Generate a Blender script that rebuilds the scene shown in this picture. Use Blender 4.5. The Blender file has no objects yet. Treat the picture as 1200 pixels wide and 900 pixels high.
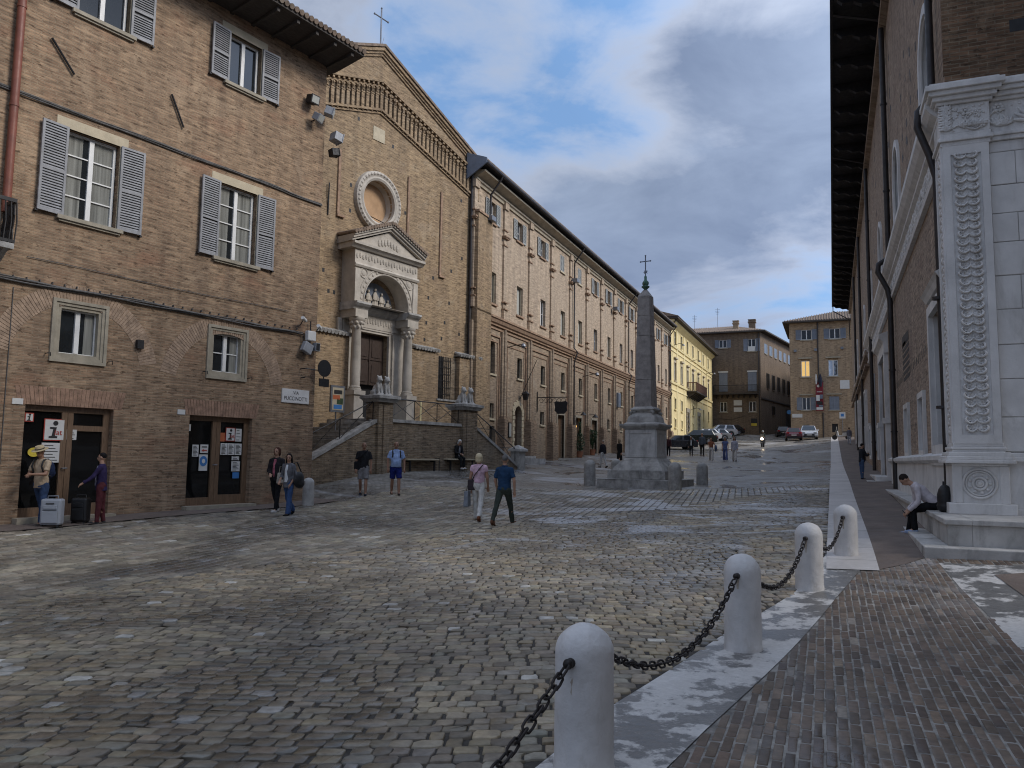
import bpy, bmesh, math, random
import numpy as np
from math import sin, cos, pi, radians, sqrt, atan2
from mathutils import Vector, Matrix
from mathutils import noise as mnoise
from mathutils.geometry import tessellate_polygon
random.seed(7); RNG = np.random.default_rng(11)
SC = bpy.context.scene; COL = SC.collection

# ---------------------------------------------------------------- camera numbers (world: Y runs up the street, X to its right)
CAMH = 1.8
F, PITCH, ROLL, YAW = 902.0, radians(5.501), radians(.8188), radians(22.598)
_cy, _sy = cos(YAW), sin(YAW)
FW = np.array([-_sy*cos(PITCH), _cy*cos(PITCH), sin(PITCH)])
_r0 = np.array([_cy, _sy, 0.0]); _u0 = np.cross(_r0, FW)
CR = _r0*cos(ROLL)+_u0*sin(ROLL); CU = -_r0*sin(ROLL)+_u0*cos(ROLL)
CAM = np.array([0, 0, CAMH])
def ray(x, y): return FW+CR*(x-600)/F-CU*(y-450)/F
def at(x, y, d): return CAM+ray(x, y)*d
def on_plane(x, y, p0, n):
    v = ray(x, y); return CAM+v*(((np.asarray(p0)-CAM)@n)/(v@n))
def proj(P):
    q = np.asarray(P)-CAM; w = q@FW
    return 600+F*(q@CR)/w, 450-F*(q@CU)/w, w

# ---------------------------------------------------------------- mesh builder
class MB:
    def __init__(s): s.V = []; s.F = []; s.MI = []; s.M = None
    def v(s, x, y, z):
        if s.M is not None:
            q = s.M @ Vector((x, y, z)); s.V.append((q.x, q.y, q.z))
        else: s.V.append((x, y, z))
        return len(s.V)-1
    def f(s, idx, m=0): s.F.append(tuple(idx)); s.MI.append(m)
    def poly(s, pts, m=0): s.f([s.v(*p) for p in pts], m)
    def box(s, x0, x1, y0, y1, z0, z1, m=0):
        a = [s.v(x, y, z) for z in (z0, z1) for x, y in ((x0, y0), (x1, y0), (x1, y1), (x0, y1))]
        for q in ((3, 2, 1, 0), (4, 5, 6, 7), (0, 1, 5, 4), (1, 2, 6, 5), (2, 3, 7, 6), (3, 0, 4, 7)): s.f([a[i] for i in q], m)
    def tbox(s, c, h0, h1, z0, z1, m=0):
        # tapered box about c=(x,y): half sizes h0 at z0, h1 at z1
        a = []
        for z, h in ((z0, h0), (z1, h1)):
            for sx, sy in ((-1, -1), (1, -1), (1, 1), (-1, 1)): a.append(s.v(c[0]+sx*h[0], c[1]+sy*h[1], z))
        for q in ((3, 2, 1, 0), (4, 5, 6, 7), (0, 1, 5, 4), (1, 2, 6, 5), (2, 3, 7, 6), (3, 0, 4, 7)): s.f([a[i] for i in q], m)
    def prism(s, poly, t0, t1, axis='y', m=0, caps=True):
        # poly: list of 2d points; axis y: (x,z); axis x: (y,z); axis z: (x,y)
        def P(p, t):
            if axis == 'y': return (p[0], t, p[1])
            if axis == 'x': return (t, p[0], p[1])
            return (p[0], p[1], t)
        n = len(poly)
        A = [s.v(*P(p, t0)) for p in poly]; B = [s.v(*P(p, t1)) for p in poly]
        for i in range(n):
            j = (i+1) % n; s.f((A[i], A[j], B[j], B[i]), m)
        if caps:
            tri = tessellate_polygon([[Vector((p[0], p[1], 0)) for p in poly]])
            if len(poly) <= 4: s.f(A[::-1], m); s.f(B, m)
            else:
                for t in tri: s.f([A[i] for i in t], m); s.f([B[i] for i in t][::-1], m)
    def prof(s, pr, x0, x1, m=0):
        # cornice: closed profile of (out, z), runs along local x; outward is -y
        s.prism([(-o, z) for o, z in pr], x0, x1, 'x', m)
    def tube(s, pts, r, n=8, m=0, caps=True, closed=False):
        pts = [Vector(p) for p in pts]; N = len(pts)
        rr = r if isinstance(r, (list, tuple)) else [r]*N
        rings = []; prev = None
        for i, p in enumerate(pts):
            if closed: t = pts[(i+1) % N]-pts[(i-1) % N]
            else: t = pts[min(i+1, N-1)]-pts[max(i-1, 0)]
            if t.length < 1e-9: t = Vector((0, 0, 1))
            t.normalize()
            if prev is None:
                a = Vector((0, 0, 1)) if abs(t.z) < .9 else Vector((1, 0, 0)); u = t.cross(a).normalized()
            else:
                u = prev-t*prev.dot(t)
                u = u.normalized() if u.length > 1e-6 else t.orthogonal().normalized()
            prev = u; w = t.cross(u)
            rings.append([s.v(*(p+(u*cos(2*pi*k/n)+w*sin(2*pi*k/n))*rr[i])) for k in range(n)])
        R = rings+[rings[0]] if closed else rings
        for a, b in zip(R[:-1], R[1:]):
            for k in range(n): s.f((a[k], a[(k+1) % n], b[(k+1) % n], b[k]), m)
        if caps and not closed: s.f(rings[0][::-1], m); s.f(rings[-1], m)
    def lathe(s, pr, c=(0, 0, 0), n=24, m=0, sx=1, sy=1):
        rings = [[s.v(c[0]+r*sx*cos(2*pi*k/n), c[1]+r*sy*sin(2*pi*k/n), c[2]+z) for k in range(n)] for r, z in pr]
        for a, b in zip(rings[:-1], rings[1:]):
            for k in range(n): s.f((a[k], a[(k+1) % n], b[(k+1) % n], b[k]), m)
        s.f(rings[0][::-1], m); s.f(rings[-1], m)
    def ell(s, c, r, n=10, m=0):
        if not hasattr(r, '__len__'): r = (r, r, r)
        h = max(4, n//2); rings = []
        for i in range(1, h):
            a = pi*i/h
            rings.append([s.v(c[0]+r[0]*sin(a)*cos(2*pi*k/n), c[1]+r[1]*sin(a)*sin(2*pi*k/n), c[2]-r[2]*cos(a)) for k in range(n)])
        b = s.v(c[0], c[1], c[2]-r[2]); t = s.v(c[0], c[1], c[2]+r[2])
        for k in range(n):
            s.f((b, rings[0][(k+1) % n], rings[0][k]), m); s.f((t, rings[-1][k], rings[-1][(k+1) % n]), m)
        for a, q in zip(rings[:-1], rings[1:]):
            for k in range(n): s.f((a[k], a[(k+1) % n], q[(k+1) % n], q[k]), m)
    def fr(s, p0, r0, p1, r1, n=10, m=0): s.tube([p0, p1], [r0, r1], n, m)
    def cap(s, p0, r0, p1, r1, n=10, m=0):
        s.tube([p0, p1], [r0, r1], n, m); s.ell(p0, r0, n, m); s.ell(p1, r1, n, m)
    def loft(s, rings, n=14, m=0):
        # rings of (cx,cy,z,rx,ry)
        R = [[s.v(cx+rx*cos(2*pi*k/n), cy+ry*sin(2*pi*k/n), z) for k in range(n)] for cx, cy, z, rx, ry in rings]
        for a, b in zip(R[:-1], R[1:]):
            for k in range(n): s.f((a[k], a[(k+1) % n], b[(k+1) % n], b[k]), m)
        s.f(R[0][::-1], m); s.f(R[-1], m)
    def wall(s, outer, holes=(), depth=.25, y=0, m=0, mr=None):
        # facade polygon (x,z) at y with holes; each hole gets reveals running inward to y+depth
        loops = [list(outer)]+[list(h) for h in holes]
        flat = [p for l in loops for p in l]
        ids = [s.v(p[0], y, p[1]) for p in flat]
        for t in tessellate_polygon([[Vector((p[0], p[1], 0)) for p in l] for l in loops]):
            a, b, c = (Vector(flat[i]) for i in t)
            cr = (b-a).cross(c-a) if False else (b.x-a.x)*(c.y-a.y)-(b.y-a.y)*(c.x-a.x)
            if abs(cr) < 1e-9: continue
            s.f([ids[i] for i in (t if cr > 0 else t[::-1])], m)
        for h in holes:
            A = [s.v(p[0], y, p[1]) for p in h]; B = [s.v(p[0], y+depth, p[1]) for p in h]
            n = len(h)
            for i in range(n):
                j = (i+1) % n; s.f((A[i], A[j], B[j], B[i]), m if mr is None else mr)
    def text(s, body, size, M, m=0, ext=.002, cx=True, sx=1.0):
        cu = bpy.data.curves.new('t', 'FONT'); cu.body = body; cu.size = size; cu.extrude = ext
        cu.resolution_u = 3
        if cx: cu.align_x = 'CENTER'; cu.align_y = 'CENTER'
        o = bpy.data.objects.new('t', cu); COL.objects.link(o)
        dg = bpy.context.evaluated_depsgraph_get(); me = bpy.data.meshes.new_from_object(o.evaluated_get(dg))
        off = len(s.V)
        for v in me.vertices: s.v(*(M @ Vector((v.co.x*sx, v.co.y, v.co.z))))
        for p in me.polygons: s.f([off+i for i in p.vertices], m)
        bpy.data.objects.remove(o); bpy.data.curves.remove(cu); bpy.data.meshes.remove(me)
    def mesh(s, name, mats, dz=0.0, smooth=None, fixn=True):
        me = bpy.data.meshes.new(name)
        V = s.V if dz == 0 else [(a, b, c+dz) for a, b, c in s.V]
        me.from_pydata(V, [], s.F)
        mats = mats if isinstance(mats, (list, tuple)) else [mats]
        for q in mats: me.materials.append(q)
        me.polygons.foreach_set('material_index', s.MI)
        if fixn:
            bm = bmesh.new(); bm.from_mesh(me); bmesh.ops.recalc_face_normals(bm, faces=bm.faces); bm.to_mesh(me); bm.free()
        if smooth is not None:
            me.polygons.foreach_set('use_smooth', [True]*len(me.polygons))
            if smooth < 179: me.set_sharp_from_angle(angle=radians(smooth))
        me.update(); return me
    def build(s, name, mats, parent=None, dz=0.0, smooth=None, loc=None, rz=None, fixn=True, bevel=0):
        o = bpy.data.objects.new(name, s.mesh(name, mats, dz, smooth, fixn)); COL.objects.link(o)
        if parent is not None: o.parent = parent
        if loc is not None: o.location = loc
        if rz is not None: o.rotation_euler = (0, 0, rz)
        if bevel:
            b = o.modifiers.new('b', 'BEVEL'); b.width = bevel; b.segments = 2; b.limit_method = 'ANGLE'; b.angle_limit = radians(40)
        return o
def tag(o, label=None, cat=None, group=None, kind=None):
    if label: o['label'] = label
    if cat: o['category'] = cat
    if group: o['group'] = group
    if kind: o['kind'] = kind
    return o
def empty(name, loc, rz=0, label=None, cat=None, group=None):
    o = bpy.data.objects.new(name, None); COL.objects.link(o); o.empty_display_size = .3
    o.location = loc; o.rotation_euler = (0, 0, rz); return tag(o, label, cat, group)
KIDS = {}
def kids(o): return [c for c in bpy.data.objects if c.parent == o]
def copy_tree(o, parent=None, children=None):
    c = o.copy(); COL.objects.link(c)
    if parent is not None: c.parent = parent
    for ch in kids(o): copy_tree(ch, c)
    return c
def rect(x0, x1, z0, z1): return [(x0, z0), (x1, z0), (x1, z1), (x0, z1)]
def arch(x0, x1, z0, zs, n=14, rise=None):
    c = (x0+x1)/2; r = (x1-x0)/2; k = r if rise is None else rise
    return [(x0, z0), (x1, z0)]+[(c+r*cos(pi*i/n), zs+k*sin(pi*i/n)) for i in range(n+1)]
def remesh(mb, name, mat, vox, parent=None, smooth=3, fac=.5, fold=0):
    me0 = mb.mesh('tmp', mat); o = bpy.data.objects.new('tmp', me0); COL.objects.link(o)
    r = o.modifiers.new('r', 'REMESH'); r.mode = 'VOXEL'; r.voxel_size = vox
    if smooth:
        q = o.modifiers.new('s', 'SMOOTH'); q.iterations = smooth; q.factor = fac
    dg = bpy.context.evaluated_depsgraph_get(); me = bpy.data.meshes.new_from_object(o.evaluated_get(dg))
    bpy.data.objects.remove(o); bpy.data.meshes.remove(me0)
    me.name = name
    if fold and len(me.vertices) < 60000:          # cloth folds: slanting ridges pushed along the surface
        n = len(me.vertices); co = np.empty(n*3, np.float32); no = np.empty(n*3, np.float32); me.vertices.foreach_get('co', co); me.vertices.foreach_get('normal', no)
        co = co.reshape(-1, 3); no = no.reshape(-1, 3); o1 = random.random()*40
        d = np.array([mnoise.noise(Vector((c[0]*9+c[2]*5+o1, c[1]*9-c[2]*3, c[2]*6)))+.5*mnoise.noise(Vector((c[0]*20+o1, c[1]*20, c[2]*13))) for c in co.tolist()], np.float32)
        co += no*(d*fold)[:, None]; me.vertices.foreach_set('co', co.reshape(-1)); me.update()
    if not me.materials: me.materials.append(mat)
    me.polygons.foreach_set('use_smooth', [True]*len(me.polygons))
    ob = bpy.data.objects.new(name, me); COL.objects.link(ob)
    if parent is not None: ob.parent = parent
    return ob
# ---------------------------------------------------------------- materials
def _new(name):
    m = bpy.data.materials.new(name); m.use_nodes = True; nt = m.node_tree
    return m, nt, nt.nodes, nt.links, nt.nodes['Principled BSDF']
def N(nt, t, **k):
    n = nt.nodes.new(t)
    for a, b in k.items():
        if a.startswith('i_'): n.inputs[a[2:].replace('_', ' ')].default_value = b
        else: setattr(n, a, b)
    return n
def mth(nt, op, a, b=None, clamp=False):
    n = nt.nodes.new('ShaderNodeMath'); n.operation = op; n.use_clamp = clamp
    for i, q in enumerate((a, b)):
        if q is None: continue
        if isinstance(q, (int, float)): n.inputs[i].default_value = q
        else: nt.links.new(q, n.inputs[i])
    return n.outputs[0]
def mixc(nt, fac, a, b, mode='MIX'):
    n = nt.nodes.new('ShaderNodeMixRGB'); n.blend_type = mode
    for i, q in enumerate((fac, a, b)):
        if isinstance(q, (int, float)): n.inputs[i].default_value = q
        elif isinstance(q, (tuple, list)): n.inputs[i].default_value = (*q[:3], 1)
        else: nt.links.new(q, n.inputs[i])
    return n.outputs[0]
def ramp(nt, src, a, b, va=0.0, vb=1.0):
    n = nt.nodes.new('ShaderNodeMapRange'); n.inputs[1].default_value = a; n.inputs[2].default_value = b
    n.inputs[3].default_value = va; n.inputs[4].default_value = vb; nt.links.new(src, n.inputs[0]); return n.outputs[0]
def noise(nt, vec, scale, detail=4, rough=.55, dist=0):
    n = N(nt, 'ShaderNodeTexNoise'); n.inputs['Scale'].default_value = scale; n.inputs['Detail'].default_value = detail
    n.inputs['Roughness'].default_value = rough; n.inputs['Distortion'].default_value = dist
    if vec is not None: nt.links.new(vec, n.inputs['Vector'])
    return n.outputs['Fac']
def scalev(nt, vec, s):
    n = N(nt, 'ShaderNodeVectorMath', operation='MULTIPLY'); nt.links.new(vec, n.inputs[0]); n.inputs[1].default_value = s; return n.outputs[0]
def bumpn(nt, h, strength, dist, to):
    b = N(nt, 'ShaderNodeBump'); b.inputs['Strength'].default_value = strength; b.inputs['Distance'].default_value = dist
    nt.links.new(h, b.inputs['Height']); nt.links.new(b.outputs[0], to); return b
def M(name, col, rough=.7, metal=0, var=.3, vs=2.0, bump=0, bs=25, spec=.5, stain=None, sfac=.4, stretch=None, emit=None, coat=0):
    m, nt, nd, lk, p = _new(name)
    tc = N(nt, 'ShaderNodeTexCoord').outputs['Object']
    vec = scalev(nt, tc, stretch) if stretch else tc
    n1 = noise(nt, vec, vs, 6, .62)
    lo = [c*(1-var) for c in col]; hi = [min(1, c*(1+var)) for c in col]
    c = mixc(nt, ramp(nt, n1, .32, .68), lo, hi)
    if stain:
        n2 = noise(nt, scalev(nt, tc, (1, 1, .35)), vs*.6+.3, 8, .7, .6)
        c = mixc(nt, mth(nt, 'MULTIPLY', ramp(nt, n2, .52, .72), sfac, True), c, stain)
    lk.new(c, p.inputs['Base Color'])
    p.inputs['Metallic'].default_value = metal; p.inputs['Specular IOR Level'].default_value = spec
    n3 = noise(nt, tc, vs*3, 3)
    lk.new(ramp(nt, n3, .3, .7, max(.02, rough-.1), min(1, rough+.1)), p.inputs['Roughness'])
    if coat: p.inputs['Coat Weight'].default_value = coat
    if bump: bumpn(nt, noise(nt, tc, bs, 5, .6), bump, .02, p.inputs['Normal'])
    if emit:
        p.inputs['Emission Color'].default_value = (*emit[:3], 1); p.inputs['Emission Strength'].default_value = emit[3]
    return m
def brick(name, c1, c2, mortar, tint, bw=.28, rh=.068, ms=.010, big=.35, bump=.5, pale=None, palef=.5, red=None, spall=.8):
    m, nt, nd, lk, p = _new(name)
    tc = N(nt, 'ShaderNodeTexCoord').outputs['Object']
    sp = N(nt, 'ShaderNodeSeparateXYZ'); lk.new(tc, sp.inputs[0])
    u = mth(nt, 'ADD', sp.outputs[0], sp.outputs[1])
    wob = mth(nt, 'MULTIPLY', mth(nt, 'SUBTRACT', noise(nt, tc, .9, 3), .5), .05)
    wob2 = mth(nt, 'MULTIPLY', mth(nt, 'SUBTRACT', noise(nt, tc, 7, 2), .5), .02)
    cb = N(nt, 'ShaderNodeCombineXYZ'); lk.new(u, cb.inputs[0]); lk.new(mth(nt, 'ADD', mth(nt, 'ADD', sp.outputs[2], wob), wob2), cb.inputs[1])
    b = N(nt, 'ShaderNodeTexBrick'); lk.new(cb.outputs[0], b.inputs['Vector'])
    b.inputs['Scale'].default_value = 1; b.inputs['Brick Width'].default_value = bw; b.inputs['Row Height'].default_value = rh
    b.inputs['Mortar Size'].default_value = ms; b.inputs['Mortar Smooth'].default_value = .35; b.inputs['Bias'].default_value = -.1
    for k, v in (('Color1', c1), ('Color2', c2), ('Mortar', mortar)): b.inputs[k].default_value = (*v, 1)
    c = b.outputs['Color']
    # per-course mottling and larger weathered areas
    cm = N(nt, 'ShaderNodeCombineXYZ'); lk.new(mth(nt, 'MULTIPLY', u, 2.2), cm.inputs[0]); lk.new(mth(nt, 'MULTIPLY', sp.outputs[2], 13), cm.inputs[1])
    n1 = noise(nt, cm.outputs[0], 1.0, 3, .6)
    c = mixc(nt, 1.0, c, mixc(nt, ramp(nt, n1, .3, .7), (.52, .52, .52), (1.42, 1.4, 1.36)), 'MULTIPLY')
    n2 = noise(nt, tc, .35, 6, .62, .4)
    c = mixc(nt, mth(nt, 'MULTIPLY', ramp(nt, n2, .38, .68), big, True), c, tint)
    if pale is not None:
        n3 = noise(nt, tc, 1.1, 7, .7, .8)
        c = mixc(nt, mth(nt, 'MULTIPLY', ramp(nt, n3, .53, .66), palef, True), c, pale)
    if red is not None:
        n4 = noise(nt, scalev(nt, tc, (1.2, 1.2, 2.4)), .55, 5, .6)
        c = mixc(nt, mth(nt, 'MULTIPLY', ramp(nt, n4, .55, .7), .55, True), c, red)
    # small hollows where faces have spalled, and a few bleached courses
    cp_ = N(nt, 'ShaderNodeCombineXYZ'); lk.new(mth(nt, 'MULTIPLY', u, 4.2), cp_.inputs[0]); lk.new(mth(nt, 'MULTIPLY', sp.outputs[2], 12), cp_.inputs[1])
    n6 = noise(nt, cp_.outputs[0], 1.0, 4, .65)
    pit = ramp(nt, n6, .57, .66)
    c = mixc(nt, mth(nt, 'MULTIPLY', pit, spall, True), c, [q*.38 for q in c2])
    c = mixc(nt, mth(nt, 'MULTIPLY', ramp(nt, n6, .38, .28), spall*.55, True), c, [min(1, q*1.5) for q in c1])
    n5 = noise(nt, scalev(nt, tc, (2.5, 2.5, .18)), 1.0, 5, .65)
    c = mixc(nt, 1.0, c, mixc(nt, ramp(nt, n5, .35, .62), (.78, .78, .80), (1.06, 1.06, 1.05)), 'MULTIPLY')
    lk.new(c, p.inputs['Base Color']); p.inputs['Roughness'].default_value = .92; p.inputs['Specular IOR Level'].default_value = .25
    h = mth(nt, 'ADD', mth(nt, 'MULTIPLY', b.outputs['Fac'], -1.0), mth(nt, 'SUBTRACT', mth(nt, 'MULTIPLY', n1, .8), mth(nt, 'MULTIPLY', pit, .9)))
    bumpn(nt, h, bump, .012, p.inputs['Normal'])
    return m
MT = {}
MT['brickL'] = brick('brick_umber', (.355, .240, .155), (.232, .150, .097), (.31, .24, .165), (.255, .182, .122), pale=(.45, .33, .22), palef=.55, red=(.30, .155, .095), big=.45)
MT['brickC'] = brick('brick_ochre', (.36, .255, .152), (.25, .172, .104), (.335, .255, .168), (.285, .212, .14), pale=(.43, .34, .235), palef=.5, red=(.30, .21, .14))
MT['brickS'] = brick('brick_pinkish', (.48, .375, .275), (.39, .297, .213), (.44, .36, .275), (.42, .34, .26), big=.4, pale=(.54, .43, .31), palef=.4, bump=.25, spall=.3)
MT['brickSl'] = brick('brick_grey_brown', (.36, .275, .195), (.27, .20, .14), (.34, .27, .20), (.31, .25, .185), big=.5, pale=(.44, .37, .29), palef=.5, bump=.25, spall=.4)
MT['brickSt'] = brick('brick_stair', (.26, .195, .13), (.16, .12, .085), (.30, .25, .19), (.20, .165, .12), pale=(.38, .32, .24), palef=.5)
MT['brickR'] = brick('brick_palace', (.42, .32, .24), (.30, .22, .165), (.38, .31, .25), (.34, .27, .215), big=.5, pale=(.34, .27, .21), palef=.4, red=(.22, .14, .11))
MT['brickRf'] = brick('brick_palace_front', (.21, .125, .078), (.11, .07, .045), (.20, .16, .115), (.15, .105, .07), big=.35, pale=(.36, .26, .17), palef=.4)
MT['brickD'] = brick('brick_dark', (.24, .18, .13), (.18, .135, .096), (.155, .12, .09), (.125, .095, .07), big=.5, bump=.2)
MT['brickE'] = brick('brick_tan', (.40, .29, .185), (.31, .215, .135), (.36, .28, .195), (.36, .265, .175), big=.5, bump=.2)
MT['brickpier'] = brick('brick_pier', (.33, .235, .16), (.26, .185, .13), (.31, .24, .175), (.29, .22, .155), big=.3, bump=.3)
MT['redbrick'] = M('soldier_brick', (.30, .185, .125), .9, var=.4, vs=5, bump=.3, bs=40)
MT['voussoir'] = M('voussoir_brick', (.345, .245, .17), .92, var=.4, vs=6, bump=.3, bs=40)
MT['plasterY'] = M('yellow_plaster', (.74, .605, .315), .9, var=.1, vs=1.2, bump=.1, stain=(.58, .47, .24), sfac=.4)
MT['trimY'] = M('pale_yellow_trim', (.78, .66, .36), .9, var=.08, vs=2)
MT['cornice'] = M('cornice_plaster', (.47, .40, .29), .9, var=.2, vs=2, stain=(.3, .25, .18))
MT['terra'] = M('terracotta_moulding', (.29, .19, .125), .9, var=.35, vs=5, bump=.3)
MT['marble'] = M('white_marble', (.68, .665, .645), .6, var=.13, vs=1.6, bump=.2, bs=22, stain=(.36, .345, .32), sfac=.75)
MT['carved'] = M('carved_marble', (.68, .665, .645), .65, var=.16, vs=4, bump=.3, bs=35, stain=(.36, .34, .32), sfac=.55)
MT['portal'] = M('portal_stone', (.43, .385, .325), .75, var=.2, vs=2.2, bump=.25, bs=22, stain=(.30, .26, .21), sfac=.5)
MT['greystone'] = M('grey_stone', (.40, .385, .36), .85, var=.3, vs=3, bump=.4, bs=18, stain=(.12, .115, .105), sfac=.7)
MT['darkstone'] = M('dark_stone', (.33, .32, .30), .88, var=.35, vs=4, bump=.5, bs=15, stain=(.07, .07, .065), sfac=.7)
MT['granite'] = M('obelisk_granite', (.30, .275, .255), .72, var=.25, vs=5, bump=.5, bs=14, stain=(.15, .13, .12), sfac=.6)
MT['bollard'] = M('bollard_marble', (.62, .60, .58), .6, var=.12, vs=4.5, bump=.3, bs=30, stain=(.36, .32, .27), sfac=.75)
MT['pedstone'] = M('weathered_pedestal', (.54, .53, .51), .8, var=.22, vs=2.5, bump=.3, bs=20, stain=(.15, .145, .135), sfac=.8)
MT['ruststain'] = M('rust_stain', (.42, .36, .29), .7, var=.2, vs=25)
MT['bench'] = M('bench_stone', (.47, .455, .43), .75, var=.2, vs=2, bump=.3, bs=22, stain=(.15, .14, .12), sfac=.75)
MT['sill'] = M('sandstone', (.47, .40, .28), .85, var=.15, vs=3, bump=.15, stain=(.30, .26, .19))
MT['frameS'] = M('old_stone_frame', (.33, .29, .22), .85, var=.2, vs=4, bump=.2, stain=(.20, .18, .14))
MT['white'] = M('white_paint', (.72, .71, .68), .5, var=.08, vs=4)
MT['shut'] = M('grey_blue_shutter', (.25, .25, .255), .6, var=.2, vs=5, stain=(.40, .41, .43), sfac=.5)
MT['shutS'] = M('sage_shutter', (.31, .32, .31), .65, var=.15, vs=3)
MT['shutB'] = M('slate_blue_shutter', (.20, .22, .255), .65, var=.15, vs=3)
MT['wood'] = M('door_wood', (.17, .105, .062), .5, var=.3, vs=6, stretch=(6, 6, .8), bump=.1)
MT['woodD'] = M('dark_door_wood', (.048, .030, .022), .5, var=.3, vs=5, stretch=(5, 5, 1))
MT['eave'] = M('dark_eave_wood', (.055, .045, .038), .8, var=.3, vs=5, stretch=(1, 5, 5))
MT['eaveR'] = M('slate_eave_wood', (.014, .014, .017), .85, var=.3, vs=3)
MT['iron'] = M('black_iron', (.022, .021, .022), .5, metal=.3, var=.3, vs=6)
MT['rust'] = M('rusty_chain_iron', (.032, .026, .024), .55, metal=.5, var=.5, vs=20)
MT['pipe'] = M('red_brown_drainpipe', (.19, .06, .035), .5, var=.2, vs=3)
MT['pipeD'] = M('dark_drainpipe', (.035, .03, .03), .5, metal=.2, var=.3, vs=3)
MT['cable'] = M('cable_grey', (.09, .085, .08), .7, var=.3, vs=8)
MT['greymetal'] = M('grey_metal', (.20, .21, .23), .45, metal=.5, var=.15, vs=3)
MT['lead'] = M('lead_sheet', (.17, .20, .25), .5, metal=.3, var=.2, vs=3)
MT['bronze'] = M('green_bronze', (.08, .17, .13), .6, metal=.3, var=.3, vs=9)
MT['black'] = M('black_matt', (.012, .012, .013), .6, var=.2, vs=4)
MT['lamp'] = M('grey_lamp_housing', (.30, .31, .33), .5, var=.15, vs=6)
MT['tile'] = M('roof_tiles', (.20, .145, .105), .9, var=.45, vs=4, bump=.3, stain=(.20, .18, .14), sfac=.6)
MT['paper'] = M('paper', (.62, .61, .58), .8, var=.06, vs=5)
MT['ink'] = M('ink', (.02, .02, .02), .7, var=.1)
MT['redink'] = M('red_ink', (.40, .05, .03), .7, var=.1)
MT['orange'] = M('orange_paper', (.48, .13, .05), .8, var=.1)
MT['bluep'] = M('blue_paper', (.05, .19, .46), .7, var=.1)
MT['yellowp'] = M('yellow_paper', (.62, .47, .05), .7, var=.1)
MT['curtain'] = M('pale_curtain', (.40, .40, .36), .9, var=.1, vs=3, stretch=(8, 8, .6))
MT['leaf'] = M('leaf_green', (.035, .065, .025), .6, var=.4, vs=8)
MT['terrac'] = M('terracotta_pot', (.30, .13, .07), .8, var=.2)
def glass(name, col=(.015, .018, .02), rough=.06, spec=.6, fold=False):
    m, nt, nd, lk, p = _new(name)
    tc = N(nt, 'ShaderNodeTexCoord').outputs['Object']
    n = noise(nt, tc, 1.3, 3)
    if fold: n = ramp(nt, noise(nt, scalev(nt, tc, (11, 11, .35)), 1, 4), .3, .7)
    lk.new(mixc(nt, n, [c*.5 for c in col], [c*1.6 for c in col]), p.inputs['Base Color'])
    p.inputs['Roughness'].default_value = rough; p.inputs['Specular IOR Level'].default_value = spec
    bumpn(nt, noise(nt, tc, 1.7, 2), .06, .02, p.inputs['Normal'])
    return m
MT['glass'] = glass('window_glass'); MT['glassD'] = glass('dark_door_glass', (.008, .008, .008), .05, .35)
MT['glassC'] = glass('curtained_glass', (.20, .20, .18), .12, .5, True)
MT['glassB'] = M('sky_mirroring_glass', (.62, .66, .70), .05, metal=.9, var=.05, vs=1)
MT['warm_reflection'] = M('warm_reflection_pane', (.5, .34, .12), .3, var=.3, vs=2, emit=(1, .62, .2, .45))  # painted glow standing for a sunlit facade mirrored in the pane
MT['lampon'] = M('lit_headlamp', (.9, .85, .75), .2, var=0, emit=(1, .80, .55, 9))
MT['lanternon'] = M('lit_doorway_lamp', (.8, .5, .2), .4, var=.1, emit=(1, .55, .15, 1.2))

def stone_attr(name, rough=.62, wet=True):
    m, nt, nd, lk, p = _new(name)
    at_ = N(nt, 'ShaderNodeAttribute', attribute_name='Col').outputs['Color']
    tc = N(nt, 'ShaderNodeTexCoord').outputs['Object']
    n1 = noise(nt, tc, 14, 6, .65); n2 = noise(nt, tc, 3.5, 4, .6)
    c = mixc(nt, 1.0, at_, mixc(nt, ramp(nt, n1, .3, .7), (.72, .72, .72), (1.2, 1.2, 1.2)), 'MULTIPLY')
    c = mixc(nt, 1.0, c, mixc(nt, ramp(nt, n2, .35, .65), (.85, .84, .82), (1.08, 1.08, 1.08)), 'MULTIPLY')
    # broad areas of tan dust and old dirt between the damp ones
    nb = noise(nt, tc, .23, 5, .6, .6)
    c = mixc(nt, 1.0, c, mixc(nt, ramp(nt, nb, .35, .65), (.72, .72, .74), (1.28, 1.22, 1.10)), 'MULTIPLY')
    n3 = noise(nt, scalev(nt, tc, (1, .55, 1)), .42, 6, .62, .8)
    wetf = ramp(nt, n3, .47, .60)
    c = mixc(nt, 1.0, c, mixc(nt, wetf, (1.08, 1.07, 1.05), (.66, .67, .70)), 'MULTIPLY')
    # pale streaks of wet sheen painted into the stone colour up the square
    so_ = N(nt, 'ShaderNodeSeparateXYZ'); lk.new(tc, so_.inputs[0])
    nw = noise(nt, scalev(nt, tc, (.55, 1, 1)), .6, 9, .7, 1.2)
    mk = mth(nt, 'MULTIPLY', ramp(nt, so_.outputs[1], 9, 17), ramp(nt, so_.outputs[0], -11, -6))
    c = mixc(nt, mth(nt, 'MULTIPLY', mth(nt, 'MULTIPLY', ramp(nt, nw, .52, .58), mk), .85, True), c, (.52, .52, .53))
    lk.new(c, p.inputs['Base Color'])
    r = mixc(nt, mth(nt, 'MULTIPLY', wetf, .8), (rough,)*3, (.15,)*3); lk.new(r, p.inputs['Roughness'])
    p.inputs['Specular IOR Level'].default_value = .5
    bumpn(nt, mth(nt, 'ADD', n1, mth(nt, 'MULTIPLY', n2, .7)), .35, .012, p.inputs['Normal'])
    return m
MT['cobble'] = stone_attr('cobble_stone'); MT['paver'] = stone_attr('paver_brick', .7)
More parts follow.
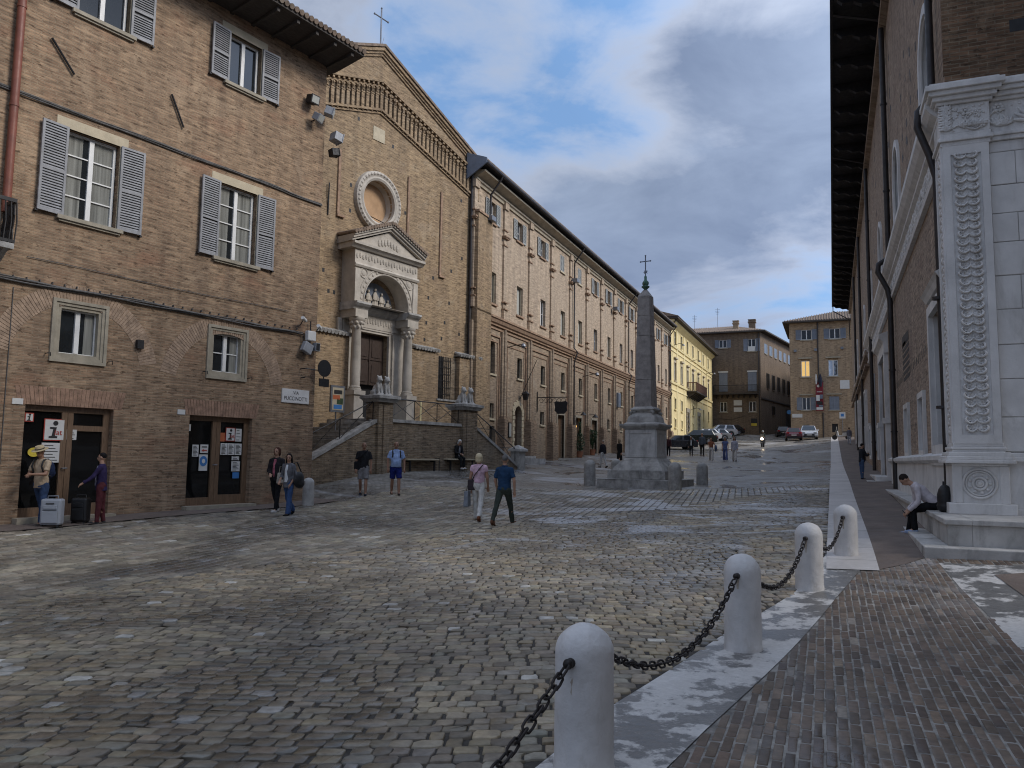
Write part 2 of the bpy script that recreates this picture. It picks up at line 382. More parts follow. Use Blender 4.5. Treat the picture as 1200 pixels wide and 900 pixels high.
MT['joint'] = M('dark_joint_soil', (.055, .048, .040), .9, var=.4, vs=3, bump=.5, bs=40)
MT['jointL'] = M('pale_joint_mortar', (.115, .108, .096), .9, var=.3, vs=3, bump=.5, bs=40)
MT['jointW'] = M('walk_mortar', (.27, .255, .23), .9, var=.5, vs=5, bump=.4, bs=40, stain=(.06, .055, .05), sfac=1.2)
def strip_mat(name):
    m, nt, nd, lk, p = _new(name); tc = N(nt, 'ShaderNodeTexCoord').outputs['Object']
    b = N(nt, 'ShaderNodeTexBrick'); sh_ = N(nt, 'ShaderNodeVectorMath', operation='ADD'); lk.new(tc, sh_.inputs[0]); sh_.inputs[1].default_value = (11.3, 0, 0); lk.new(sh_.outputs[0], b.inputs['Vector']); b.inputs['Scale'].default_value = 1; b.inputs['Row Height'].default_value = 1.15
    b.inputs['Mortar Size'].default_value = .012; b.offset = 0; b.inputs['Brick Width'].default_value = 40
    for k, v in (('Color1', (.60, .565, .535)), ('Color2', (.52, .49, .465)), ('Mortar', (.22, .2, .18))): b.inputs[k].default_value = (*v, 1)
    n1 = noise(nt, tc, .9, 8, .68, .6); n2 = noise(nt, tc, 9, 6, .65)
    c = mixc(nt, mth(nt, 'MULTIPLY', ramp(nt, n1, .5, .68), .55), b.outputs['Color'], (.30, .28, .26)); c = mixc(nt, 1.0, c, mixc(nt, n2, (.82, .82, .82), (1.15, 1.15, 1.15)), 'MULTIPLY')
    lk.new(c, p.inputs['Base Color']); p.inputs['Roughness'].default_value = .6; bumpn(nt, n2, .3, .01, p.inputs['Normal']); return m
MT['strip'] = strip_mat('white_stone_strip')
def border_mat(name):
    m, nt, nd, lk, p = _new(name); tc = N(nt, 'ShaderNodeTexCoord').outputs['Object']
    a = mth(nt, 'ADD', mth(nt, 'MULTIPLY', noise(nt, tc, 1.1, 6, .6, .2), .62), mth(nt, 'MULTIPLY', noise(nt, tc, 5.5, 8, .7, .1), .38)); b = noise(nt, tc, 6, 6, .65); g = noise(nt, tc, 24, 4, .6)
    w = mixc(nt, b, (.48, .46, .43), (.66, .64, .61)); d = mixc(nt, b, (.085, .082, .078), (.22, .21, .197))
    c = mixc(nt, ramp(nt, a, .475, .515), w, d); c = mixc(nt, 1.0, c, mixc(nt, g, (.8, .8, .8), (1.2, 1.2, 1.2)), 'MULTIPLY')
    lk.new(c, p.inputs['Base Color']); lk.new(mixc(nt, ramp(nt, a, .46, .54), (.6,)*3, (.3,)*3), p.inputs['Roughness'])
    bumpn(nt, mth(nt, 'ADD', b, mth(nt, 'MULTIPLY', g, .6)), .5, .012, p.inputs['Normal']); return m
MT['border'] = border_mat('border_slabs')
MT['pave'] = M('brown_pavement', (.15, .115, .094), .75, var=.25, vs=1.2, bump=.35, bs=45, stain=(.075, .06, .055), sfac=.5)
def plaza(name):
    m, nt, nd, lk, p = _new(name)
    tc = N(nt, 'ShaderNodeTexCoord').outputs['Object']
    w = N(nt, 'ShaderNodeVectorMath', operation='ADD'); lk.new(tc, w.inputs[0])
    wn = N(nt, 'ShaderNodeTexNoise'); wn.inputs['Scale'].default_value = .5; lk.new(tc, wn.inputs['Vector'])
    lk.new(scalev(nt, wn.outputs['Color'], (.5, .5, 0)), w.inputs[1])
    b = N(nt, 'ShaderNodeTexBrick'); lk.new(w.outputs[0], b.inputs['Vector'])
    b.inputs['Scale'].default_value = 1; b.inputs['Brick Width'].default_value = .2; b.inputs['Row Height'].default_value = .16
    b.inputs['Mortar Size'].default_value = .012; b.inputs['Mortar Smooth'].default_value = .3
    for k, v in (('Color1', (.27, .25, .22)), ('Color2', (.17, .155, .132)), ('Mortar', (.095, .084, .07))): b.inputs[k].default_value = (*v, 1)
    n0 = noise(nt, tc, 2.6, 5, .65)
    c = mixc(nt, 1.0, b.outputs['Color'], mixc(nt, ramp(nt, n0, .3, .7), (.7, .69, .67), (1.35, 1.35, 1.36)), 'MULTIPLY')
    n2 = noise(nt, scalev(nt, tc, (.55, 1, 1)), .35, 8, .68, 1.2)
    # worn pale patches of bare stone, then damp ones
    c = mixc(nt, mth(nt, 'MULTIPLY', ramp(nt, n2, .545, .60), .7, True), c, (.42, .42, .43))
    n3 = noise(nt, scalev(nt, tc, (1, .55, 1)), .42, 6, .62, .8); wetf = ramp(nt, n3, .47, .60)
    c = mixc(nt, 1.0, c, mixc(nt, wetf, (1.05, 1.04, 1.02), (.68, .69, .72)), 'MULTIPLY')
    lk.new(c, p.inputs['Base Color'])
    lk.new(mixc(nt, wetf, (.6,)*3, (.17,)*3), p.inputs['Roughness'])
    h = mth(nt, 'ADD', mth(nt, 'MULTIPLY', b.outputs['Fac'], -1.), mth(nt, 'MULTIPLY', n0, .6))
    bumpn(nt, h, .6, .02, p.inputs['Normal'])
    return m
MT['plaza'] = plaza('plaza_paving')
def cloth(name, col, var=.18): return M(name, col, .85, var=var, vs=9, bump=.9, bs=11, spec=.2, stretch=None)
SKIN = M('skin', (.42, .24, .16), .55, var=.08, vs=10); SKIN2 = M('tanned_skin', (.30, .16, .10), .55, var=.08, vs=10)
# ---------------------------------------------------------------- camera, sky, sun
cam = bpy.data.cameras.new('camera'); co = bpy.data.objects.new('camera', cam); COL.objects.link(co); SC.camera = co
cam.sensor_fit = 'HORIZONTAL'; cam.sensor_width = 36; cam.lens = 36*F/1200; cam.clip_start = .05; cam.clip_end = 2000
Rm_ = Matrix((CR, CU, -FW)).transposed().to_4x4(); Rm_.translation = Vector(CAM); co.matrix_world = Rm_
SUN_EL, SUN_AZ = 37, 84            # azimuth measured clockwise from +Y: over the palace roof on the right
sd = Vector((cos(radians(SUN_EL))*sin(radians(SUN_AZ)), cos(radians(SUN_EL))*cos(radians(SUN_AZ)), sin(radians(SUN_EL))))
sl = bpy.data.lights.new('sun', 'SUN'); sl.energy = 1.75; sl.angle = radians(20); sl.color = (1, .945, .875)
so = bpy.data.objects.new('sun', sl); COL.objects.link(so); so.rotation_euler = sd.to_track_quat('Z', 'Y').to_euler()
W = bpy.data.worlds.new('World'); SC.world = W; W.use_nodes = True; nt = W.node_tree; nt.nodes.clear(); lk = nt.links
out = N(nt, 'ShaderNodeOutputWorld'); bg = N(nt, 'ShaderNodeBackground'); lk.new(bg.outputs[0], out.inputs[0])
sky = N(nt, 'ShaderNodeTexSky', sky_type='NISHITA'); sky.sun_disc = False
sky.sun_elevation = radians(SUN_EL); sky.sun_rotation = radians(SUN_AZ); sky.altitude = 450; sky.dust_density = 1.5
SKYOFF = (2.35, .6, 0)
PATCHES = [(ray(620, 90), 12, 2, -.42), (ray(780, 60), 10, 1, -.26), (ray(440, 30), 9, 1, -.14), (ray(560, 40), 6, 1, .14), (ray(930, 60), 9, 2, .10), (ray(740, 230), 15, 4, .34), (ray(860, 160), 9, 2, .16)]
tcw = N(nt, 'ShaderNodeTexCoord').outputs['Generated']
sp = N(nt, 'ShaderNodeSeparateXYZ'); lk.new(tcw, sp.inputs[0])
zz = mth(nt, 'ADD', mth(nt, 'MAXIMUM', sp.outputs[2], 0.0), .20)
cv = N(nt, 'ShaderNodeCombineXYZ'); lk.new(mth(nt, 'DIVIDE', sp.outputs[0], zz), cv.inputs[0]); lk.new(mth(nt, 'DIVIDE', sp.outputs[1], zz), cv.inputs[1])
mp = N(nt, 'ShaderNodeMapping'); lk.new(cv.outputs[0], mp.inputs[0]); mp.inputs['Location'].default_value = SKYOFF
cn = noise(nt, mp.outputs[0], 1.15, 12, .58, .3)
cn2 = noise(nt, mp.outputs[0], 3.4, 10, .62, .5)
def patch(d, r0, r1, st):
    v = Vector(d).normalized(); q = N(nt, 'ShaderNodeVectorMath', operation='DOT_PRODUCT'); lk.new(tcw, q.inputs[0]); q.inputs[1].default_value = v
    return mth(nt, 'MULTIPLY', ramp(nt, q.outputs['Value'], cos(radians(r0)), cos(radians(r1))), st)
# thin cloud up the street and high, where blue shows through; heavier grey bank lower and towards the palace
dens = mth(nt, 'ADD', mth(nt, 'MULTIPLY', mth(nt, 'SUBTRACT', cn, .5), 1.9), mth(nt, 'MULTIPLY', mth(nt, 'SUBTRACT', cn2, .5), .55))
dens = mth(nt, 'ADD', dens, .34)
for pq in PATCHES: dens = mth(nt, 'ADD', dens, patch(*pq))
cover = ramp(nt, dens, -.02, .30)
thick = ramp(nt, dens, .10, .52)
sh = noise(nt, mp.outputs[0], 1.9, 9, .6, .4)
grey = mixc(nt, ramp(nt, sh, .33, .66), (1.5, 1.98, 3.05), (2.65, 3.3, 4.6))
ccol = mixc(nt, thick, (4.7, 5.2, 6.3), grey)
hz = ramp(nt, sp.outputs[2], .0, .34)
ccol = mixc(nt, mth(nt, 'MULTIPLY', mth(nt, 'SUBTRACT', 1.0, hz), .55), ccol, (2.5, 3.3, 5.3))
bl = mixc(nt, .55, sky.outputs[0], (2.2, 4.2, 7.8))
skyc = mixc(nt, cover, bl, ccol)
# thin bright cloud round the hidden sun
sdn = N(nt, 'ShaderNodeVectorMath', operation='DOT_PRODUCT'); lk.new(tcw, sdn.inputs[0]); sdn.inputs[1].default_value = sd
gl = mth(nt, 'ADD', 1.0, mth(nt, 'MULTIPLY', ramp(nt, sdn.outputs['Value'], .1, 1.0), 1.4))
gm = N(nt, 'ShaderNodeVectorMath', operation='SCALE'); lk.new(skyc, gm.inputs[0]); lk.new(gl, gm.inputs['Scale'])
lk.new(gm.outputs[0], bg.inputs['Color']); bg.inputs['Strength'].default_value = .085
SC.view_settings.view_transform = 'Standard'; SC.view_settings.look = 'None'; SC.view_settings.exposure = .50; SC.view_settings.gamma = 1
SC.view_settings.use_curve_mapping = False
SC.render.engine = 'CYCLES'; SC.cycles.max_bounces = 5; SC.cycles.diffuse_bounces = 3; SC.cycles.glossy_bounces = 2
SC.cycles.use_denoising = True; SC.cycles.caustics_reflective = False; SC.cycles.caustics_refractive = False
SC.cycles.filter_width = 1.1
# ---------------------------------------------------------------- ground height (thin-plate fit through levels measured on the square)
aL = radians(11.0); aC = radians(12.9)
PL = at(125, 604, 18.5); nL = np.array([cos(aL), -sin(aL), 0]); tL = np.array([sin(aL), cos(aL), 0])
PC = at(468, 495, 34.0); nC = np.array([cos(aC), -sin(aC), 0]); tC = np.array([sin(aC), cos(aC), 0])
XS, XR = -16.4, 2.0
def onL(x, y, o=0): return on_plane(x, y, PL+nL*o, nL)
def onC(x, y, o=0): return on_plane(x, y, PC+nC*o, nC)
def onS(x, y): return on_plane(x, y, (XS, 0, 0), np.array([1., 0, 0]))
GP = [(0, 0, .03), (-4, 3, .06), (4, 2, .05), (-12, -2, 0), (8, 0, .1), (0, -10, 0), (-14, 4, .1)]
for x, y, d in ((871, 765, 7.28), (949, 697, 9.85), (992, 658, 11.8), (970, 647, 11.45), (972, 580, 23.8), (972, 550, 40.8), (976, 515.3, 97),
                (45, 618, 16.8), (116, 616, 17.2), (337, 605, 19.1), (575, 613, 18.4), (464, 580, 24.1), (424, 582, 24.5),
                (791, 574, 27), (691, 570, 29.3), (823, 568, 30), (706, 548, 46), (849, 540, 55), (798, 529, 75), (894, 524.5, 79), (940, 515.5, 93)):
    GP.append(tuple(at(x, y, d)))
GP += [tuple(onL(125, 604)), tuple(onL(363, 590)), tuple(onC(441, 552, 3)), tuple(onC(500, 552, 3)), tuple(onC(606, 550, 3)), tuple(onS(624, 539)), tuple(onS(689, 532)),
       (XS, 85, 3.55), (XS, 117, 6.1), (-1.3, 100, 4.85), (-9.6, 118, 5.65), (-5, 135, 6.5), (XR, 14, .5), (XR, 31, 1.15), (XR, 80, 4.0)]
GP = np.array(GP)
def _tps(a, b):
    r2 = ((a[:, None, :]-b[None, :, :])**2).sum(-1); return np.where(r2 > 1e-9, .5*r2*np.log(np.maximum(r2, 1e-9)), 0)
_S = 20.0; _P = GP[:, :2]/_S; _n = len(GP)
_A = np.zeros((_n+3, _n+3)); _A[:_n, :_n] = _tps(_P, _P)+np.eye(_n)*.02; _A[:_n, _n] = 1; _A[:_n, _n+1:] = _P; _A[_n, :_n] = 1; _A[_n+1:, :_n] = _P.T
_W = np.linalg.solve(_A, np.r_[GP[:, 2], 0, 0, 0])
def Gv(xy):
    q = np.array(xy, float).reshape(-1, 2); q = np.c_[np.clip(q[:, 0], -22, 7), np.clip(q[:, 1], -12, 135)]/_S
    out = np.empty(len(q))
    for i in range(0, len(q), 20000):
        c = q[i:i+20000]; out[i:i+20000] = _tps(c, _P)@_W[:_n]+_W[_n]+c@_W[_n+1:]
    return out
def G(x, y): return float(Gv([(x, y)])[0])
def hit(px, py, lift=0.0):
    # where the sight line of a measured foot point meets the ground
    v = ray(px, py); ds = np.linspace(2, 140, 2800); P = CAM[None]+v[None]*ds[:, None]
    k = np.where(P[:, 2] < Gv(P[:, :2])+lift)[0]
    if len(k) == 0:
        k = [int(np.argmin(P[:, 2]-Gv(P[:, :2])))]
    P = P[k[0]]; return P, ds[k[0]]

def grid_sheet(name, xs, ys, mat, dz=0.0, kind='structure', mask=None):
    X, Y = np.meshgrid(xs, ys); Z = Gv(np.c_[X.ravel(), Y.ravel()])+dz
    V = np.c_[X.ravel(), Y.ravel(), Z]; nx = len(xs); Fc = []
    for j in range(len(ys)-1):
        for i in range(nx-1):
            if mask is None or mask((xs[i]+xs[i+1])/2, (ys[j]+ys[j+1])/2): Fc.append((j*nx+i, j*nx+i+1, (j+1)*nx+i+1, (j+1)*nx+i))
    me = bpy.data.meshes.new(name); me.from_pydata(V.tolist(), [], Fc); me.materials.append(mat)
    me.polygons.foreach_set('use_smooth', [True]*len(me.polygons))
    o = bpy.data.objects.new(name, me); COL.objects.link(o); return tag(o, kind=kind)
xs = np.r_[-400, -200, -100, -60, -40, np.arange(-30, 12.1, 1.0), 20, 40, 80, 200, 400]
ys = np.r_[-300, -100, -40, np.arange(-20, 140.1, 1.0), 160, 200, 300, 600]
ground = grid_sheet('ground', xs, ys, MT['plaza'])

def poly_sheet(name, poly, mat, dz, kind='structure', step=.7, thick=0):
    # polygon (xy) cut into small cells and laid on the ground
    bm = bmesh.new(); bm.faces.new([bm.verts.new((p[0], p[1], 0)) for p in poly])
    lo = np.min(poly, 0); hi = np.max(poly, 0)
    for ax, n in ((0, Vector((1, 0, 0))), (1, Vector((0, 1, 0)))):
        for t in np.arange(lo[ax]+step, hi[ax], step):
            bmesh.ops.bisect_plane(bm, geom=bm.verts[:]+bm.edges[:]+bm.faces[:], plane_co=n*t, plane_no=n)
    z = Gv([(v.co.x, v.co.y) for v in bm.verts])
    for v, q in zip(bm.verts, z): v.co.z = q+dz
    if thick:
        r = bmesh.ops.extrude_face_region(bm, geom=bm.faces[:])
        for e in r['geom']:
            if isinstance(e, bmesh.types.BMVert): e.co.z += thick
    bmesh.ops.recalc_face_normals(bm, faces=bm.faces)
    me = bpy.data.meshes.new(name); bm.to_mesh(me); bm.free(); me.materials.append(mat)
    o = bpy.data.objects.new(name, me); COL.objects.link(o)
    return tag(o, kind=kind) if kind else o
def g2(px, py): p, d = hit(px, py); return (float(p[0]), float(p[1]))
# white stone strip up the right side, brown pavement beyond it, dark footway at the foot of the left house
poly_sheet('white_stone_strip', [(-.12, 11.9), (.56, 11.9), (.56, 99), (-.12, 99)], MT['strip'], .030, step=1.2)
poly_sheet('pavement', [(.56, 12.0), (.95, 12.5), (1.28, 13.15), (2.2, 13.2), (2.2, 99.2), (.56, 99.2)], MT['pave'], .022, step=1.2)
fw0 = PL-tL*9; fw1 = PL+tL*6.6
poly_sheet('footway', [tuple((fw0+nL*1.15)[:2]), tuple((fw1+nL*1.0)[:2]), tuple((fw1-nL*.3)[:2]), tuple((fw0-nL*.3)[:2])], MT['pave'], .036, step=.8)

# ---------------------------------------------------------------- individual paving stones
def stones(name, poly, org, ang, rowh, lens, gap, pal, mat, top, warp=0, jit=.012, cutc=.25, dz=0.0, seed=1, dmax=30, pales=.03, palec=(.44, .43, .405), stag=None):
    rg = np.random.default_rng(seed); poly = np.array(poly)
    ca, sa = cos(ang), sin(ang); loc = (poly-org)@np.array([[ca, -sa], [sa, ca]])
    lo, hi = loc.min(0), loc.max(0); Q = []
    for j in range(int((hi[1]-lo[1])/rowh)+1):
        v0 = lo[1]+j*rowh; n = int((hi[0]-lo[0])/lens[0])+2
        L = rg.uniform(lens[0], lens[1], n)
        u = lo[0]-rg.uniform(0, lens[1])+np.r_[0, np.cumsum(L)] if stag is None else lo[0]-(j % 2)*lens[0]/2+np.r_[0, np.cumsum(L)]
        u = u[u < hi[0]+lens[1]]
        for a, b in zip(u[:-1], u[1:]): Q.append((a, v0, b, v0+rowh))
    Q = np.array(Q); c = np.c_[(Q[:, 0]+Q[:, 2])/2, (Q[:, 1]+Q[:, 3])/2]
    def toxy(p):
        q = p.copy()
        if warp: q[..., 1] += warp*np.sin(q[..., 0]*.55+.6)+warp*.35*np.sin(q[..., 0]*1.3+q[..., 1]*.4)
        return np.stack([q[..., 0]*ca-q[..., 1]*sa+org[0], q[..., 0]*sa+q[..., 1]*ca+org[1]], -1)
    cw = toxy(c)
    # inside polygon and inside the camera's view of the ground
    ins = np.zeros(len(cw), bool); n = len(poly)
    for i in range(n):
        x1, y1 = poly[i]; x2, y2 = poly[(i+1) % n]
        k = ((y1 > cw[:, 1]) != (y2 > cw[:, 1]))
        with np.errstate(divide='ignore', invalid='ignore'): xi = (x2-x1)*(cw[:, 1]-y1)/(y2-y1)+x1
        ins ^= k & (cw[:, 0] < xi)
    q = np.c_[cw, Gv(cw)]-CAM; w = q@FW; px = 600+F*(q@CR)/np.maximum(w, .1); py = 450-F*(q@CU)/np.maximum(w, .1)
    ins &= (w > 1.5) & (w < dmax) & (px > -160) & (px < 1360) & (py < 1120)
    Q = Q[ins]; m = len(Q)
    g = gap/2; a, b, cc, d = Q[:, 0]+g, Q[:, 1]+g, Q[:, 2]-g, Q[:, 3]-g
    k = np.minimum(cc-a, d-b)*cutc
    P8 = np.stack([np.stack([a+k, b], -1), np.stack([cc-k, b], -1), np.stack([cc, b+k], -1), np.stack([cc, d-k], -1),
                   np.stack([cc-k, d], -1), np.stack([a+k, d], -1), np.stack([a, d-k], -1), np.stack([a, b+k], -1)], 1)
    cj = rg.normal(0, jit, (m, 4, 2)); P8 += np.repeat(cj, 2, 1)[:, [7, 0, 1, 2, 3, 4, 5, 6]][:, [1, 2, 3, 4, 5, 6, 7, 0]]*.8
    cen = P8.mean(1, keepdims=True); rings = []
    hs = top+rg.normal(0, top*.18, m)
    for s, h in ((1.0, -.03), (.965, .70), (.86, 1.0)):
        R = cen+(P8-cen)*s; xy = toxy(R)
        rings.append((xy, h))
    z0 = Gv(toxy(cen[:, 0]))
    gx = (Gv(toxy(cen[:, 0])+[.1, 0])-z0)/.1; gy = (Gv(toxy(cen[:, 0])+[0, .1])-z0)/.1
    tx, ty = rg.normal(0, .010, m), rg.normal(0, .010, m); cxy = toxy(cen[:, 0])
    V = np.empty((m, 24, 3))
    for r, (xy, h) in enumerate(rings):
        V[:, r*8:r*8+8, :2] = xy; dx = xy-cxy[:, None]
        V[:, r*8:r*8+8, 2] = z0[:, None]+gx[:, None]*dx[..., 0]+gy[:, None]*dx[..., 1]+dz+((hs*h)[:, None]+tx[:, None]*dx[..., 0]+ty[:, None]*dx[..., 1] if h > 0 else -.02)
    base = np.arange(m)*24; loops = []; tot = []
    quads = []
    for r in (0, 1):
        for i in range(8): j = (i+1) % 8; quads.append((r*8+i, r*8+j, r*8+8+j, r*8+8+i))
    quads = np.array(quads); topf = np.arange(16, 24)
    lq = (base[:, None, None]+quads[None]).reshape(-1); lt = (base[:, None]+topf[None]).reshape(-1)
    lv = np.r_[lq, lt]; nq, ntp = m*16, m
    tot = np.r_[np.full(nq, 4), np.full(ntp, 8)]; st = np.r_[0, np.cumsum(tot)[:-1]]
    me = bpy.data.meshes.new(name); me.vertices.add(m*24); me.vertices.foreach_set('co', V.reshape(-1))
    me.loops.add(len(lv)); me.loops.foreach_set('vertex_index', lv.astype(np.int32))
    me.polygons.add(len(tot)); me.polygons.foreach_set('loop_start', st.astype(np.int32)); me.polygons.foreach_set('loop_total', tot.astype(np.int32))
    me.update(calc_edges=True); me.polygons.foreach_set('use_smooth', [True]*len(me.polygons))
    pal = np.array(pal); col = pal[rg.integers(0, len(pal), m)]*rg.normal(1, .13, (m, 1))*rg.normal(1, .012, (m, 3))
    pm = rg.random(m) < pales; col[pm] = np.array(palec)*rg.normal(1, .12, (pm.sum(), 1))
    at_ = me.color_attributes.new('Col', 'FLOAT_COLOR', 'POINT')
    at_.data.foreach_set('color', np.repeat(np.c_[np.clip(col, .01, 1), np.ones(m)], 24, 0).reshape(-1).astype(np.float32))
    me.materials.append(mat); me.validate()
    o = bpy.data.objects.new(name, me); COL.objects.link(o); return tag(o, kind='structure')
PAL1 = [(0.300, 0.257, 0.195), (0.276, 0.236, 0.177), (0.251, 0.220, 0.172), (0.325, 0.277, 0.200), (0.220, 0.191, 0.148), (0.296, 0.241, 0.165), (0.267, 0.246, 0.204), (0.187, 0.160, 0.124)]
PAL2 = [(0.258, 0.226, 0.180), (0.227, 0.201, 0.158), (0.295, 0.262, 0.208), (0.196, 0.174, 0.140), (0.250, 0.233, 0.198)]
# outline of the slab border under the bollards, read off on the ground
BL = [g2(*p) for p in ((560, 960), (722, 827), (847, 747), (931, 697), (968, 652))]
BR = [g2(*p) for p in ((1024, 653), (981, 702), (927, 764), (827, 860), (700, 985))]
poly_sheet('stone_border', BL+BR, MT['border'], .020, step=.5)
zone_split = [g2(0, 706), g2(330, 660), g2(620, 612), g2(760, 600)]
near = [(-9, 1.2)]+[(BL[0][0]-.05, BL[0][1]-1.2)]+[(p[0]-.02, p[1]) for p in BL]+[(-.14, 12.3), (-.14, 29), (-14, 29)]+zone_split[::-1][1:]+[(-22, 6)]
poly_near = [(-22, 1.0), (BL[0][0]+.6, 1.0)]+[(p[0]-.01, p[1]) for p in BL]+[(-.14, 11.9), (-.14, 30)]+zone_split[::-1]
stones('cobbles', poly_near, np.array([-4., 8.]), radians(20), .128, (.105, .205), .008, PAL1, MT['cobble'], .014, warp=.28, cutc=.17, jit=.013, seed=3, pales=.020, dz=.008)
poly_far = zone_split+[(-.14, 30), tuple((PL+tL*10+nL*1.2)[:2]), tuple((PL+tL*6.4+nL*1.02)[:2]), tuple((PL-tL*7+nL*1.15)[:2])]
stones('pavers', poly_far, np.array([-9., 16.]), radians(96), .20, (.22, .36), .02, PAL2, MT['cobble'], .016, warp=.0, jit=.006, cutc=.12, seed=5, pales=.03, dz=.010)
poly_sheet('joint_bed', poly_near, MT['joint'], .006, step=1.0)
poly_sheet('mortar_bed', poly_far, MT['jointL'], .010, step=1.0)
# brick walk at the right, with its slabs
B0 = [BR[-1]]+BR[::-1][1:]
slabL = [g2(1100, 661), g2(1125, 690), g2(1160, 725), g2(1200, 768), g2(1260, 835)]
brickzone = BR[::-1]+[(.56, 12.1), (.95, 12.6), (1.3, 13.25), (6, 13.25), (6, 12.2)]+[(slabL[0][0]+3.0, slabL[0][1])]+slabL+[(3.2, 2.0), (.2, 2.0)]
PALB = [(0.137, 0.100, 0.074), (0.117, 0.087, 0.065), (0.159, 0.114, 0.085), (0.102, 0.075, 0.058), (0.147, 0.109, 0.082), (0.168, 0.126, 0.095), (0.127, 0.097, 0.075), (0.194, 0.149, 0.113)]
stones('brick_walk', brickzone, np.array([1., 8.]), radians(90.5), .076, (.265, .30), .013, PALB, MT['paver'], .004, jit=.004, cutc=.12, dz=.012, seed=8, pales=.02, palec=(.26, .23, .20), stag=1, dmax=20)
poly_sheet('walk_bed', brickzone, MT['jointW'], .012, step=.6)
poly_sheet('walk_slabs', slabL[::-1]+[(slabL[0][0]+5, slabL[0][1]), (7, 4)], MT['border'], .016, step=.6)
tri = [g2(1165, 676), g2(1290, 668), g2(1250, 735)]
poly_sheet('walk_inset', tri, MT['pave'], .022, step=.5)
# ---------------------------------------------------------------- buildings: local x runs along the facade, y inward, heights measured from eye level
class Bld:
    def __init__(s, name, org, rz, zb, label, cat, group=None):
        s.root = empty(name, (org[0], org[1], zb), rz, label, cat, group); s.dz = CAMH-zb; s.org = Vector((org[0], org[1], 0)); s.rz = rz
    def part(s, mb, name, mats, parent=None, smooth=None, bevel=0, label=None):
        o = mb.build(name, mats, parent or s.root, s.dz, smooth, bevel=bevel)
        if label: o['label'] = label
        return o
    def world(s, x, y, z): # local -> world
        c, q = cos(s.rz), sin(s.rz); return (s.org.x+x*c-y*q, s.org.y+x*q+y*c, z+CAMH)
ANG = lambda a: pi/2-a
def shutter_mesh(w, h, slats, t=.045, mid=True):
    m = MB(); e = .055
    m.box(0, e, -t, 0, 0, h); m.box(w-e, w, -t, 0, 0, h); m.box(e, w-e, -t, 0, 0, e*1.4); m.box(e, w-e, -t, 0, h-e, h)
    if mid: m.box(e, w-e, -t, 0, h*.46, h*.46+e*1.2)
    m.box(e, w-e, -.006, -.002, e, h-e, 1)
    n = slats
    for i in range(n):
        z = e*1.4+(h-e*2.4)*(i+.5)/n
        if mid and abs(z-h*.46-.03) < .06: continue
        k = (h-e*2.4)/n*.42
        m.poly([(e, -t+.004, z-k), (w-e, -t+.004, z-k), (w-e, -.010, z+k), (e, -.010, z+k)], 0)
        m.poly([(e, -t+.004, z-k-.008), (e, -.010, z+k-.008), (w-e, -.010, z+k-.008), (w-e, -t+.004, z-k-.008)], 0)
    return m
def window_leafs(m, x0, x1, z0, z1, y, bars=0, fw=.06, wm=0):
    # white casement: outer frame, meeting stiles, glazing bars
    c = (x0+x1)/2
    m.box(x0, x0+fw, y-.03, y+.03, z0, z1, wm); m.box(x1-fw, x1, y-.03, y+.03, z0, z1, wm)
    m.box(x0+fw, x1-fw, y-.03, y+.03, z0, z0+fw, wm); m.box(x0+fw, x1-fw, y-.03, y+.03, z1-fw, z1, wm)
    m.box(c-.055, c+.055, y-.045, y+.03, z0+fw, z1-fw, wm)
    for i in range(bars):
        z = z0+fw+(z1-z0-2*fw)*(i+1)/(bars+1); m.box(x0+fw, c-.055, y-.02, y+.02, z-.014, z+.014, wm); m.box(c+.055, x1-fw, y-.02, y+.02, z-.014, z+.014, wm)
def tile_row(m, x0, x1, y, z, r=.075, mi=0, L=.35, slope=.3):
    n = max(1, int((x1-x0)/(r*2.15)))
    for i in range(n):
        x = x0+(i+.5)*(x1-x0)/n
        m.tube([(x, y, z), (x, y+L, z+L*slope)], [r, r*.85], 8, mi)

# ================================================================ the left house
L = Bld('brick_house', PL[:2], ANG(aL), .15, 'tall umber brick house with grey louvred shutters at left edge of square', 'house')
holes = {'wtl': rect(-1.47, -.22, 10.5, 12.0), 'wtr': rect(2.71, 3.80, 10.54, 12.02), 'wml': rect(-1.49, -.25, 5.47, 7.58), 'wmr': rect(2.63, 3.87, 5.44, 7.58),
         'wsl': rect(-1.58, -.28, 2.06, 3.53), 'wsr': rect(2.47, 3.78, 2.05, 3.54), 'd1': rect(-1.99, .01, -1.46, 1.04), 'd2': rect(2.07, 4.07, -1.38, 1.02)}
m = MB(); XE = 6.35
m.wall(rect(-12, XE, -3, 12.75), list(holes.values()), .24)
m.poly([(XE, 0, -3), (XE, 13, -3), (XE, 13, 12.75), (XE, 0, 12.75)]); m.poly([(-12, 13, -3), (-12, 0, -3), (-12, 0, 12.75), (-12, 13, 12.75)])
m.poly([(XE, 13, -3), (-12, 13, -3), (-12, 13, 12.75), (XE, 13, 12.75)])
L.part(m, 'wall', MT['brickL'])
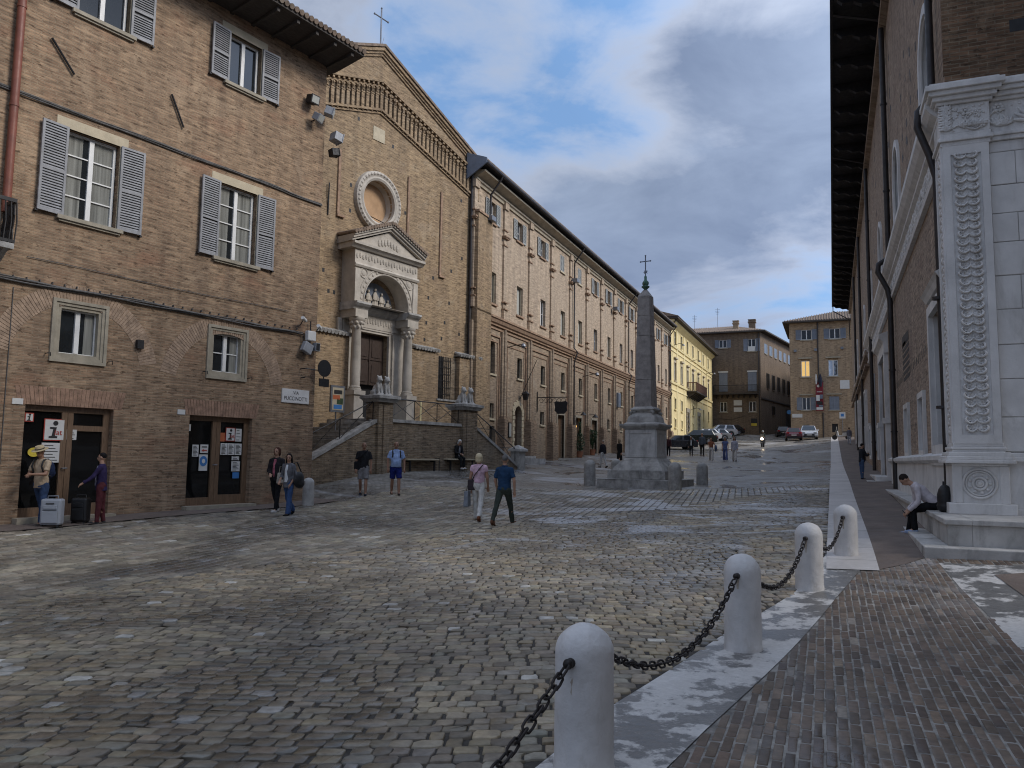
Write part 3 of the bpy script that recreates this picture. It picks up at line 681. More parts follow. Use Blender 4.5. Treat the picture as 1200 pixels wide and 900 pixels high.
# roof with deep eave on rafters, tiles along its edge
m = MB()
m.prism([(-1.25, 12.80), (-1.25, 12.88), (6.5, 15.4), (14.2, 12.88), (14.2, 12.80), (13, 12.62), (0, 12.62)], -12.3, XE+.42, 'x', 0)
rf = L.part(m, 'roof', MT['eave'])
m = MB(); tile_row(m, -12.3, XE+.45, -1.32, 12.93, .085, 0, .5, .32)
for i in range(18): y = -1.2+i*.4; m.tube([(XE+.40, y, 12.97+(y+1.25)*.325), (XE+.40, y+.42, 12.97+(y+1.67)*.325)], [.09, .08], 8)
m.poly([(-12.3, -1.0, 12.99), (XE+.42, -1.0, 12.99), (XE+.42, 6.5, 15.43), (-12.3, 6.5, 15.43)])
L.part(m, 'tiles', MT['tile'], rf)
m = MB()
for i in range(26): x = -11.9+i*.73; m.prism([(-1.15, 12.66), (-1.15, 12.79), (0, 12.79), (0, 12.56)], x-.05, x+.05, 'x')
L.part(m, 'rafters', MT['eave'], rf)
def full_window(key, bars, sash, curt, sills=True, open_l=.0):
    x0, z0 = holes[key][0]; x1, z1 = holes[key][2]
    m = MB(); window_leafs(m, x0+.02, x1-.02, z0+.01, z1-.01, .17, bars)
    w = L.part(m, 'window', MT['white'])
    m = MB(); m.box(x0+.03, x1-.03, .185, .195, z0+.03, z1-.03); L.part(m, 'pane', MT['glassC'] if curt else MT['glass'], w)
    if curt:
        m = MB(); c = (x0+x1)/2; m.box(c-.18, c-.06, .172, .184, z0+.08, z1-.08); L.part(m, 'dark_gap', MT['glass'], w)
    m = MB(); m.box(x0-.28, x1+.2, -.012, .06, z1, z1+.24); m.box(x0-.10, x0, -.008, .2, z0, z1); m.box(x1, x1+.10, -.008, .2, z0, z1); L.part(m, 'lintel', MT['sill'], w)
    m = MB(); m.box(x0-.16, x1+.16, -.10, .2, z0-.09, z0); m.box(x0-.10, x1+.10, -.06, .1, z0-.14, z0-.09); L.part(m, 'sill', MT['frameS'], w)
    sw = .60; h = z1-z0
    for side, dz in ((-1, 0), (1, 0)):
        s_ = shutter_mesh(sw, h+.02, int(h*15))
        o = s_.build('shutter', [MT['shut'], MT['black']], w)
        o.location = ((x0-sw-.02) if side < 0 else x1+.02, -.02 if side > 0 else -.02, z0-.01+L.dz)
        o.rotation_euler = (0, 0, radians(4) if side < 0 else radians(-4))
        if side < 0: o.location.y = -.07
    m = MB()
    for s_ in (-1, 1):
        xx = x0-.62 if s_ < 0 else x1+.62
        m.box(xx-.03, xx+.03, -.09, -.0, z0-.05, z0-.01)
    L.part(m, 'shutter_catch', MT['iron'], w)
    return w
full_window('wtl', 0, 0, False); full_window('wtr', 0, 0, False); full_window('wml', 3, 0, True); full_window('wmr', 3, 0, True)
for key, bars in (('wsl', 0), ('wsr', 1)):
    x0, z0 = holes[key][0]; x1, z1 = holes[key][2]
    m = MB()
    for a, o in ((0, -.05), (.07, -.02), (.14, .01)):
        b = .075
        m.box(x0+a, x0+a+b, o, .2, z0+a, z1-a); m.box(x1-a-b, x1-a, o, .2, z0+a, z1-a)
        m.box(x0+a+b, x1-a-b, o, .2, z0+a, z0+a+b); m.box(x0+a+b, x1-a-b, o, .2, z1-a-b, z1-a)
    f = L.part(m, 'window', MT['frameS'])
    m = MB(); window_leafs(m, x0+.21, x1-.21, z0+.21, z1-.21, .16, bars, .035); L.part(m, 'sash', MT['white'], f)
    m = MB(); m.box(x0+.2, x1-.2, .175, .185, z0+.2, z1-.2); L.part(m, 'pane', MT['glass'], f)
    m = MB(); c = (x0+x1)/2; m.box(c+.18, x1-.26, .162, .174, z0+.22, z1-.22); L.part(m, 'curtain', MT['glassC'], f)
    m = MB()
    for x, z in ((x0-.08, z0+.16), (x1+.06, z0+.12)): m.tube([(x, .0, z), (x, -.1, z), (x+.06, -.12, z+.02), (x+.07, -.1, z-.06)], .012, 6)
    L.part(m, 'hook', MT['iron'], f)
# doors of brown wood and dark glass
def glass_door(key, split, transom, nm):
    x0, z0 = holes[key][0]; x1, z1 = holes[key][2]; y = .20; m = MB(); c = x0+(x1-x0)*split
    m.box(x0, x1, y-.05, y+.05, z1-.13, z1); m.box(x0, x0+.05, y-.05, y+.05, z0+.1, z1-.13); m.box(x1-.16, x1, y-.05, y+.05, z0+.1, z1-.13)
    m.box(c-.13, c-.005, y-.06, y+.04, z0+.1, z1-.13); m.box(c+.005, c+.13, y-.06, y+.04, z0+.1, z1-.13)
    m.box(x0, x1, y-.05, y+.05, z0, z0+.1)
    m.box(x0+.05, c-.13, y-.05, y+.04, z0+.1, z0+.2); m.box(c+.13, x1-.16, y-.05, y+.04, z0+.1, z0+.26)
    if transom: m.box(c+.13, x1-.16, y-.05, y+.04, z1-.55, z1-.42)
    d = L.part(m, 'door', MT['wood'])
    m = MB(); m.box(x0+.04, x1-.04, y+.0, y+.012, z0+.12, z1-.14); L.part(m, 'pane', MT['glassD'], d)
    m = MB(); m.tube([(c-.07, y-.06, z0+1.08), (c-.07, y-.12, z0+1.08), (c+.03, y-.12, z0+1.08)], .014, 8); L.part(m, 'handle', MT['greymetal'], d)
    m = MB(); m.box(x0-.1, x1+.1, -.22, .24, z0-.2, z0-.002); L.part(m, 'step', MT['frameS'], d)
    return d, c, y
d1, c1, y1 = glass_door('d1', .50, True, 1); d2, c2, y2 = glass_door('d2', .47, False, 2)
def sheet(door, x, z, w, h, mt, lines=0, name='notice', y=.13):
    m = MB(); m.box(x, x+w, y-.006, y, z, z+h, 0)
    for i in range(lines):
        zz_ = z+h*(.86-.74*i/max(1, lines-1)); m.box(x+w*.14, x+w*(.6+.25*((i*7) % 3)/2), y-.009, y-.007, zz_-.008, zz_+.008, 1)
    return L.part(m, name, [MT[mt], MT['ink']], door)
TF = Matrix.Rotation(pi/2, 4, 'X')
def info_sign(door, x, z, w, h, y=.13, script=True):
    m = MB(); m.box(x, x+w, y-.012, y, z, z+h, 2); m.box(x+.02, x+w-.02, y-.016, y-.012, z+.02, z+h-.02, 0)
    yy = y-.020; cx = x+w*.48
    m.lathe([(w*.12, -.004), (w*.12, .004)], (0, 0, 0), 14, 1)
    for k in range(28, 0, -1):
        v = m.V[-k]; m.V[-k] = (cx+w*.06+v[0], yy+v[2], z+h*.80+v[1])
    m.prism([(cx-w*.20, z+h*.62), (cx+w*.12, z+h*.62), (cx+w*.06, z+h*.22), (cx+w*.18, z+h*.20), (cx+w*.16, z+h*.12), (cx-w*.24, z+h*.12), (cx-w*.23, z+h*.2), (cx-w*.1, z+h*.22), (cx-w*.04, z+h*.53), (cx-w*.20, z+h*.54)], yy-.002, yy+.002, 'y', 1)
    if script: m.text('iat', h*.36, Matrix.Translation((cx+w*.20, yy-.006, z+h*.38)) @ TF @ Matrix.Shear('XY', 4, (.25, 0)), 2, .001)
    return L.part(m, 'info_sign', [MT['paper'], MT['ink'], MT['redink']], door)
yd = .155
info_sign(d1, -1.50, .25, .46, .50, yd); sheet(d1, -1.0, .28, .24, .24, 'paper', 5, y=yd); info_sign(d1, -1.92, .66, .19, .20, yd, False)
m = MB(); m.lathe([(.13, -.004), (.13, .004)], (0, 0, 0), 20)
m.V = [(-1.68+a, yd-.01+c_, -.02+b*.8) for a, b, c_ in m.V]; L.part(m, 'yellow_sticker', MT['yellowp'], d1)
sheet(d1, -1.52, -.25, .42, .45, 'paper', 6, y=yd)
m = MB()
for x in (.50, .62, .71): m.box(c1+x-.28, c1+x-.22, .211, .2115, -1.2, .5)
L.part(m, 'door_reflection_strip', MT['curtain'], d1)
sheet(d2, 2.30, -.08, .19, .32, 'paper', 8, y=yd)
s_ = sheet(d2, 2.54, .02, .24, .23, 'paper', 0, y=yd)
m = MB(); m.prism([(2.58, .09), (2.64, .13), (2.64, .105), (2.74, .105), (2.74, .075), (2.64, .075), (2.64, .05)], yd-.012, yd-.008, 'y'); m.box(2.58, 2.74, yd-.012, yd-.008, .17, .20, 1); L.part(m, 'arrow', [MT['redink'], MT['ink']], d2)
m = MB(); m.box(2.52, 2.78, yd-.006, yd, -.46, -.02, 0)
m.lathe([(.115, -.003), (.115, .003)], (0, 0, 0), 20, 1); k0 = len(m.V)-40
m.lathe([(.05, -.003), (.05, .003)], (0, 0, 0), 14, 0)
m.V = m.V[:k0]+[(2.65+a, yd-(.010 if i < 40 else .016)+c_, -.20+b*1.2) for i, (a, b, c_) in enumerate(m.V[k0:])]
L.part(m, 'poster', [MT['paper'], MT['bluep']], d2)
sheet(d2, 3.13, .35, .16, .24, 'orange', 0, y=yd); info_sign(d2, 3.31, .36, .31, .38, yd); sheet(d2, 3.64, .36, .20, .36, 'paper', 4, y=yd)
for i in range(3): sheet(d2, 3.17+.235*i, -.02, .22, .32, 'paper', 8, y=yd)
sheet(d2, 3.55, -.17, .24, .11, 'paper', 3, y=yd); sheet(d2, 3.55, -.48, .28, .28, 'paper', 7, y=yd); sheet(d2, 3.60, -.68, .22, .17, 'bluep', 0, y=yd)
m = MB(); m.box(2.12, 2.16, yd-.006, yd, .60, .78); m.box(2.165, 2.22, yd-.006, yd, .60, .78, 0); L.part(m, 'notice', [MT['paper'], MT['ink']], d2)
for x, z in ((-2.27, 1.03), (1.70, 1.02)):
    m = MB(); m.box(x, x+.22, -.02, 0, z, z+.13); L.part(m, 'number_plate', MT['paper'])
# brick arches that relieve the openings, set a hair proud of the wall
m = MB()
def vous(cx, zc, r0, r1, a0, a1, n, sz=1.0):
    for i in range(n):
        a = a0+(a1-a0)*(i+.08)/n; b = a0+(a1-a0)*(i+.92)/n; o = -.006-.004*random.random()
        q = [(cx+r*cos(t), zc+r*sin(t)*sz) for r, t in ((r0, a), (r1, a), (r1, b), (r0, b))]
        m.prism(q, o, .02, 'y', 0)
vous(-.92, 1.85, 1.55, 2.0, radians(12), radians(168), 66, 1.02); L.part(m, 'relieving_arch', MT['voussoir']); m = MB(); vous(3.12, 1.75, 1.55, 2.0, radians(10), radians(170), 66, 1.02)
L.part(m, 'relieving_arch', MT['voussoir'])
for x0, x1, z0, z1 in ((-2.15, .2, 1.045, 1.46), (1.95, 4.2, 1.025, 1.44)):
    m = MB()
    n = 26
    for i in range(n):
        a = x0+(x1-x0)*(i+.05)/n; b = x0+(x1-x0)*(i+.95)/n; k = (a+b)/2-(x0+x1)/2
        m.prism([(a-.0, z0), (b, z0), (b+k*.08, z1), (a+k*.08, z1)], -.006-.005*random.random(), .02, 'y')
    L.part(m, 'flat_arch', MT['redbrick'])
# bundled cables along the wall, drainpipe, tie rods
m = MB()
xs_ = np.linspace(-12, 6.33, 60)
for k, (dz_, dy) in enumerate(((0, -.04), (.03, -.03), (-.028, -.035))):
    m.tube([(x, dy-.01*sin(x*3+k), 8.0+dz_+.012*sin(x*1.7+k)-.02*(x > 5)) for x in xs_], .017, 6)
L.part(m, 'cable_run', MT['cable'])
m = MB()
for k, (dz_, dy) in enumerate(((0, -.05), (.035, -.035), (-.035, -.04), (-.02, -.07))):
    m.tube([(x, dy-.012*sin(x*2.3+k), 3.77-.06*(x > 1.5)*min(1, x-1.5)*.6+dz_+.02*sin(x*2.1+k)-(.09*max(0, x-5)**2 if x > 5 else 0)*.3) for x in np.linspace(-12, 5.75, 60)], .018, 6)
for i in range(64): x = -11.8+i*.275; m.box(x-.009, x+.009, -.06, 0, 3.82, 3.87)
m.tube([(x, -.03, 4.32-.02*sin(x)) for x in np.linspace(-2.2, 5.2, 30)], .010, 5)
m.tube([(-2.42, -.02, z) for z in (-1.2, .9, 3.6)], .010, 5)
L.part(m, 'cable_run', MT['cable'])
m = MB(); m.tube([(-2.73, -.11, 13), (-2.73, -.11, 5.2)], .088, 14); 
for z in (11.6, 9.9, 7.6): m.lathe([(.10, 0), (.10, .06)], (-2.73, -.11, z), 14)
L.part(m, 'drainpipe', MT['pipe'], smooth=50)
m = MB(); m.tube([(-2.03, -.05, 9.55), (-1.48, -.05, 8.9)], .026, 6); L.part(m, 'tie_rod', MT['iron'])
m = MB(); m.tube([(1.0, -.05, 9.45), (1.39, -.05, 8.68)], .026, 6); L.part(m, 'tie_rod', MT['iron'])
m = MB(); m.box(.45, .62, -.10, 0, 1.98+.62, 2.2+.62); L.part(m, 'junction_box', MT['black'])
# end of an iron balcony at the picture's edge
m = MB(); m.box(-5.2, -2.72, -.60, -.0, 4.30, 4.42); m.prism([(-.55, 4.3), (0, 4.3), (0, 3.9)], -2.9, -2.8, 'x')
b_ = L.part(m, 'balcony', MT['darkstone'])
m = MB(); m.box(-5.2, -2.72, -.60, -.56, 5.32, 5.40); m.box(-2.76, -2.72, -.56, 0, 5.32, 5.40); m.box(-5.2, -2.72, -.59, -.57, 4.44, 4.50)
for i in range(24): x = -5.15+i*.11; m.tube([(x-.1, -.58, 4.42), (x-.07, -.58, 4.9), (x-.1, -.58, 5.32)], .016, 5)
for i in range(9):
    y = -.54+i*.062; m.tube([(-2.74, y, 4.42), (-2.74, y+.03, 4.75), (-2.74, y-.03, 5.05), (-2.74, y, 5.34)], .018, 5)
    m.tube([(-2.74, y+.045+.03*cos(t), 4.88+.05*sin(t)+.2*(i % 2)) for t in np.linspace(0, 2*pi, 9)], .010, 4)
L.part(m, 'railing', MT['iron'], b_)

# things fixed to the left house
def wall_thing(name, B, loc, mb, mats, label, cat, group=None, smooth=None):
    o = mb.build(name, mats, None, 0, smooth, loc=B.world(*loc), rz=B.rz); return tag(o, label, cat, group)
m = MB(); m.box(0, 1.04, -.035, 0, 0, .42, 0); m.box(.02, 1.02, -.037, -.035, .02, .40, 0)
m.text('VIA', .14, Matrix.Translation((.52, -.040, .305)) @ TF, 1, .001); m.text('PUCCINOTTI', .165, Matrix.Translation((.52, -.040, .13)) @ TF, 1, .001, sx=.92)
wall_thing('street_sign', L, (5.07, 0, 1.57), m, [MT['marble'], MT['ink']], 'white marble street name plate reading VIA PUCCINOTTI on brick house corner', 'street sign')
def spot(x, y, z, s, yaw_, pit, label, mat='lamp', arm=True):
    t = empty('spotlight', L.world(x, y, z), L.rz, label, 'spotlight', 'spotlights under the eave corner')
    m = MB(); m.M = Matrix.Rotation(yaw_, 4, 'Z') @ Matrix.Rotation(pit, 4, 'X')
    m.box(-.17*s, .17*s, -.12*s, .16*s, -.14*s, .14*s); m.box(-.19*s, .19*s, -.15*s, -.12*s, -.16*s, .16*s)
    m.build('housing', MT[mat], t, bevel=.01)
    m = MB(); m.M = Matrix.Rotation(yaw_, 4, 'Z') @ Matrix.Rotation(pit, 4, 'X'); m.box(-.15*s, .15*s, -.158*s, -.152*s, -.12*s, .12*s); m.build('lens', MT['curtain'], t)
    m = MB(); m.tube([(0, .1*s, 0), (0, .25*s, -.05), (0, -y, -.05)], .02, 6); m.build('bracket', MT['iron'], t)
spot(5.62, -.22, 11.15, .9, 0, .2, 'upper black floodlight beneath the eave of brick house', 'black'); spot(5.80, -.30, 10.62, .8, .3, .5, 'pale grey floodlight below the black one on brick house')
spot(6.22, -.35, 10.95, .9, .8, .3, 'pale square floodlight nearest the eave corner of brick house')
spot(6.62, -.28, 10.25, 1.0, 1.4, .2, 'grey floodlight turned toward the church gable'); spot(6.58, -.24, 9.75, .85, 1.3, -.2, 'lowest black floodlight of the corner cluster', 'black')
def camera_thing(x, z, ln, label, name='security_camera'):
    t = empty(name, L.world(x, -.25, z), L.rz+.5, label, 'camera', 'cameras at the house corner')
    m = MB(); m.tube([(-ln/2, 0, .02), (ln/2, 0, -.03)], .055, 12); m.ell((ln/2, 0, -.03), .056, 10); m.build('body', MT['white'], t, smooth=50)
    m = MB(); m.tube([(0, 0, 0), (0, .12, -.2), (-.1, .22, -.28)], .016, 6); m.build('bracket', MT['iron'], t)
camera_thing(5.60, 4.15, .26, 'white bullet camera left of the pair on brick house'); camera_thing(6.22, 4.0, .20, 'smaller white camera nearer the corner of brick house')
t = empty('router_box', L.world(6.0, 0, 3.35), L.rz, 'white and grey antenna boxes beside the cameras at house corner', 'equipment box')
m = MB(); m.box(-.18, .14, -.22, -.06, .18, .48); m.build('cabinet', MT['white'], t, bevel=.02)
m = MB(); m.M = Matrix.Rotation(.4, 4, 'Y'); m.box(-.3, .05, -.24, -.08, -.28, .04); m.build('speaker_box', MT['lamp'], t, bevel=.02)
m = MB(); m.box(.12, .3, -.24, -.08, -.12, .14); m.box(.14, .28, -.245, -.24, -.1, .12, 1); m.build('antenna_box', [MT['lamp'], MT['black']], t)
m = MB(); m.tube([(0, 0, 0), (0, -.1, .1), (0, -.1, .8)], .018, 6); m.tube([(-.25, -.1, .4), (-.25, -.1, -.3)], .012, 6); m.build('bracket', MT['iron'], t)
t = empty('road_sign', L.world(6.50, -.25, 2.72), L.rz, 'black round road sign seen from behind on house corner', 'road sign')
m = MB(); m.lathe([(.27, -.01), (.27, .01)], (0, 0, 0), 24); m.V = [(a, b_2*0+c_, b_2) for a, b_2, c_ in m.V]; m.build('disc', MT['black'], t)
m = MB(); m.box(-.20, .20, -.012, .012, -.58, -.33); m.build('plate', MT['black'], t)
m = MB(); m.tube([(0, .03, .1), (0, .03, -.55)], .02, 6); m.tube([(-.75, .24, -.08), (-.75, .03, -.08), (0, .03, -.08)], .018, 6); m.tube([(-.72, .24, -.35), (-.72, .06, -.35)], .018, 6); m.build('bracket', MT['iron'], t)

# ================================================================ taller house wall behind the left house's roof
m = MB()
o = L.world(2.0, 9.0, 0)
H2 = Bld('rear_house', o[:2], L.rz, 5, 'plain ochre brick gable rising behind the roof of the left house', 'house')
m.wall([(-12, -3), (5.0, -3), (5.0, 16.0), (-3.5, 22), (-12, 16)], [], .2); m.box(-12, 5.0, .02, 7, -3, 15.98); H2.part(m, 'wall', MT['brickC'])
m = MB(); m.prism([(-3.5, 22.02), (5.35, 15.78), (5.35, 15.95), (-3.5, 22.2), (-12.3, 15.95), (-12.3, 15.78)], -.35, 7, 'y'); H2.part(m, 'roof', MT['tile'])
# ================================================================ the church
C = Bld('church', PC[:2], ANG(aC), .9, 'ochre brick church with arcaded gable frieze and pale stone portal', 'church')
sc = -1.77; HW = 7.0
zr = lambda s, a, sl: a-abs(s-sc)*sl     # height of a sloping line over s
m = MB()
gab = [(sc-HW, -4), (sc+HW, -4), (sc+HW, zr(sc+HW, 17.85, .427)), (sc, 17.85), (sc-HW, zr(sc-HW, 17.85, .427))]
rose = [(sc+.93*cos(t), 10.97+.93*sin(t)) for t in np.linspace(0, 2*pi, 33)[:-1]]
dh = rect(sc-.86, sc+.86, 1.45, 5.2)
m.wall(gab, [rose, dh], .45)
m.box(sc-HW, sc+HW, .46, 30, -4, 14.8)
C.part(m, 'wall', MT['brickC'])
# raking brick cornice and roof
m = MB()
for sgn in (-1, 1):
    for (o, a, b) in ((.06, 17.62, 17.74), (.11, 17.74, 17.86), (.18, 17.86, 18.0)):
        x1 = sc+sgn*(HW+.02); q = [(sc, a), (x1, zr(x1, a, .427)), (x1, zr(x1, b, .427)), (sc, b)]
        m.prism(q, -o, .0, 'y')
C.part(m, 'gable_cornice', MT['brickC'])
m = MB()
for sgn in (-1, 1):
    x1 = sc+sgn*(HW+.35); q = [(sc, 18.03), (x1, zr(x1, 18.03, .427)), (x1, zr(x1, 18.15, .427)), (sc, 18.15)]; m.prism(q, -.24, 30, 'y')
C.part(m, 'roof', MT['tile'])
# arcaded frieze: dentil courses and a blind arcade of pointed niches
m = MB(); SL = .30; n = 25
for sgn in (-1, 1):
    for a, b, o in ((16.40, 16.50, .16), (16.22, 16.30, .06), (15.10, 15.20, .13), (14.98, 15.06, .06)):
        x1 = sc+sgn*(HW-.02); m.prism([(sc, a), (x1, zr(x1, a, SL)), (x1, zr(x1, b, SL)), (sc, b)], -o, .0, 'y')
for i in range(-n, n+1):
    s_ = sc+i*.278
    m.box(s_-.05, s_+.05, -.14, 0, zr(s_, 16.30, SL), zr(s_, 16.40, SL)-.005); 
    m.box(s_-.045, s_+.045, -.10, 0, zr(s_, 15.06, SL), zr(s_, 15.10, SL)+.01)
    # colonnette with bracket head, proud of the recessed band
    m.box(s_-.082, s_+.082, -.10, 0, zr(s_, 15.2, SL), zr(s_, 15.84, SL)); m.box(s_-.10, s_+.10, -.115, 0, zr(s_, 15.84, SL), zr(s_, 15.90, SL))
    for q in (-1, 1):
        pts = [(s_+q*.06, zr(s_, 15.90, SL))]+[(s_+q*(.139*(1-cos(t))), zr(s_, 15.93, SL)+.22*sin(t)) for t in np.linspace(.25, pi/2, 5)]
        pts.append((s_, zr(s_, 16.22, SL)-.0)); pts = pts if q > 0 else pts[::-1]
        m.prism(pts, -.11, 0, 'y')
C.part(m, 'frieze', MT['brickC'])
m = MB()
for i in range(-n, n):
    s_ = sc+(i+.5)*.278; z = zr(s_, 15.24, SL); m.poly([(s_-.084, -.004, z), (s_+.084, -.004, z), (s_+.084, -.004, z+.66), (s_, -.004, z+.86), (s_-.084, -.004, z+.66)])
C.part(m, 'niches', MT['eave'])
m = MB(); m.box(-2.15, -1.45, -.03, 0, 13.72, 14.32); C.part(m, 'plaque', MT['sill'])
# long vertical slots, putlog holes
for s_, z0, z1 in ((-4.0, 9.85, 12.62), (.14, 9.2, 12.72), (2.42, 8.6, 12.68)):
    m = MB(); m.box(s_-.05, s_+.05, -.07, 0, z0, z1, 0); m.box(s_+.05, s_+.12, -.02, 0, z0, z1, 0)
    if s_ != .14: m.box(s_-.05, s_+.35, -.10, 0, z0-.08, z0+.01)
    C.part(m, 'brick_rib', MT['terra'])
m = MB()
for s_, z in ((-3.3, 11.3), (-3.3, 10.2), (-3.0, 14.3), (-.9, 13.8), (.0, 11.0), (3.95, 12.7), (4.1, 9.8), (3.3, 9.0), (2.0, 8.4), (1.7, 7.4), (3.2, 7.4), (1.6, 6.2), (2.9, 6.4), (-4.3, 6.6), (-4.0, 6.6), (4.0, 6.0), (1.5, 5.4), (2.7, 5.6), (-4.6, 7.4), (1.2, 3.9)):
    m.box(s_-.06, s_+.06, -.004, .02, z-.08, z+.08)
C.part(m, 'putlog_holes', MT['black'])
m = MB(); m.tube([(-4.55, -.1, 11.0), (-4.5, -.02, 9.7)], .03, 6); C.part(m, 'tie_rod', MT['iron']); m = MB(); m.tube([(1.05, -.1, 9.6), (1.05, -.02, 8.9)], .025, 6); C.part(m, 'tie_rod', MT['iron'])
# round window walled up with plaster
m = MB(); rr = [(.93, .10), (.93, -.16), (1.02, -.20), (1.10, -.17), (1.22, -.22), (1.33, -.16), (1.36, 0)]; k = 48
R_ = [[m.v(sc+r*cos(2*pi*i/k), y, 10.97+r*sin(2*pi*i/k)) for i in range(k)] for r, y in [(.86, .35)]+rr]
for a, b in zip(R_[:-1], R_[1:]):
    for i in range(k): m.f((a[i], a[(i+1) % k], b[(i+1) % k], b[i]))
for i in range(40):
    t = 2*pi*i/40; m.ell((sc+1.22*cos(t), -.21, 10.97+1.22*sin(t)), (.06, .035, .06), 6)
w = C.part(m, 'round_window', MT['portal'], smooth=40)
m = MB(); m.poly([(sc+.93*cos(2*pi*i/k), .33, 10.97+.93*sin(2*pi*i/k)) for i in range(k)]); C.part(m, 'plaster_infill', M('ochre_infill', (.43, .27, .15), .9, var=.2, vs=1.5, stain=(.5, .38, .25)), w)
m = MB(); m.tube([(sc-.1, .3, 10.4), (sc+.15, -.3, 10.05)], .02, 6); C.part(m, 'iron_bar', MT['iron'], w)
# metal cross on the gable
t = empty('gable_cross', C.world(sc+.1, .2, 18.1), C.rz, 'thin metal cross on the church gable peak', 'cross')
m = MB(); m.tube([(0, 0, -.1), (0, 0, 1.9)], .035, 6); m.tube([(-.42, 0, 1.45), (.42, 0, 1.45)], .03, 6)
for a, z in ((-.42, 1.45), (.42, 1.45), (0, 1.9)): m.ell((a, 0, z), .05, 6)
m.build('shaft', MT['greymetal'], t); m = MB(); m.tube([(-.0, .0, -.1), (.3, .1, .7)], .012, 5); m.build('stay_wire', MT['greymetal'], t)
# thicker lower wall with tiled ledges and barred recess
m = MB()
m.wall([(sc-HW, -4), (-3.35, -4), (-3.35, 4.85), (sc-HW, 4.85)], [], .1, -.28); m.poly([(-3.35, -.28, -4), (-3.35, 0, -4), (-3.35, 0, 4.85), (-3.35, -.28, 4.85)]); m.poly([(sc-HW, -.28, 4.85), (-3.35, -.28, 4.85), (-3.35, 0, 4.85), (sc-HW, 0, 4.85)])
m.wall([(.35, -4), (5.6, -4), (5.6, 4.8), (3.73, 4.8), (3.73, 2.70), (2.18, 2.70), (2.18, 4.8), (.35, 4.8)], [], .1, -.30)
for x in (.35, 5.6, 3.73, 2.18): m.poly([(x, -.3, 2.7 if x in (3.73, 2.18) else -4), (x, 0, 2.7 if x in (3.73, 2.18) else -4), (x, 0, 4.8), (x, -.3, 4.8)])
m.poly([(2.18, -.3, 2.7), (3.73, -.3, 2.7), (3.73, 0, 2.7), (2.18, 0, 2.7)])
for a, b in ((.35, 2.18), (3.73, 5.6)): m.poly([(a, -.3, 4.8), (b, -.3, 4.8), (b, 0, 4.8), (a, 0, 4.8)])
C.part(m, 'lower_wall', MT['brickC'])
m = MB()
for a, b in ((sc-HW, -3.3), (.5, 2.2), (3.65, 5.4)): m = MB(); tile_row(m, a, b, -.42, 4.90, .085, 0, .45, .35); m.box(a, b, -.36, 0, 4.86, 4.9); C.part(m, 'tiled_ledge', MT['darkstone'])
m = MB(); m.box(2.2, 3.71, -.02, -.012, 2.72, 4.75); bw_ = C.part(m, 'barred_window', MT['black'])
m = MB()
for i in range(9): m.box(2.22+i*.045*3, 2.24+i*.045*3, -.10, -.08, 2.72, 4.75)
for i in range(6): m.box(2.2, 3.3, -.105, -.095, 2.95+i*.32, 2.97+i*.32)
C.part(m, 'iron_bars', MT['iron'], bw_)
m = MB(); m.box(2.82, 3.71, -.07, -.03, 2.72, 4.75); C.part(m, 'brick_infill', MT['brickSt'], bw_)
m = MB(); m.box(2.1, 3.8, -.36, -.0, 2.62, 2.70); C.part(m, 'sill', MT['darkstone'], bw_)
m = MB()
for x in (4.62, 4.80): m.tube([(x, -.14, 14.6), (x, -.14, 5.0)], .085, 10)
m.box(4.45, 4.95, -.26, 0, 14.3, 14.7); C.part(m, 'drainpipe', MT['pipeD'], smooth=50)
# ---- portal
st = MT['portal']
m = MB()
for sg in (-1, 1):
    m.box(sc+sg*1.33-.47, sc+sg*1.33+.47, -.12, 0, 1.4, 5.6)              # pilaster slab beside the door
    for a, o in ((.87, .06), (.97, .10), (1.05, .15)): m.box(min(sc+sg*a, sc+sg*(a+.09)), max(sc+sg*a, sc+sg*(a+.09)), -.02-o, 0, 1.45, 5.28)
    m.box(sc+sg*1.95-.10, sc+sg*1.95+.10, -.10, 0, 1.4, 5.6)
for z0, z1, o in ((5.20, 5.30, .1), (5.30, 5.38, .14)): m.box(sc-1.13, sc+1.13, -o, 0, z0, z1)
m.box(sc-1.6, sc+1.6, -.16, 0, 5.38, 5.92)
P_ = C.part(m, 'portal', st)
m = MB()
for i in range(15): s_ = sc-1.1+i*.157; m.ell((s_, -.17, 5.66+.04*(i % 2)), (.06, .03, .13), 6)
C.part(m, 'carved_frieze', MT['portal'], P_)
cols = []
for sg in (-1, 1):
    x = sc+sg*1.52; y = -.62
    m = MB(); m.box(x-.30, x+.30, y-.30, -.0, 1.35, 1.55); m.box(x-.25, x+.25, y-.25, .0, 1.55, 2.45); m.box(x-.31, x+.31, y-.31, 0, 2.45, 2.62)
    C.part(m, 'pedestal', st, P_)
    m = MB(); m.lathe([(.27, 0), (.27, .08), (.23, .10), (.25, .15), (.2, .19), (.205, .25), (.21, .9), (.185, 2.45), (.20, 2.48)], (x, y, 2.62), 20)
    C.part(m, 'column', MT['portal'], P_, smooth=40)
    m = MB(); m.lathe([(.19, 0), (.22, .1), (.24, .25), (.30, .38), (.33, .42), (.33, .5)], (x, y, 5.1), 12)
    for k in range(8):
        a = 2*pi*k/8; m.ell((x+.25*cos(a), y+.25*sin(a), 5.38), (.08, .08, .08), 6); m.ell((x+.22*cos(a+.4), y+.22*sin(a+.4), 5.22), (.06, .06, .09), 6)
    C.part(m, 'capital', MT['portal'], P_, smooth=60)
    m = MB(); m.box(x-.34, x+.34, y-.28, -.0, 5.6, 5.92); C.part(m, 'entablature_block', st, P_)
m = MB()
co_ = [(0, 5.92), (.2, 5.92), (.24, 6.0), (.34, 6.06), (.42, 6.14), (.42, 6.22), (0, 6.25)]
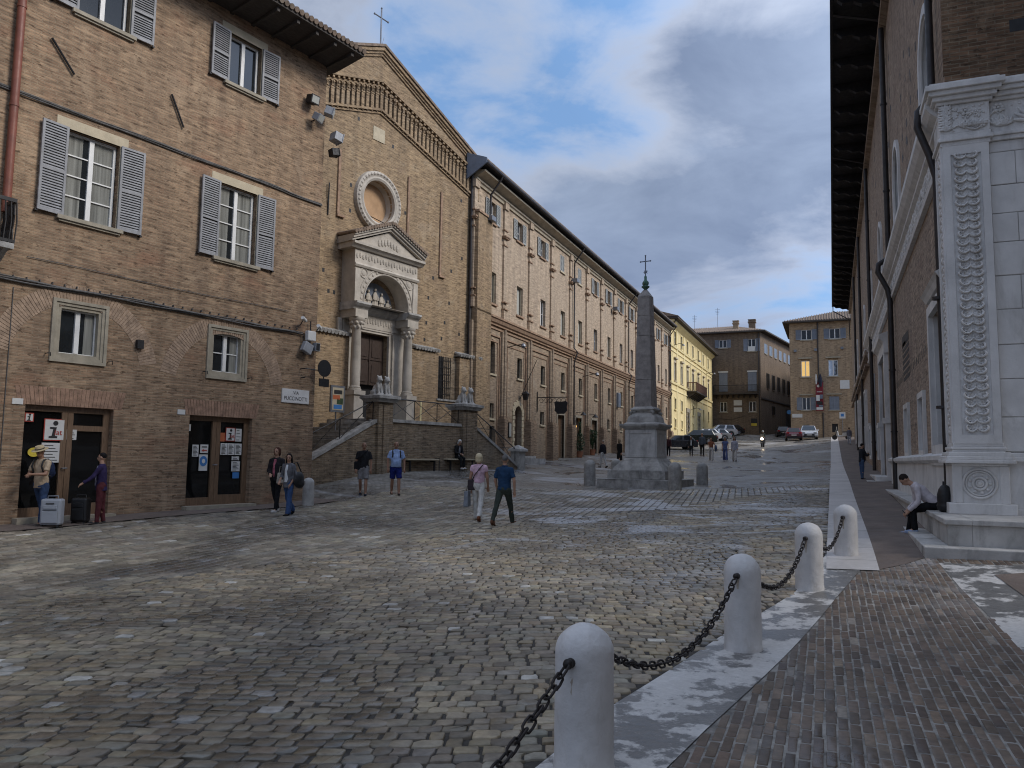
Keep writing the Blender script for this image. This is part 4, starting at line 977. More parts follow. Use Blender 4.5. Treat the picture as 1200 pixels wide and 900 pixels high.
m.prof(co_, sc-1.2, sc+1.2)
for sg in (-1, 1):
    x = sc+sg*1.52; m.prof([(a+(.62 if a > 0 else 0), b) for a, b in co_], x-.40, x+.40)
C.part(m, 'cornice', MT['greystone'], P_)
# upper block with the barrel arch over the doorway
m = MB(); AR = 1.32; zs = 6.30
m.wall([(sc-1.86, 6.25), (sc+1.86, 6.25), (sc+1.86, 8.42), (sc-1.86, 8.42)], [[(sc-AR, 6.26)]+[(sc+AR, 6.26)]+[(sc+AR*cos(t), zs+AR*sin(t)) for t in np.linspace(0, pi, 25)]], .74, -.76)
for sg in (-1, 1): x = sc+sg*1.86; m.poly([(x, -.76, 6.25), (x, 0, 6.25), (x, 0, 8.42), (x, -.76, 8.42)])
for k in range(18):
    t = pi*(k+.5)/18; m.ell((sc+(AR+.14)*cos(t), -.77, zs+(AR+.14)*sin(t)), (.07, .03, .07), 6)
for k in range(6): pass
for r, o in ((AR+.02, .80), (AR+.27, .79)):
    m.tube([(sc+r*cos(t), -o+.02, zs+r*sin(t)) for t in np.linspace(0, pi, 25)], .03, 6)
for sg in (-1, 1):
    m.box(sc+sg*1.72-.14, sc+sg*1.72+.14, -.81, -.76, 6.25, 7.60)
    m.tube([(sc+sg*1.36+.2*cos(t), -.77, 7.48+.2*sin(t)) for t in np.linspace(0, 2*pi, 17)], .025, 6); m.ell((sc+sg*1.36, -.765, 7.48), (.13, .03, .13), 10)
m.prof([(.76, 7.68), (.82, 7.68), (.86, 7.76), (.82, 7.84), (.76, 7.84)], sc-1.9, sc+1.9)
for i in range(22): s_ = sc-1.74+i*.166; m.ell((s_, -.77, 8.13+.05*(i % 2)), (.06, .035, .12), 6)
C.part(m, 'arch', st, P_)
m = MB()
pc_ = [(.76, 8.42), (.84, 8.42), (.92, 8.52), (1.0, 8.56), (1.0, 8.66), (0, 8.68), (0, 8.42)]
m.prof(pc_, sc-2.12, sc+2.12)
for sg in (-1, 1):
    x1 = sc+sg*2.16
    for o, a, b in ((.9, 0, .10), (.98, .10, .20), (1.04, .20, .27)): m.prism([(sc, 9.55+a), (x1, 8.66+a), (x1, 8.66+b), (sc, 9.55+b)], -o, 0, 'y')
m.prism([(sc-1.95, 8.66), (sc+1.95, 8.66), (sc, 9.52)], -.78, 0, 'y')
for i in range(7): m.ell((sc-.55+i*.18, -.79, 8.92+.14*(1-abs(i-3)/3)), (.09, .04, .16), 7)
C.part(m, 'pediment', st, P_)
m = MB()
for sg in (-1, 1):
    for i in range(15):
        k = (i+.5)/15; x = sc+sg*2.2*k; z = 9.88-.9*k; m.tube([(x, -1.1, z), (x, 0, z+.04)], [.08, .08], 7)
C.part(m, 'pediment_tiles', MT['tile'], P_)
# plain lunette under the arch
m = MB(); lun = [(sc+(AR-.25)*cos(t), zs+.02+(AR-.25)*sin(t)) for t in np.linspace(0, pi, 21)]
m.prism(lun, -.03, 0, 'y', 0)
for i, (dx, h) in enumerate(((-.76, .36), (-.42, .62), (-.02, .74), (.36, .60), (.74, .36))):
    m.loft([(sc+dx, -.07, zs+.03, .20, .06), (sc+dx+.02, -.07, zs+.03+h*.4, .15, .07), (sc+dx, -.08, zs+.03+h*.75, .13, .06), (sc+dx, -.08, zs+.03+h*.9, .05, .05)], 10, 1); m.ell((sc+dx, -.09, zs+.07+h*.98), (.06, .055, .075), 8, 1)
    for q in (-1, 1): m.tube([(sc+dx+q*.11, -.10, zs+.03+h*.72), (sc+dx+q*.16, -.13, zs+h*.5), (sc+dx+q*.03, -.15, zs+h*.45)], .035, 6, 1); m.tube([(sc+dx+q*.06, -.13, zs+h*.4), (sc+dx+q*.09, -.12, zs+.04)], .025, 5, 1)
C.part(m, 'lunette', [MT['lead'], MT['portal']], P_, smooth=60)
# big wooden doors, shut above and open below
m = MB(); m.box(sc-.86, sc+.86, .22, .30, 3.02, 5.2); m.box(sc-.86, sc-.80, .1, .3, 1.45, 3.02); m.box(sc+.80, sc+.86, .1, .3, 1.45, 3.02)
for i in range(2):
    for j in range(2):
        x = sc-.78+i*.8; z = 3.02+j*1.08; m.box(x, x+.76, .19, .22, z, z+.98); m.box(x+.12, x+.64, .165, .19, z+.12, z+.86)
m.box(sc-.02, sc+.02, .16, .2, 3.02, 5.2)
C.part(m, 'door', MT['woodD'])
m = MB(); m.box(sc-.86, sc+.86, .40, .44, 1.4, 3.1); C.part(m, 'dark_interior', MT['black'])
# ================================================================ stairs before the church
S0 = Bld('church_staircase', C.world(-1.4, -3, 0)[:2], C.rz, 1.0, 'rubble brick double staircase with stone copings before the church door', 'staircase')
FO = 3.0                                        # the front wall stands this far before the church; local y=0 is its face
wl = lambda x: x+1.4                            # church s -> local x
m = MB()
m.wall([(wl(-4.36), -3), (wl(1.0), -3), (wl(1.0), 1.30), (wl(-4.36), 1.30)], [], .1); m.poly([(wl(-4.36), 0, 1.3), (wl(1), 0, 1.3), (wl(1), .3, 1.3), (wl(-4.36), .3, 1.3)]); m.box(wl(-4.36), wl(1), .02, .3, -3, 1.29)
# left ramp wall, right ramp wall
m.prism([(wl(-8.6), -3), (wl(-4.36), -3), (wl(-4.36), 1.25), (wl(-8.6), -.75)], 0, .3, 'y'); m.prism([(wl(1.4), -3), (wl(4.9), -3), (wl(4.9), -.45), (wl(1.6), 1.25)], 0, .3, 'y')
S0.part(m, 'ramp_wall', MT['brickSt'])
m = MB()
m.box(wl(-3.6), wl(.6), -.06, .34, 1.30, 1.42)
m.prism([(wl(-8.6), -.75), (wl(-4.36), 1.25), (wl(-4.36), 1.38), (wl(-8.6), -.62)], -.05, .35, 'y'); m.prism([(wl(1.6), 1.25), (wl(4.9), -.45), (wl(4.9), -.32), (wl(1.6), 1.38)], -.05, .35, 'y')
S0.part(m, 'coping', MT['darkstone'])
for x0, x1 in ((-4.36, -3.61), (.62, 1.60)):
    m = MB(); m.box(wl(x0), wl(x1), -.12, .55, -3, 2.02); m.box(wl(x0)+.22, wl(x1)-.22, -.17, -.12, -3, 1.9); p_ = S0.part(m, 'pier', MT['brickSt'])
    m = MB(); pr = [(.0, 2.02), (.08, 2.02), (.14, 2.12), (.2, 2.16), (.2, 2.26), (.0, 2.30)]
    c_ = ((wl(x0)+wl(x1))/2, .2); hx = (wl(x1)-wl(x0))/2; 
    for (a, z0), (b, z1) in zip(pr[:-1], pr[1:]): m.tbox(c_, (hx+a, .33+a), (hx+b, .33+b), z0, z1)
    S0.part(m, 'cap', MT['darkstone'], p_)
m = MB(); m.box(wl(4.85), wl(5.35), -.1, .4, -3, .32); p_ = S0.part(m, 'end_pier', MT['darkstone'])
m = MB(); m.tbox((wl(5.1), .15), (.34, .34), (.34, .34), .32, .42); m.tbox((wl(5.1), .15), (.33, .33), (.03, .03), .42, .62); S0.part(m, 'cap', MT['greystone'], p_)
m = MB()
m.box(wl(-4.36), wl(1.4), .3, 3.0, -3, 1.42)
NS = 12
for i in range(NS):
    z = 1.42-(i+1)*.165; x1 = wl(-4.36)-i*.33; m.box(x1-.33, x1, .3, 3.0, -3, z); m.box(x1-.36, x1-.005, .3, 3.0, z-.05, z+.004)
    x0 = wl(1.4)+i*.30; m.box(x0, x0+.30, .3, 2.7, -3, z)
S0.part(m, 'steps', MT['darkstone'])
def rail(pts, name='handrail'):
    m = MB(); m.tube(pts, .022, 6)
    q = [Vector(p) for p in pts]
    for a, b in zip(q[:-1], q[1:]):
        L_ = (b-a).length; n = max(1, int(L_/1.3))
        for i in range(n+1):
            p = a+(b-a)*i/n; m.tube([p, p-Vector((0, 0, .78))], .018, 6)
        for i in range(n):
            p = a+(b-a)*i/n; r = a+(b-a)*(i+1)/n; dn = Vector((0, 0, .74)); m.tube([p, r-dn], .013, 5); m.tube([p-dn, r], .013, 5)
    S0.part(m, name, MT['iron'])
rail([(wl(-3.5), .15, 2.22), (wl(.6), .15, 2.22)]); rail([(wl(-4.4), .15, 2.05), (wl(-7.6), .15, .60)]); rail([(wl(1.65), .15, 2.05), (wl(4.85), .15, .45)])
# worn stone lions on the piers: plain lumps with head and paws
def lion(x, label, s):
    t = empty('lion_statue', S0.world(x, .2, 2.29), S0.rz, label, 'statue', 'stone lions on the staircase piers')
    m = MB(); m.ell((0, .05, .20), (.13*s, .17, .22)); m.ell((0, -.06, .36), (.12*s, .12, .18)); m.ell((0, -.12, .60), (.12*s, .12, .14)); m.ell((0, -.22, .56), (.06, .07, .055))
    for sg in (-1, 1): m.cap((sg*.08, -.12, .42), .05, (sg*.08, -.18, .05), .05); m.ell((sg*.08, -.22, .04), (.055, .08, .045)); m.ell((sg*.13, .08, .1), (.08, .15, .11)); m.ell((sg*.09, -.1, .72), .04)
    m.box(-.18, .18, -.28, .25, -.03, .03)
    remesh(m, 'figure', MT['greystone'], .03, t, 2)
for i, (x, lb) in enumerate(((wl(-4.18), 'worn stone lion at far left on the taller staircase pier'), (wl(-3.78), 'worn stone lion beside the church portal column'), (wl(.86), 'dark stone lion left of the pair on right staircase pier'), (wl(1.34), 'dark stone lion at right on the right staircase pier'))): lion(x, lb, 1.0)
# info board on a post on the left flight
t = empty('info_board', S0.world(wl(-5.15), 1.3, .9), S0.rz, 'coloured poster board in pale frame on a post by stairs', 'notice board')
m = MB(); m.tube([(0, .05, -.3), (0, .05, 1.0)], .03, 8); m.build('post', MT['greymetal'], t)
m = MB(); m.box(-.34, .34, -.04, .04, .72, 1.72); m.build('frame', MT['greymetal'], t)
m = MB(); m.box(-.27, .27, -.046, -.041, .80, 1.64, 0); 
cols_ = [(-.2, .2, 1.4, 1.55, 1), (-.25, .1, 1.2, 1.36, 2), (-.05, .25, 1.02, 1.25, 3), (-.2, .2, .84, 1.0, 4)]
for a, b, c_, d_, k in cols_: m.box(a, b, -.050, -.047, c_, d_, k)
m.build('poster', [MT['sill'], MT['ink'], MT['orange'], MT['leaf'], MT['bluep']], t)
m = MB(); m.box(-.02, .02, -.34, -.3, 1.0, 1.0); 
# yellow strip by the railing
t = tag(MB().build('x', MT['white']), None) if False else None
m = MB(); m.box(-.03, .03, -.02, .02, 0, 1.0); o = m.build('yellow_post', MT['trimY'], None, loc=S0.world(wl(.05), 1.8, 1.42), rz=S0.rz); tag(o, 'thin yellow upright marker on the church landing', 'marker post')
# benches and the bollard by the lane
def bench(px, py, label):
    P, d = hit(px, py)
    t = empty('bench', tuple(P), S0.rz, label, 'bench', 'benches against the staircase wall')
    m = MB(); m.box(-.95, .95, -.24, .24, .42, .48); m.build('seat', MT['sill'], t, bevel=.015)
    for sg in (-1, 1):
        m = MB(); m.box(sg*.72-.03, sg*.72+.03, -.2, -.14, 0, .42); m.box(sg*.72-.03, sg*.72+.03, .14, .2, 0, .42); m.box(sg*.72-.03, sg*.72+.03, -.14, .14, .36, .42); m.build('leg', MT['iron'], t)
    m = MB(); m.tube([(.98, -.2, 0), (.98, -.2, .5), (.98, .2, .5), (.98, .2, 0)], .02, 6); m.build('end_hoop', MT['iron'], t)
    return t
bench(491, 552, 'empty stone seat bench against staircase wall, at its middle'); BENCH2 = bench(537, 551, 'stone seat bench under the seated man in black')
# ================================================================ the long pale building: local x = s - 34.15
S = Bld('long_brick_building', (XS, 34.15), pi/2, 1.4, 'long pale brick building with pilasters and dark projecting eave along the square', 'building')
BAY, NB = 3.84, 13; LEN = BAY*NB+.2
lx = lambda s: s-34.15
m = MB(); hs = []; wA, wB, wC, wG = [], [], [], []
for i in range(NB):
    b = i*BAY
    hs.append(rect(b+1.78, b+2.62, 12.42, 13.55)); hs.append(rect(b+1.95, b+2.85, 8.12, 9.8))
    if i == 0: hs.append(arch(b+2.12, b+2.86, 4.4, 5.85, 10))
    else: hs.append(rect(b+2.15, b+2.87, 4.5, 5.68))
low = {0: 'w', 1: 'arch', 2: 'w', 3: 'd', 4: 'lit', 5: 'd', 6: 'w2', 7: 'w2', 8: 'd', 9: 'w2', 10: 'w2', 11: 'w2', 12: 'w2'}
for i, k in low.items():
    b = i*BAY
    if k == 'w': hs.append(rect(b+2.1, b+2.8, 2.05, 2.85))
    if k == 'w2': hs.append(rect(b+1.9, b+2.6, 2.2+.03*i, 3.0+.03*i))
    if k == 'd' or k == 'lit': hs.append(rect(b+1.45, b+2.75, -1, 2.78+.02*i))
    if k == 'arch': hs.append(arch(b+1.75, b+2.85, -.6, 2.35, 12))
hs.append(rect(2.0, 2.95, .3, 1.65))
up = [h for h in hs if min(p[1] for p in h) > 7]; lo_ = [h for h in hs if min(p[1] for p in h) < 7]
m.wall(rect(-.1, LEN, 7.05, 14.4), up, .28); m.poly([(LEN, 0, 7), (LEN, 12, 7), (LEN, 12, 14.4), (LEN, 0, 14.4)])
m.box(1, LEN-.3, .5, 12, 14.0, 14.4)
S.part(m, 'wall', MT['brickS'])
m = MB(); m.wall(rect(-.1, LEN, -2.5, 7.05), lo_, .3); m.poly([(LEN, 0, -3), (LEN, 12, -3), (LEN, 12, 7.05), (LEN, 0, 7.05)]); m.poly([(-.1, 0, -3), (-.1, 3, -3), (-.1, 3, 14.4), (-.1, 0, 14.4)])
S.part(m, 'lower_wall', MT['brickSl'])
# eave, gutter, cornice
m = MB(); m.prism([(-.84, 14.60), (-.84, 14.74), (-.75, 14.82), (6, 17.0), (13, 14.8), (13, 14.6)], -.5, LEN+.1, 'x'); rf = S.part(m, 'roof', MT['eaveR'])
m = MB(); m.tube([(-.5, -.86, 14.66), (LEN+.1, -.86, 14.66)], .09, 8); S.part(m, 'gutter', MT['pipeD'], rf)
m = MB(); m.prism([(-.86, 14.80), (6, 17.1), (6, 17.16), (-.86, 14.86)], -.5, LEN+.1, 'x'); S.part(m, 'tiles', MT['tile'], rf)
m = MB(); m.prism([(-.9, 14.6), (-.9, 14.86), (.2, 15.25), (.2, 13.9)], -.58, -.5, 'x'); S.part(m, 'metal_end', MT['lead'], rf)
m = MB()
m.prof([(0, 13.85), (.08, 13.85), (.10, 13.98), (.18, 14.02), (.18, 14.12), (0, 14.12)], -.1, LEN); m.prof([(0, 14.12), (.5, 14.32), (.62, 14.36), (.62, 14.46), (0, 14.5)], -.1, LEN)
S.part(m, 'cornice', MT['cornice'])
m = MB(); m.prof([(0, 6.98), (.10, 6.98), (.10, 7.06), (.18, 7.12), (.24, 7.28), (.30, 7.32), (.30, 7.42), (0, 7.46)], -.1, LEN); m.prof([(0, 6.78), (.06, 6.78), (.06, 6.86), (0, 6.86)], -.1, LEN)
S.part(m, 'string_course', MT['terra'])
# pilasters: upper strips with small capitals, lower strips framing recessed panels, buttress feet
pu = MB(); pu.box(-.20, .20, -.10, 0, 7.46, 13.85, 0); pu.box(-.24, .24, -.16, 0, 7.46, 8.0, 0)
for z in (8.0, 8.38): pu.box(-.27, .27, -.22, 0, z, z+.06, 1)
for z, o in ((11.55, .05), (11.95, .12), (12.02, .16), (12.4, .06)): pu.box(-.22-o*.6, .22+o*.6, -.10-o, 0, z, z+.07, 1)
pu.box(-.26, .26, -.18, 0, 13.6, 13.98, 0)
pl = MB(); pl.box(-.32, .32, -.14, 0, -2, 6.78, 0); pl.box(-.10, .10, -.20, -.14, -2, 6.9, 0)
pf = MB(); pf.box(-.52, .52, -.42, 0, -2, 2.05, 0); pf.box(-.46, .46, -.36, 0, 2.05, 2.2, 0)
mu = pu.mesh('pilaster', [MT['brickS'], MT['terra']], S.dz); ml = pl.mesh('lower_pilaster', [MT['brickSl']], S.dz); mf = pf.mesh('buttress_foot', [MT['brickpier']], S.dz)
for i in range(NB+1):
    for nm, me in (('pilaster', mu), ('lower_pilaster', ml)):
        o = bpy.data.objects.new(nm, me); COL.objects.link(o); o.parent = S.root; o.location = (i*BAY, 0, 0)
    if i >= 1:
        o = bpy.data.objects.new('buttress_foot', mf); COL.objects.link(o); o.parent = S.root; o.location = (i*BAY, 0, min(.05*i*i*.12, 1.3))
m = MB()
for i in range(NB):
    a, b = i*BAY+.42, (i+1)*BAY-.42
    for k, (z, o) in enumerate(((6.40, .07), (6.10, .035))):
        q = k*.22; m.box(a+q, b-q, -o, 0, z, z+.07); m.box(b-q-.07, b-q, -o, 0, 0, z); m.box(a+q, a+q+.05, -o, 0, 0, z)
S.part(m, 'panel_mouldings', MT['terra'])
# windows: one of each kind, then copies
def swin(kind, w, h, shut, mat, frame=True, wa=False):
    m = MB()
    if frame: window_leafs(m, 0, w, 0, h, .2, 1, .05)
    else: m.box(0, .05, .1, .16, 0, h); m.box(w-.05, w, .1, .16, 0, h); m.box(.05, w-.05, .1, .16, h-.05, h); m.box(.05, w-.05, .1, .16, 0, .05)
    o = m.build('window', MT['frameS'] if not frame else MT['white'], S.root)
    m = MB(); m.box(.02, w-.02, .21, .22, .02, h-.02); m.build('pane', MT[mat], o)
    m = MB(); m.box(-.1, w+.1, -.09, .2, -.1, 0); m.build('sill', MT['terra'] if shut or wa else MT['sill'], o)
    if shut:
        for x in (-.52, w+.02):
            s_ = shutter_mesh(.5, h, 12, .04, False).build('shutter', [MT['shutS'], MT['black']], o); s_.location = (x, -.03, 0)
    return o
def place(o, x, z): o.location = (x, 0, z+S.dz)
a0 = swin('A', .84, 1.13, True, 'glass')
m = MB(); b0 = swin('B', .9, 1.68, False, 'curtain', False, True)
c0 = swin('C', .72, 1.18, False, 'glass', False); g0 = swin('G', .7, .8, False, 'glass', False)
ash = swin('A2', .84, 1.13, False, 'glass')
for q in (0, 1): s_ = shutter_mesh(.40, 1.1, 12, .04, False).build('shutter', [MT['shutS'], MT['black']], ash); s_.location = (.01+.41*q, .04, .01)
bsh = swin('B2', .9, 1.68, False, 'glass', True, True)
n_ = dict(a=0, b=0, c=0, g=0, s=0, t=0)
def use(o, key, x, z):
    n_[key] += 1; q = o if n_[key] == 1 else copy_tree(o); place(q, x, z)
for i in range(NB):
    b = i*BAY
    if i in (3, 4, 9): use(ash, 's', b+1.78, 12.42)
    else: use(a0, 'a', b+1.78, 12.42)
    if i in (0, 1, 3, 4, 6): use(b0, 'b', b+1.95, 8.12)
    else: use(bsh, 't', b+1.95, 8.12)
    if i > 0: use(c0, 'c', b+2.15, 4.5)
    if low[i] == 'w': use(g0, 'g', b+2.1, 2.05)
    if low[i] == 'w2': use(g0, 'g', b+1.9, 2.2+.03*i)
m = MB(); ap = arch(2.14, 2.84, 4.42, 5.85, 10); m.prism(ap, .2, .22, 'y', 1); m.box(2.46, 2.52, .16, .2, 4.42, 6.15, 0); m.box(2.12, 2.2, .14, .2, 4.42, 5.85, 0); m.box(2.0, 2.98, -.08, .2, 4.3, 4.4, 0)
S.part(m, 'arched_window', [MT['sill'], MT['glass']])
m = MB(); m.box(2.02, 2.93, .15, .2, .3, 1.64); S.part(m, 'dark_opening', MT['black'])
# doors
m = MB(); ap = arch(BAY+1.77, BAY+2.83, -.6, 2.35, 12); m.prism(ap, .26, .28, 'y'); dr = S.part(m, 'arched_door', MT['woodD'])
m = MB()
for r, side in ((0, -1), (0, 1)):
    for k in range(14): z = -.5+k*.205; x = BAY+2.3+side*.68; m.box(x-.13-(.05 if k % 2 else 0), x+.13+(.05 if k % 2 else 0), -.05-(.02 if k % 2 else 0), 0, z, z+.185)
for k in range(13):
    a = pi*(k+.06)/13; b_ = pi*(k+.94)/13; r1 = .84+(.06 if k % 2 else 0)
    m.prism([(BAY+2.3+r*cos(t), 2.38+r*sin(t)) for r, t in ((.56, a), (r1, a), (r1, b_), (.56, b_))], -.06, 0, 'y')
S.part(m, 'quoined_surround', MT['sill'], dr)
m = MB(); m.box(BAY+1.2, BAY+3.4, -1.3, 0, -1.2, .0); m.box(BAY+1.4, BAY+3.2, -.8, 0, 0, .14); S.part(m, 'doorstep', MT['greystone'], dr)
for i in (3, 4, 5, 8):
    b = i*BAY; m = MB(); m.box(b+1.45, b+2.75, .24, .28, -1, 2.9)
    if i != 4: m.box(b+1.5, b+2.08, .2, .24, 0, 2.6); m.box(b+2.12, b+2.7, .2, .24, 0, 2.6)
    d_ = S.part(m, 'door', MT['wood'] if i != 4 else MT['woodD'])
    m = MB(); m.box(b+1.3, b+1.45, -.04, .1, -1, 2.9+.02*i); m.box(b+2.75, b+2.9, -.04, .1, -1, 2.9+.02*i); m.box(b+1.3, b+2.9, -.045, .1, 2.8+.02*i, 2.95+.02*i); S.part(m, 'door_frame', MT['frameS'], d_)
    if i == 4:
        m = MB(); m.box(b+1.75, b+2.3, .20, .235, 1.7, 2.35); m.box(b+1.75, b+2.2, .20, .235, 1.3, 1.6); S.part(m, 'lit_pane', MT['lanternon'], d_)
m = MB(); x = lx(35.66); m.tube([(x, -.84, 14.6), (x, -.8, 14.45), (x, -.22, 13.7), (x, -.2, 13.3), (x, -.2, 12.4)], .055, 8); S.part(m, 'drainpipe', MT['pipeD'], smooth=50)
m = MB(); m.box(-.12, 1.62, -.30, 0, -2.5, 12.3, 0); m.box(-.16, 1.68, -.36, 0, 12.3, 12.42, 1); S.part(m, 'rubble_pier', [MT['brickC'], MT['terra']])
for s_ in (50.1, 65.55, 83.9):
    m = MB(); x = lx(s_); m.tube([(x, -.84, 14.6), (x, -.8, 14.45), (x, -.16, 13.6), (x, -.14, 13.3), (x, -.14, 7.6), (x, -.4, 7.3), (x, -.16, 6.6), (x, -.16, .5)], .055, 8); S.part(m, 'drainpipe', MT['pipeD'], smooth=50)
# fittings on the long building
def lamp_arm(s_, z, label, up=.15, group='lamps on arms along the long building'):
    t = empty('wall_lamp', S.world(lx(s_), -.1, z), S.rz, label, 'wall lamp', group)
    m = MB(); m.tube([(0, .1, 0), (0, -.5, .12), (0, -.9, up)], .025, 6); m.build('arm', MT['iron'], t)
    m = MB(); m.lathe([(.16, 0), (.10, .12), (.04, .18)], (0, -.95, up-.12), 10); m.ell((0, -.95, up-.14), (.10, .10, .08), 8); m.build('lamp_head', MT['greymetal'], t)
lamp_arm(38.4, 6.0, 'arm lamp on the long building between arched and square windows'); lamp_arm(52.6, 5.9, 'arm lamp on the long building above the lit doorway', .2); lamp_arm(66.9, 5.6, 'arm lamp on the long building just left of the obelisk', .0)
def flood(s_, z, label):
    t = empty('floodlight', S.world(lx(s_), -.2, z), S.rz, label, 'floodlight', 'floodlights high on the long building')
    m = MB(); m.box(-.25, .25, -.35, .05, -.12, .14); m.build('housing', MT['greymetal'], t, bevel=.02); m = MB(); m.tube([(0, 0, 0), (0, .2, .1)], .03, 6); m.build('bracket', MT['iron'], t)
flood(35.4, 12.3, 'floodlight cluster by the leftmost top window of the long building'); flood(49.7, 12.2, 'floodlight beside the second drainpipe of the long building'); flood(60.4, 12.25, 'floodlight high up just left of the obelisk tip')
t = empty('hanging_sign', S.world(lx(43.3), -.05, 3.3), S.rz, 'black shield sign hanging from a scrolled iron bracket', 'hanging sign')
m = MB(); m.tube([(0, 0, .35), (0, -1.9, .35)], .03, 6); m.tube([(0, 0, -.5), (0, 0, .7)], .03, 6)
for k in range(6):
    y = -.25-k*.28; m.tube([(0, y+.12*cos(a), .16+.12*sin(a)) for a in np.linspace(0, 5.2, 12)], .015, 5)
m.build('bracket', MT['iron'], t)
m = MB(); sh_ = [(-1.92, .05), (-1.8, .14), (-1.5, .10), (-1.2, .14), (-1.08, .05), (-1.14, -.2), (-1.1, -.42), (-1.3, -.62), (-1.7, -.62), (-1.9, -.42), (-1.86, -.2)]
m.prism([(a, b-.02) for a, b in sh_], -.03, .03, 'x'); m.build('shield', MT['black'], t)
t = empty('flag_bracket', S.world(lx(40.6), 0, 3.35), S.rz, 'small iron lantern with a slanting rod over the arched door', 'bracket')
m = MB(); m.tube([(0, 0, .0), (0, -1.0, 2.2)], .02, 6); m.tube([(0, -.3, .2), (.25, -.1, 2.4)], .012, 5); m.build('rod', MT['iron'], t); m = MB(); m.tbox((0, -.35), (.10, .10), (.16, .16), -.05, .3); m.tbox((0, -.35), (.2, .2), (.03, .03), .3, .45); m.build('lantern', MT['iron'], t)
t = empty('blue_wall_box', S.world(lx(62.0), 0, 4.9), S.rz, 'blue-grey box hung on the long building left of obelisk', 'wall box')
m = MB(); m.box(-.35, .35, -.25, 0, -.6, .6); m.build('cabinet', MT['shutB'], t, bevel=.02); m = MB(); m.box(-.3, .3, -.27, -.25, -.5, .5); m.build('front', MT['lead'], t)
# menu board and lamps by the lit door
m = MB(); m.box(-.18, .18, -.06, 0, -.4, .4); m.box(-.14, .14, -.065, -.06, -.35, .35, 1); wall_thing('menu_board', S, (lx(37.9+.2), -.42, 1.5), m, [MT['iron'], MT['curtain']], 'narrow menu board on the foot of the pilaster by arched door', 'notice board')
for s_, lb in ((51.0, 'small black awning lamp left over the lit doorway'), (53.9, 'small black awning lamp right of the lit doorway')):
    t = empty('door_lamp', S.world(lx(s_), 0, 3.1), S.rz, lb, 'wall lamp', 'lamps over the lit doorway'); m = MB(); m.tube([(0, 0, .1), (0, -.5, .15)], .02, 6); m.build('arm', MT['iron'], t); m = MB(); m.lathe([(.24, -.08), (.10, .08), (.02, .16)], (0, -.55, .0), 10); m.build('shade', MT['iron'], t)
def potted(px, py, hgt, label):
    P, d = hit(px, py); P = (XS+.55, P[1], G(XS+.55, P[1])) 
    t = empty('potted_climber', P, 0, label, 'potted plant', 'climbers beside the lit doorway')
    m = MB(); m.lathe([(.17, 0), (.24, .4), (.26, .42)], (0, 0, 0), 14); m.build('pot', MT['terrac'], t)
    m = MB(); m.tube([(0, 0, .3), (.03, .02, hgt*.5), (-.02, 0, hgt)], .025, 6); m.build('stem', MT['woodD'], t)
    m = MB(); rg = random.Random(px)
    for k in range(700):
        z = .5+(hgt-.4)*rg.random(); r = .34*rg.random()**.5*(.6+.5*sin(z*3.1+px)); a = rg.random()*2*pi
        c = Vector((r*cos(a), r*sin(a), z)); n = Vector((rg.uniform(-1, 1), rg.uniform(-1, 1), rg.uniform(-.3, 1))).normalized(); u = n.orthogonal().normalized()*.06; w_ = n.cross(u).normalized()*.04
        m.poly([tuple(c-u), tuple(c+w_), tuple(c+u), tuple(c-w_)])
    m.build('leaves', MT['leaf'], t, fixn=False)
potted(677, 536, 2.3, 'slim potted climber at left of the lit doorway'); potted(688, 533, 1.7, 'bushier potted climber at right of the lit doorway')

# ================================================================ the yellow building
Y = Bld('yellow_building', (XS+.03, 84.35), pi/2, 3.4, 'yellow plastered palazzo with long balcony beyond the pale brick building', 'building')
YL = 32.2; ly = lambda s: s-84.35
cen = [87.6, 91.7, 95.8, 99.8, 104.1, 108.3, 112.9]
m = MB(); hs = []
for c in cen:
    x = ly(c); hs += [rect(x-.55, x+.55, 13.15, 14.7), rect(x-.55, x+.55, 9.05, 11.1)]
    if c in (95.8, 104.1): hs += [rect(x-.7, x+.7, 2.0, 5.8)]
    else: hs += [rect(x-.5, x+.5, 5.8, 7.0), rect(x-.45, x+.45, 3.75, 4.65)]
m.wall(rect(0, YL, -1, 15.3), hs, .25); m.poly([(YL, 0, 0), (YL, 14, 0), (YL, 14, 15.3), (YL, 0, 15.3)]); m.poly([(0, 0, 14), (0, 14, 14), (0, 14, 15.3), (0, 0, 15.3)]); m.box(.5, YL-.3, .6, 14, 15.2, 15.3)
Y.part(m, 'wall', MT['plasterY'])
m = MB(); m.prof([(0, 12.75), (.12, 12.75), (.16, 12.95), (0, 12.98)], 0, YL); m.prof([(0, 12.25), (.08, 12.25), (.08, 12.4), (0, 12.4)], 0, YL)
m.prof([(0, 8.55), (.14, 8.55), (.18, 8.78), (0, 8.8)], 0, YL); m.prof([(0, 7.85), (.08, 7.85), (.08, 8.0), (0, 8.0)], 0, YL); m.prof([(0, 15.0), (.3, 15.25), (.55, 15.45), (.55, 15.6), (0, 15.6)], 0, YL)
for i in range(8): x = i*YL/7.02; m.box(max(0, x-.3), min(YL, x+.3), -.06, 0, 2, 15.0)
Y.part(m, 'mouldings', MT['trimY'])
m = MB(); m.prism([(-1.0, 15.65), (-1.0, 15.85), (7, 18.2), (14.5, 15.8), (14.5, 15.6)], -.2, YL+.6, 'x'); rf = Y.part(m, 'roof', MT['eave'])
m = MB(); m.prism([(-1.05, 15.9), (7, 18.3), (15, 15.9), (15, 15.86), (-1.05, 15.86)], -.25, YL+.65, 'x'); Y.part(m, 'tiles', MT['tile'], rf)
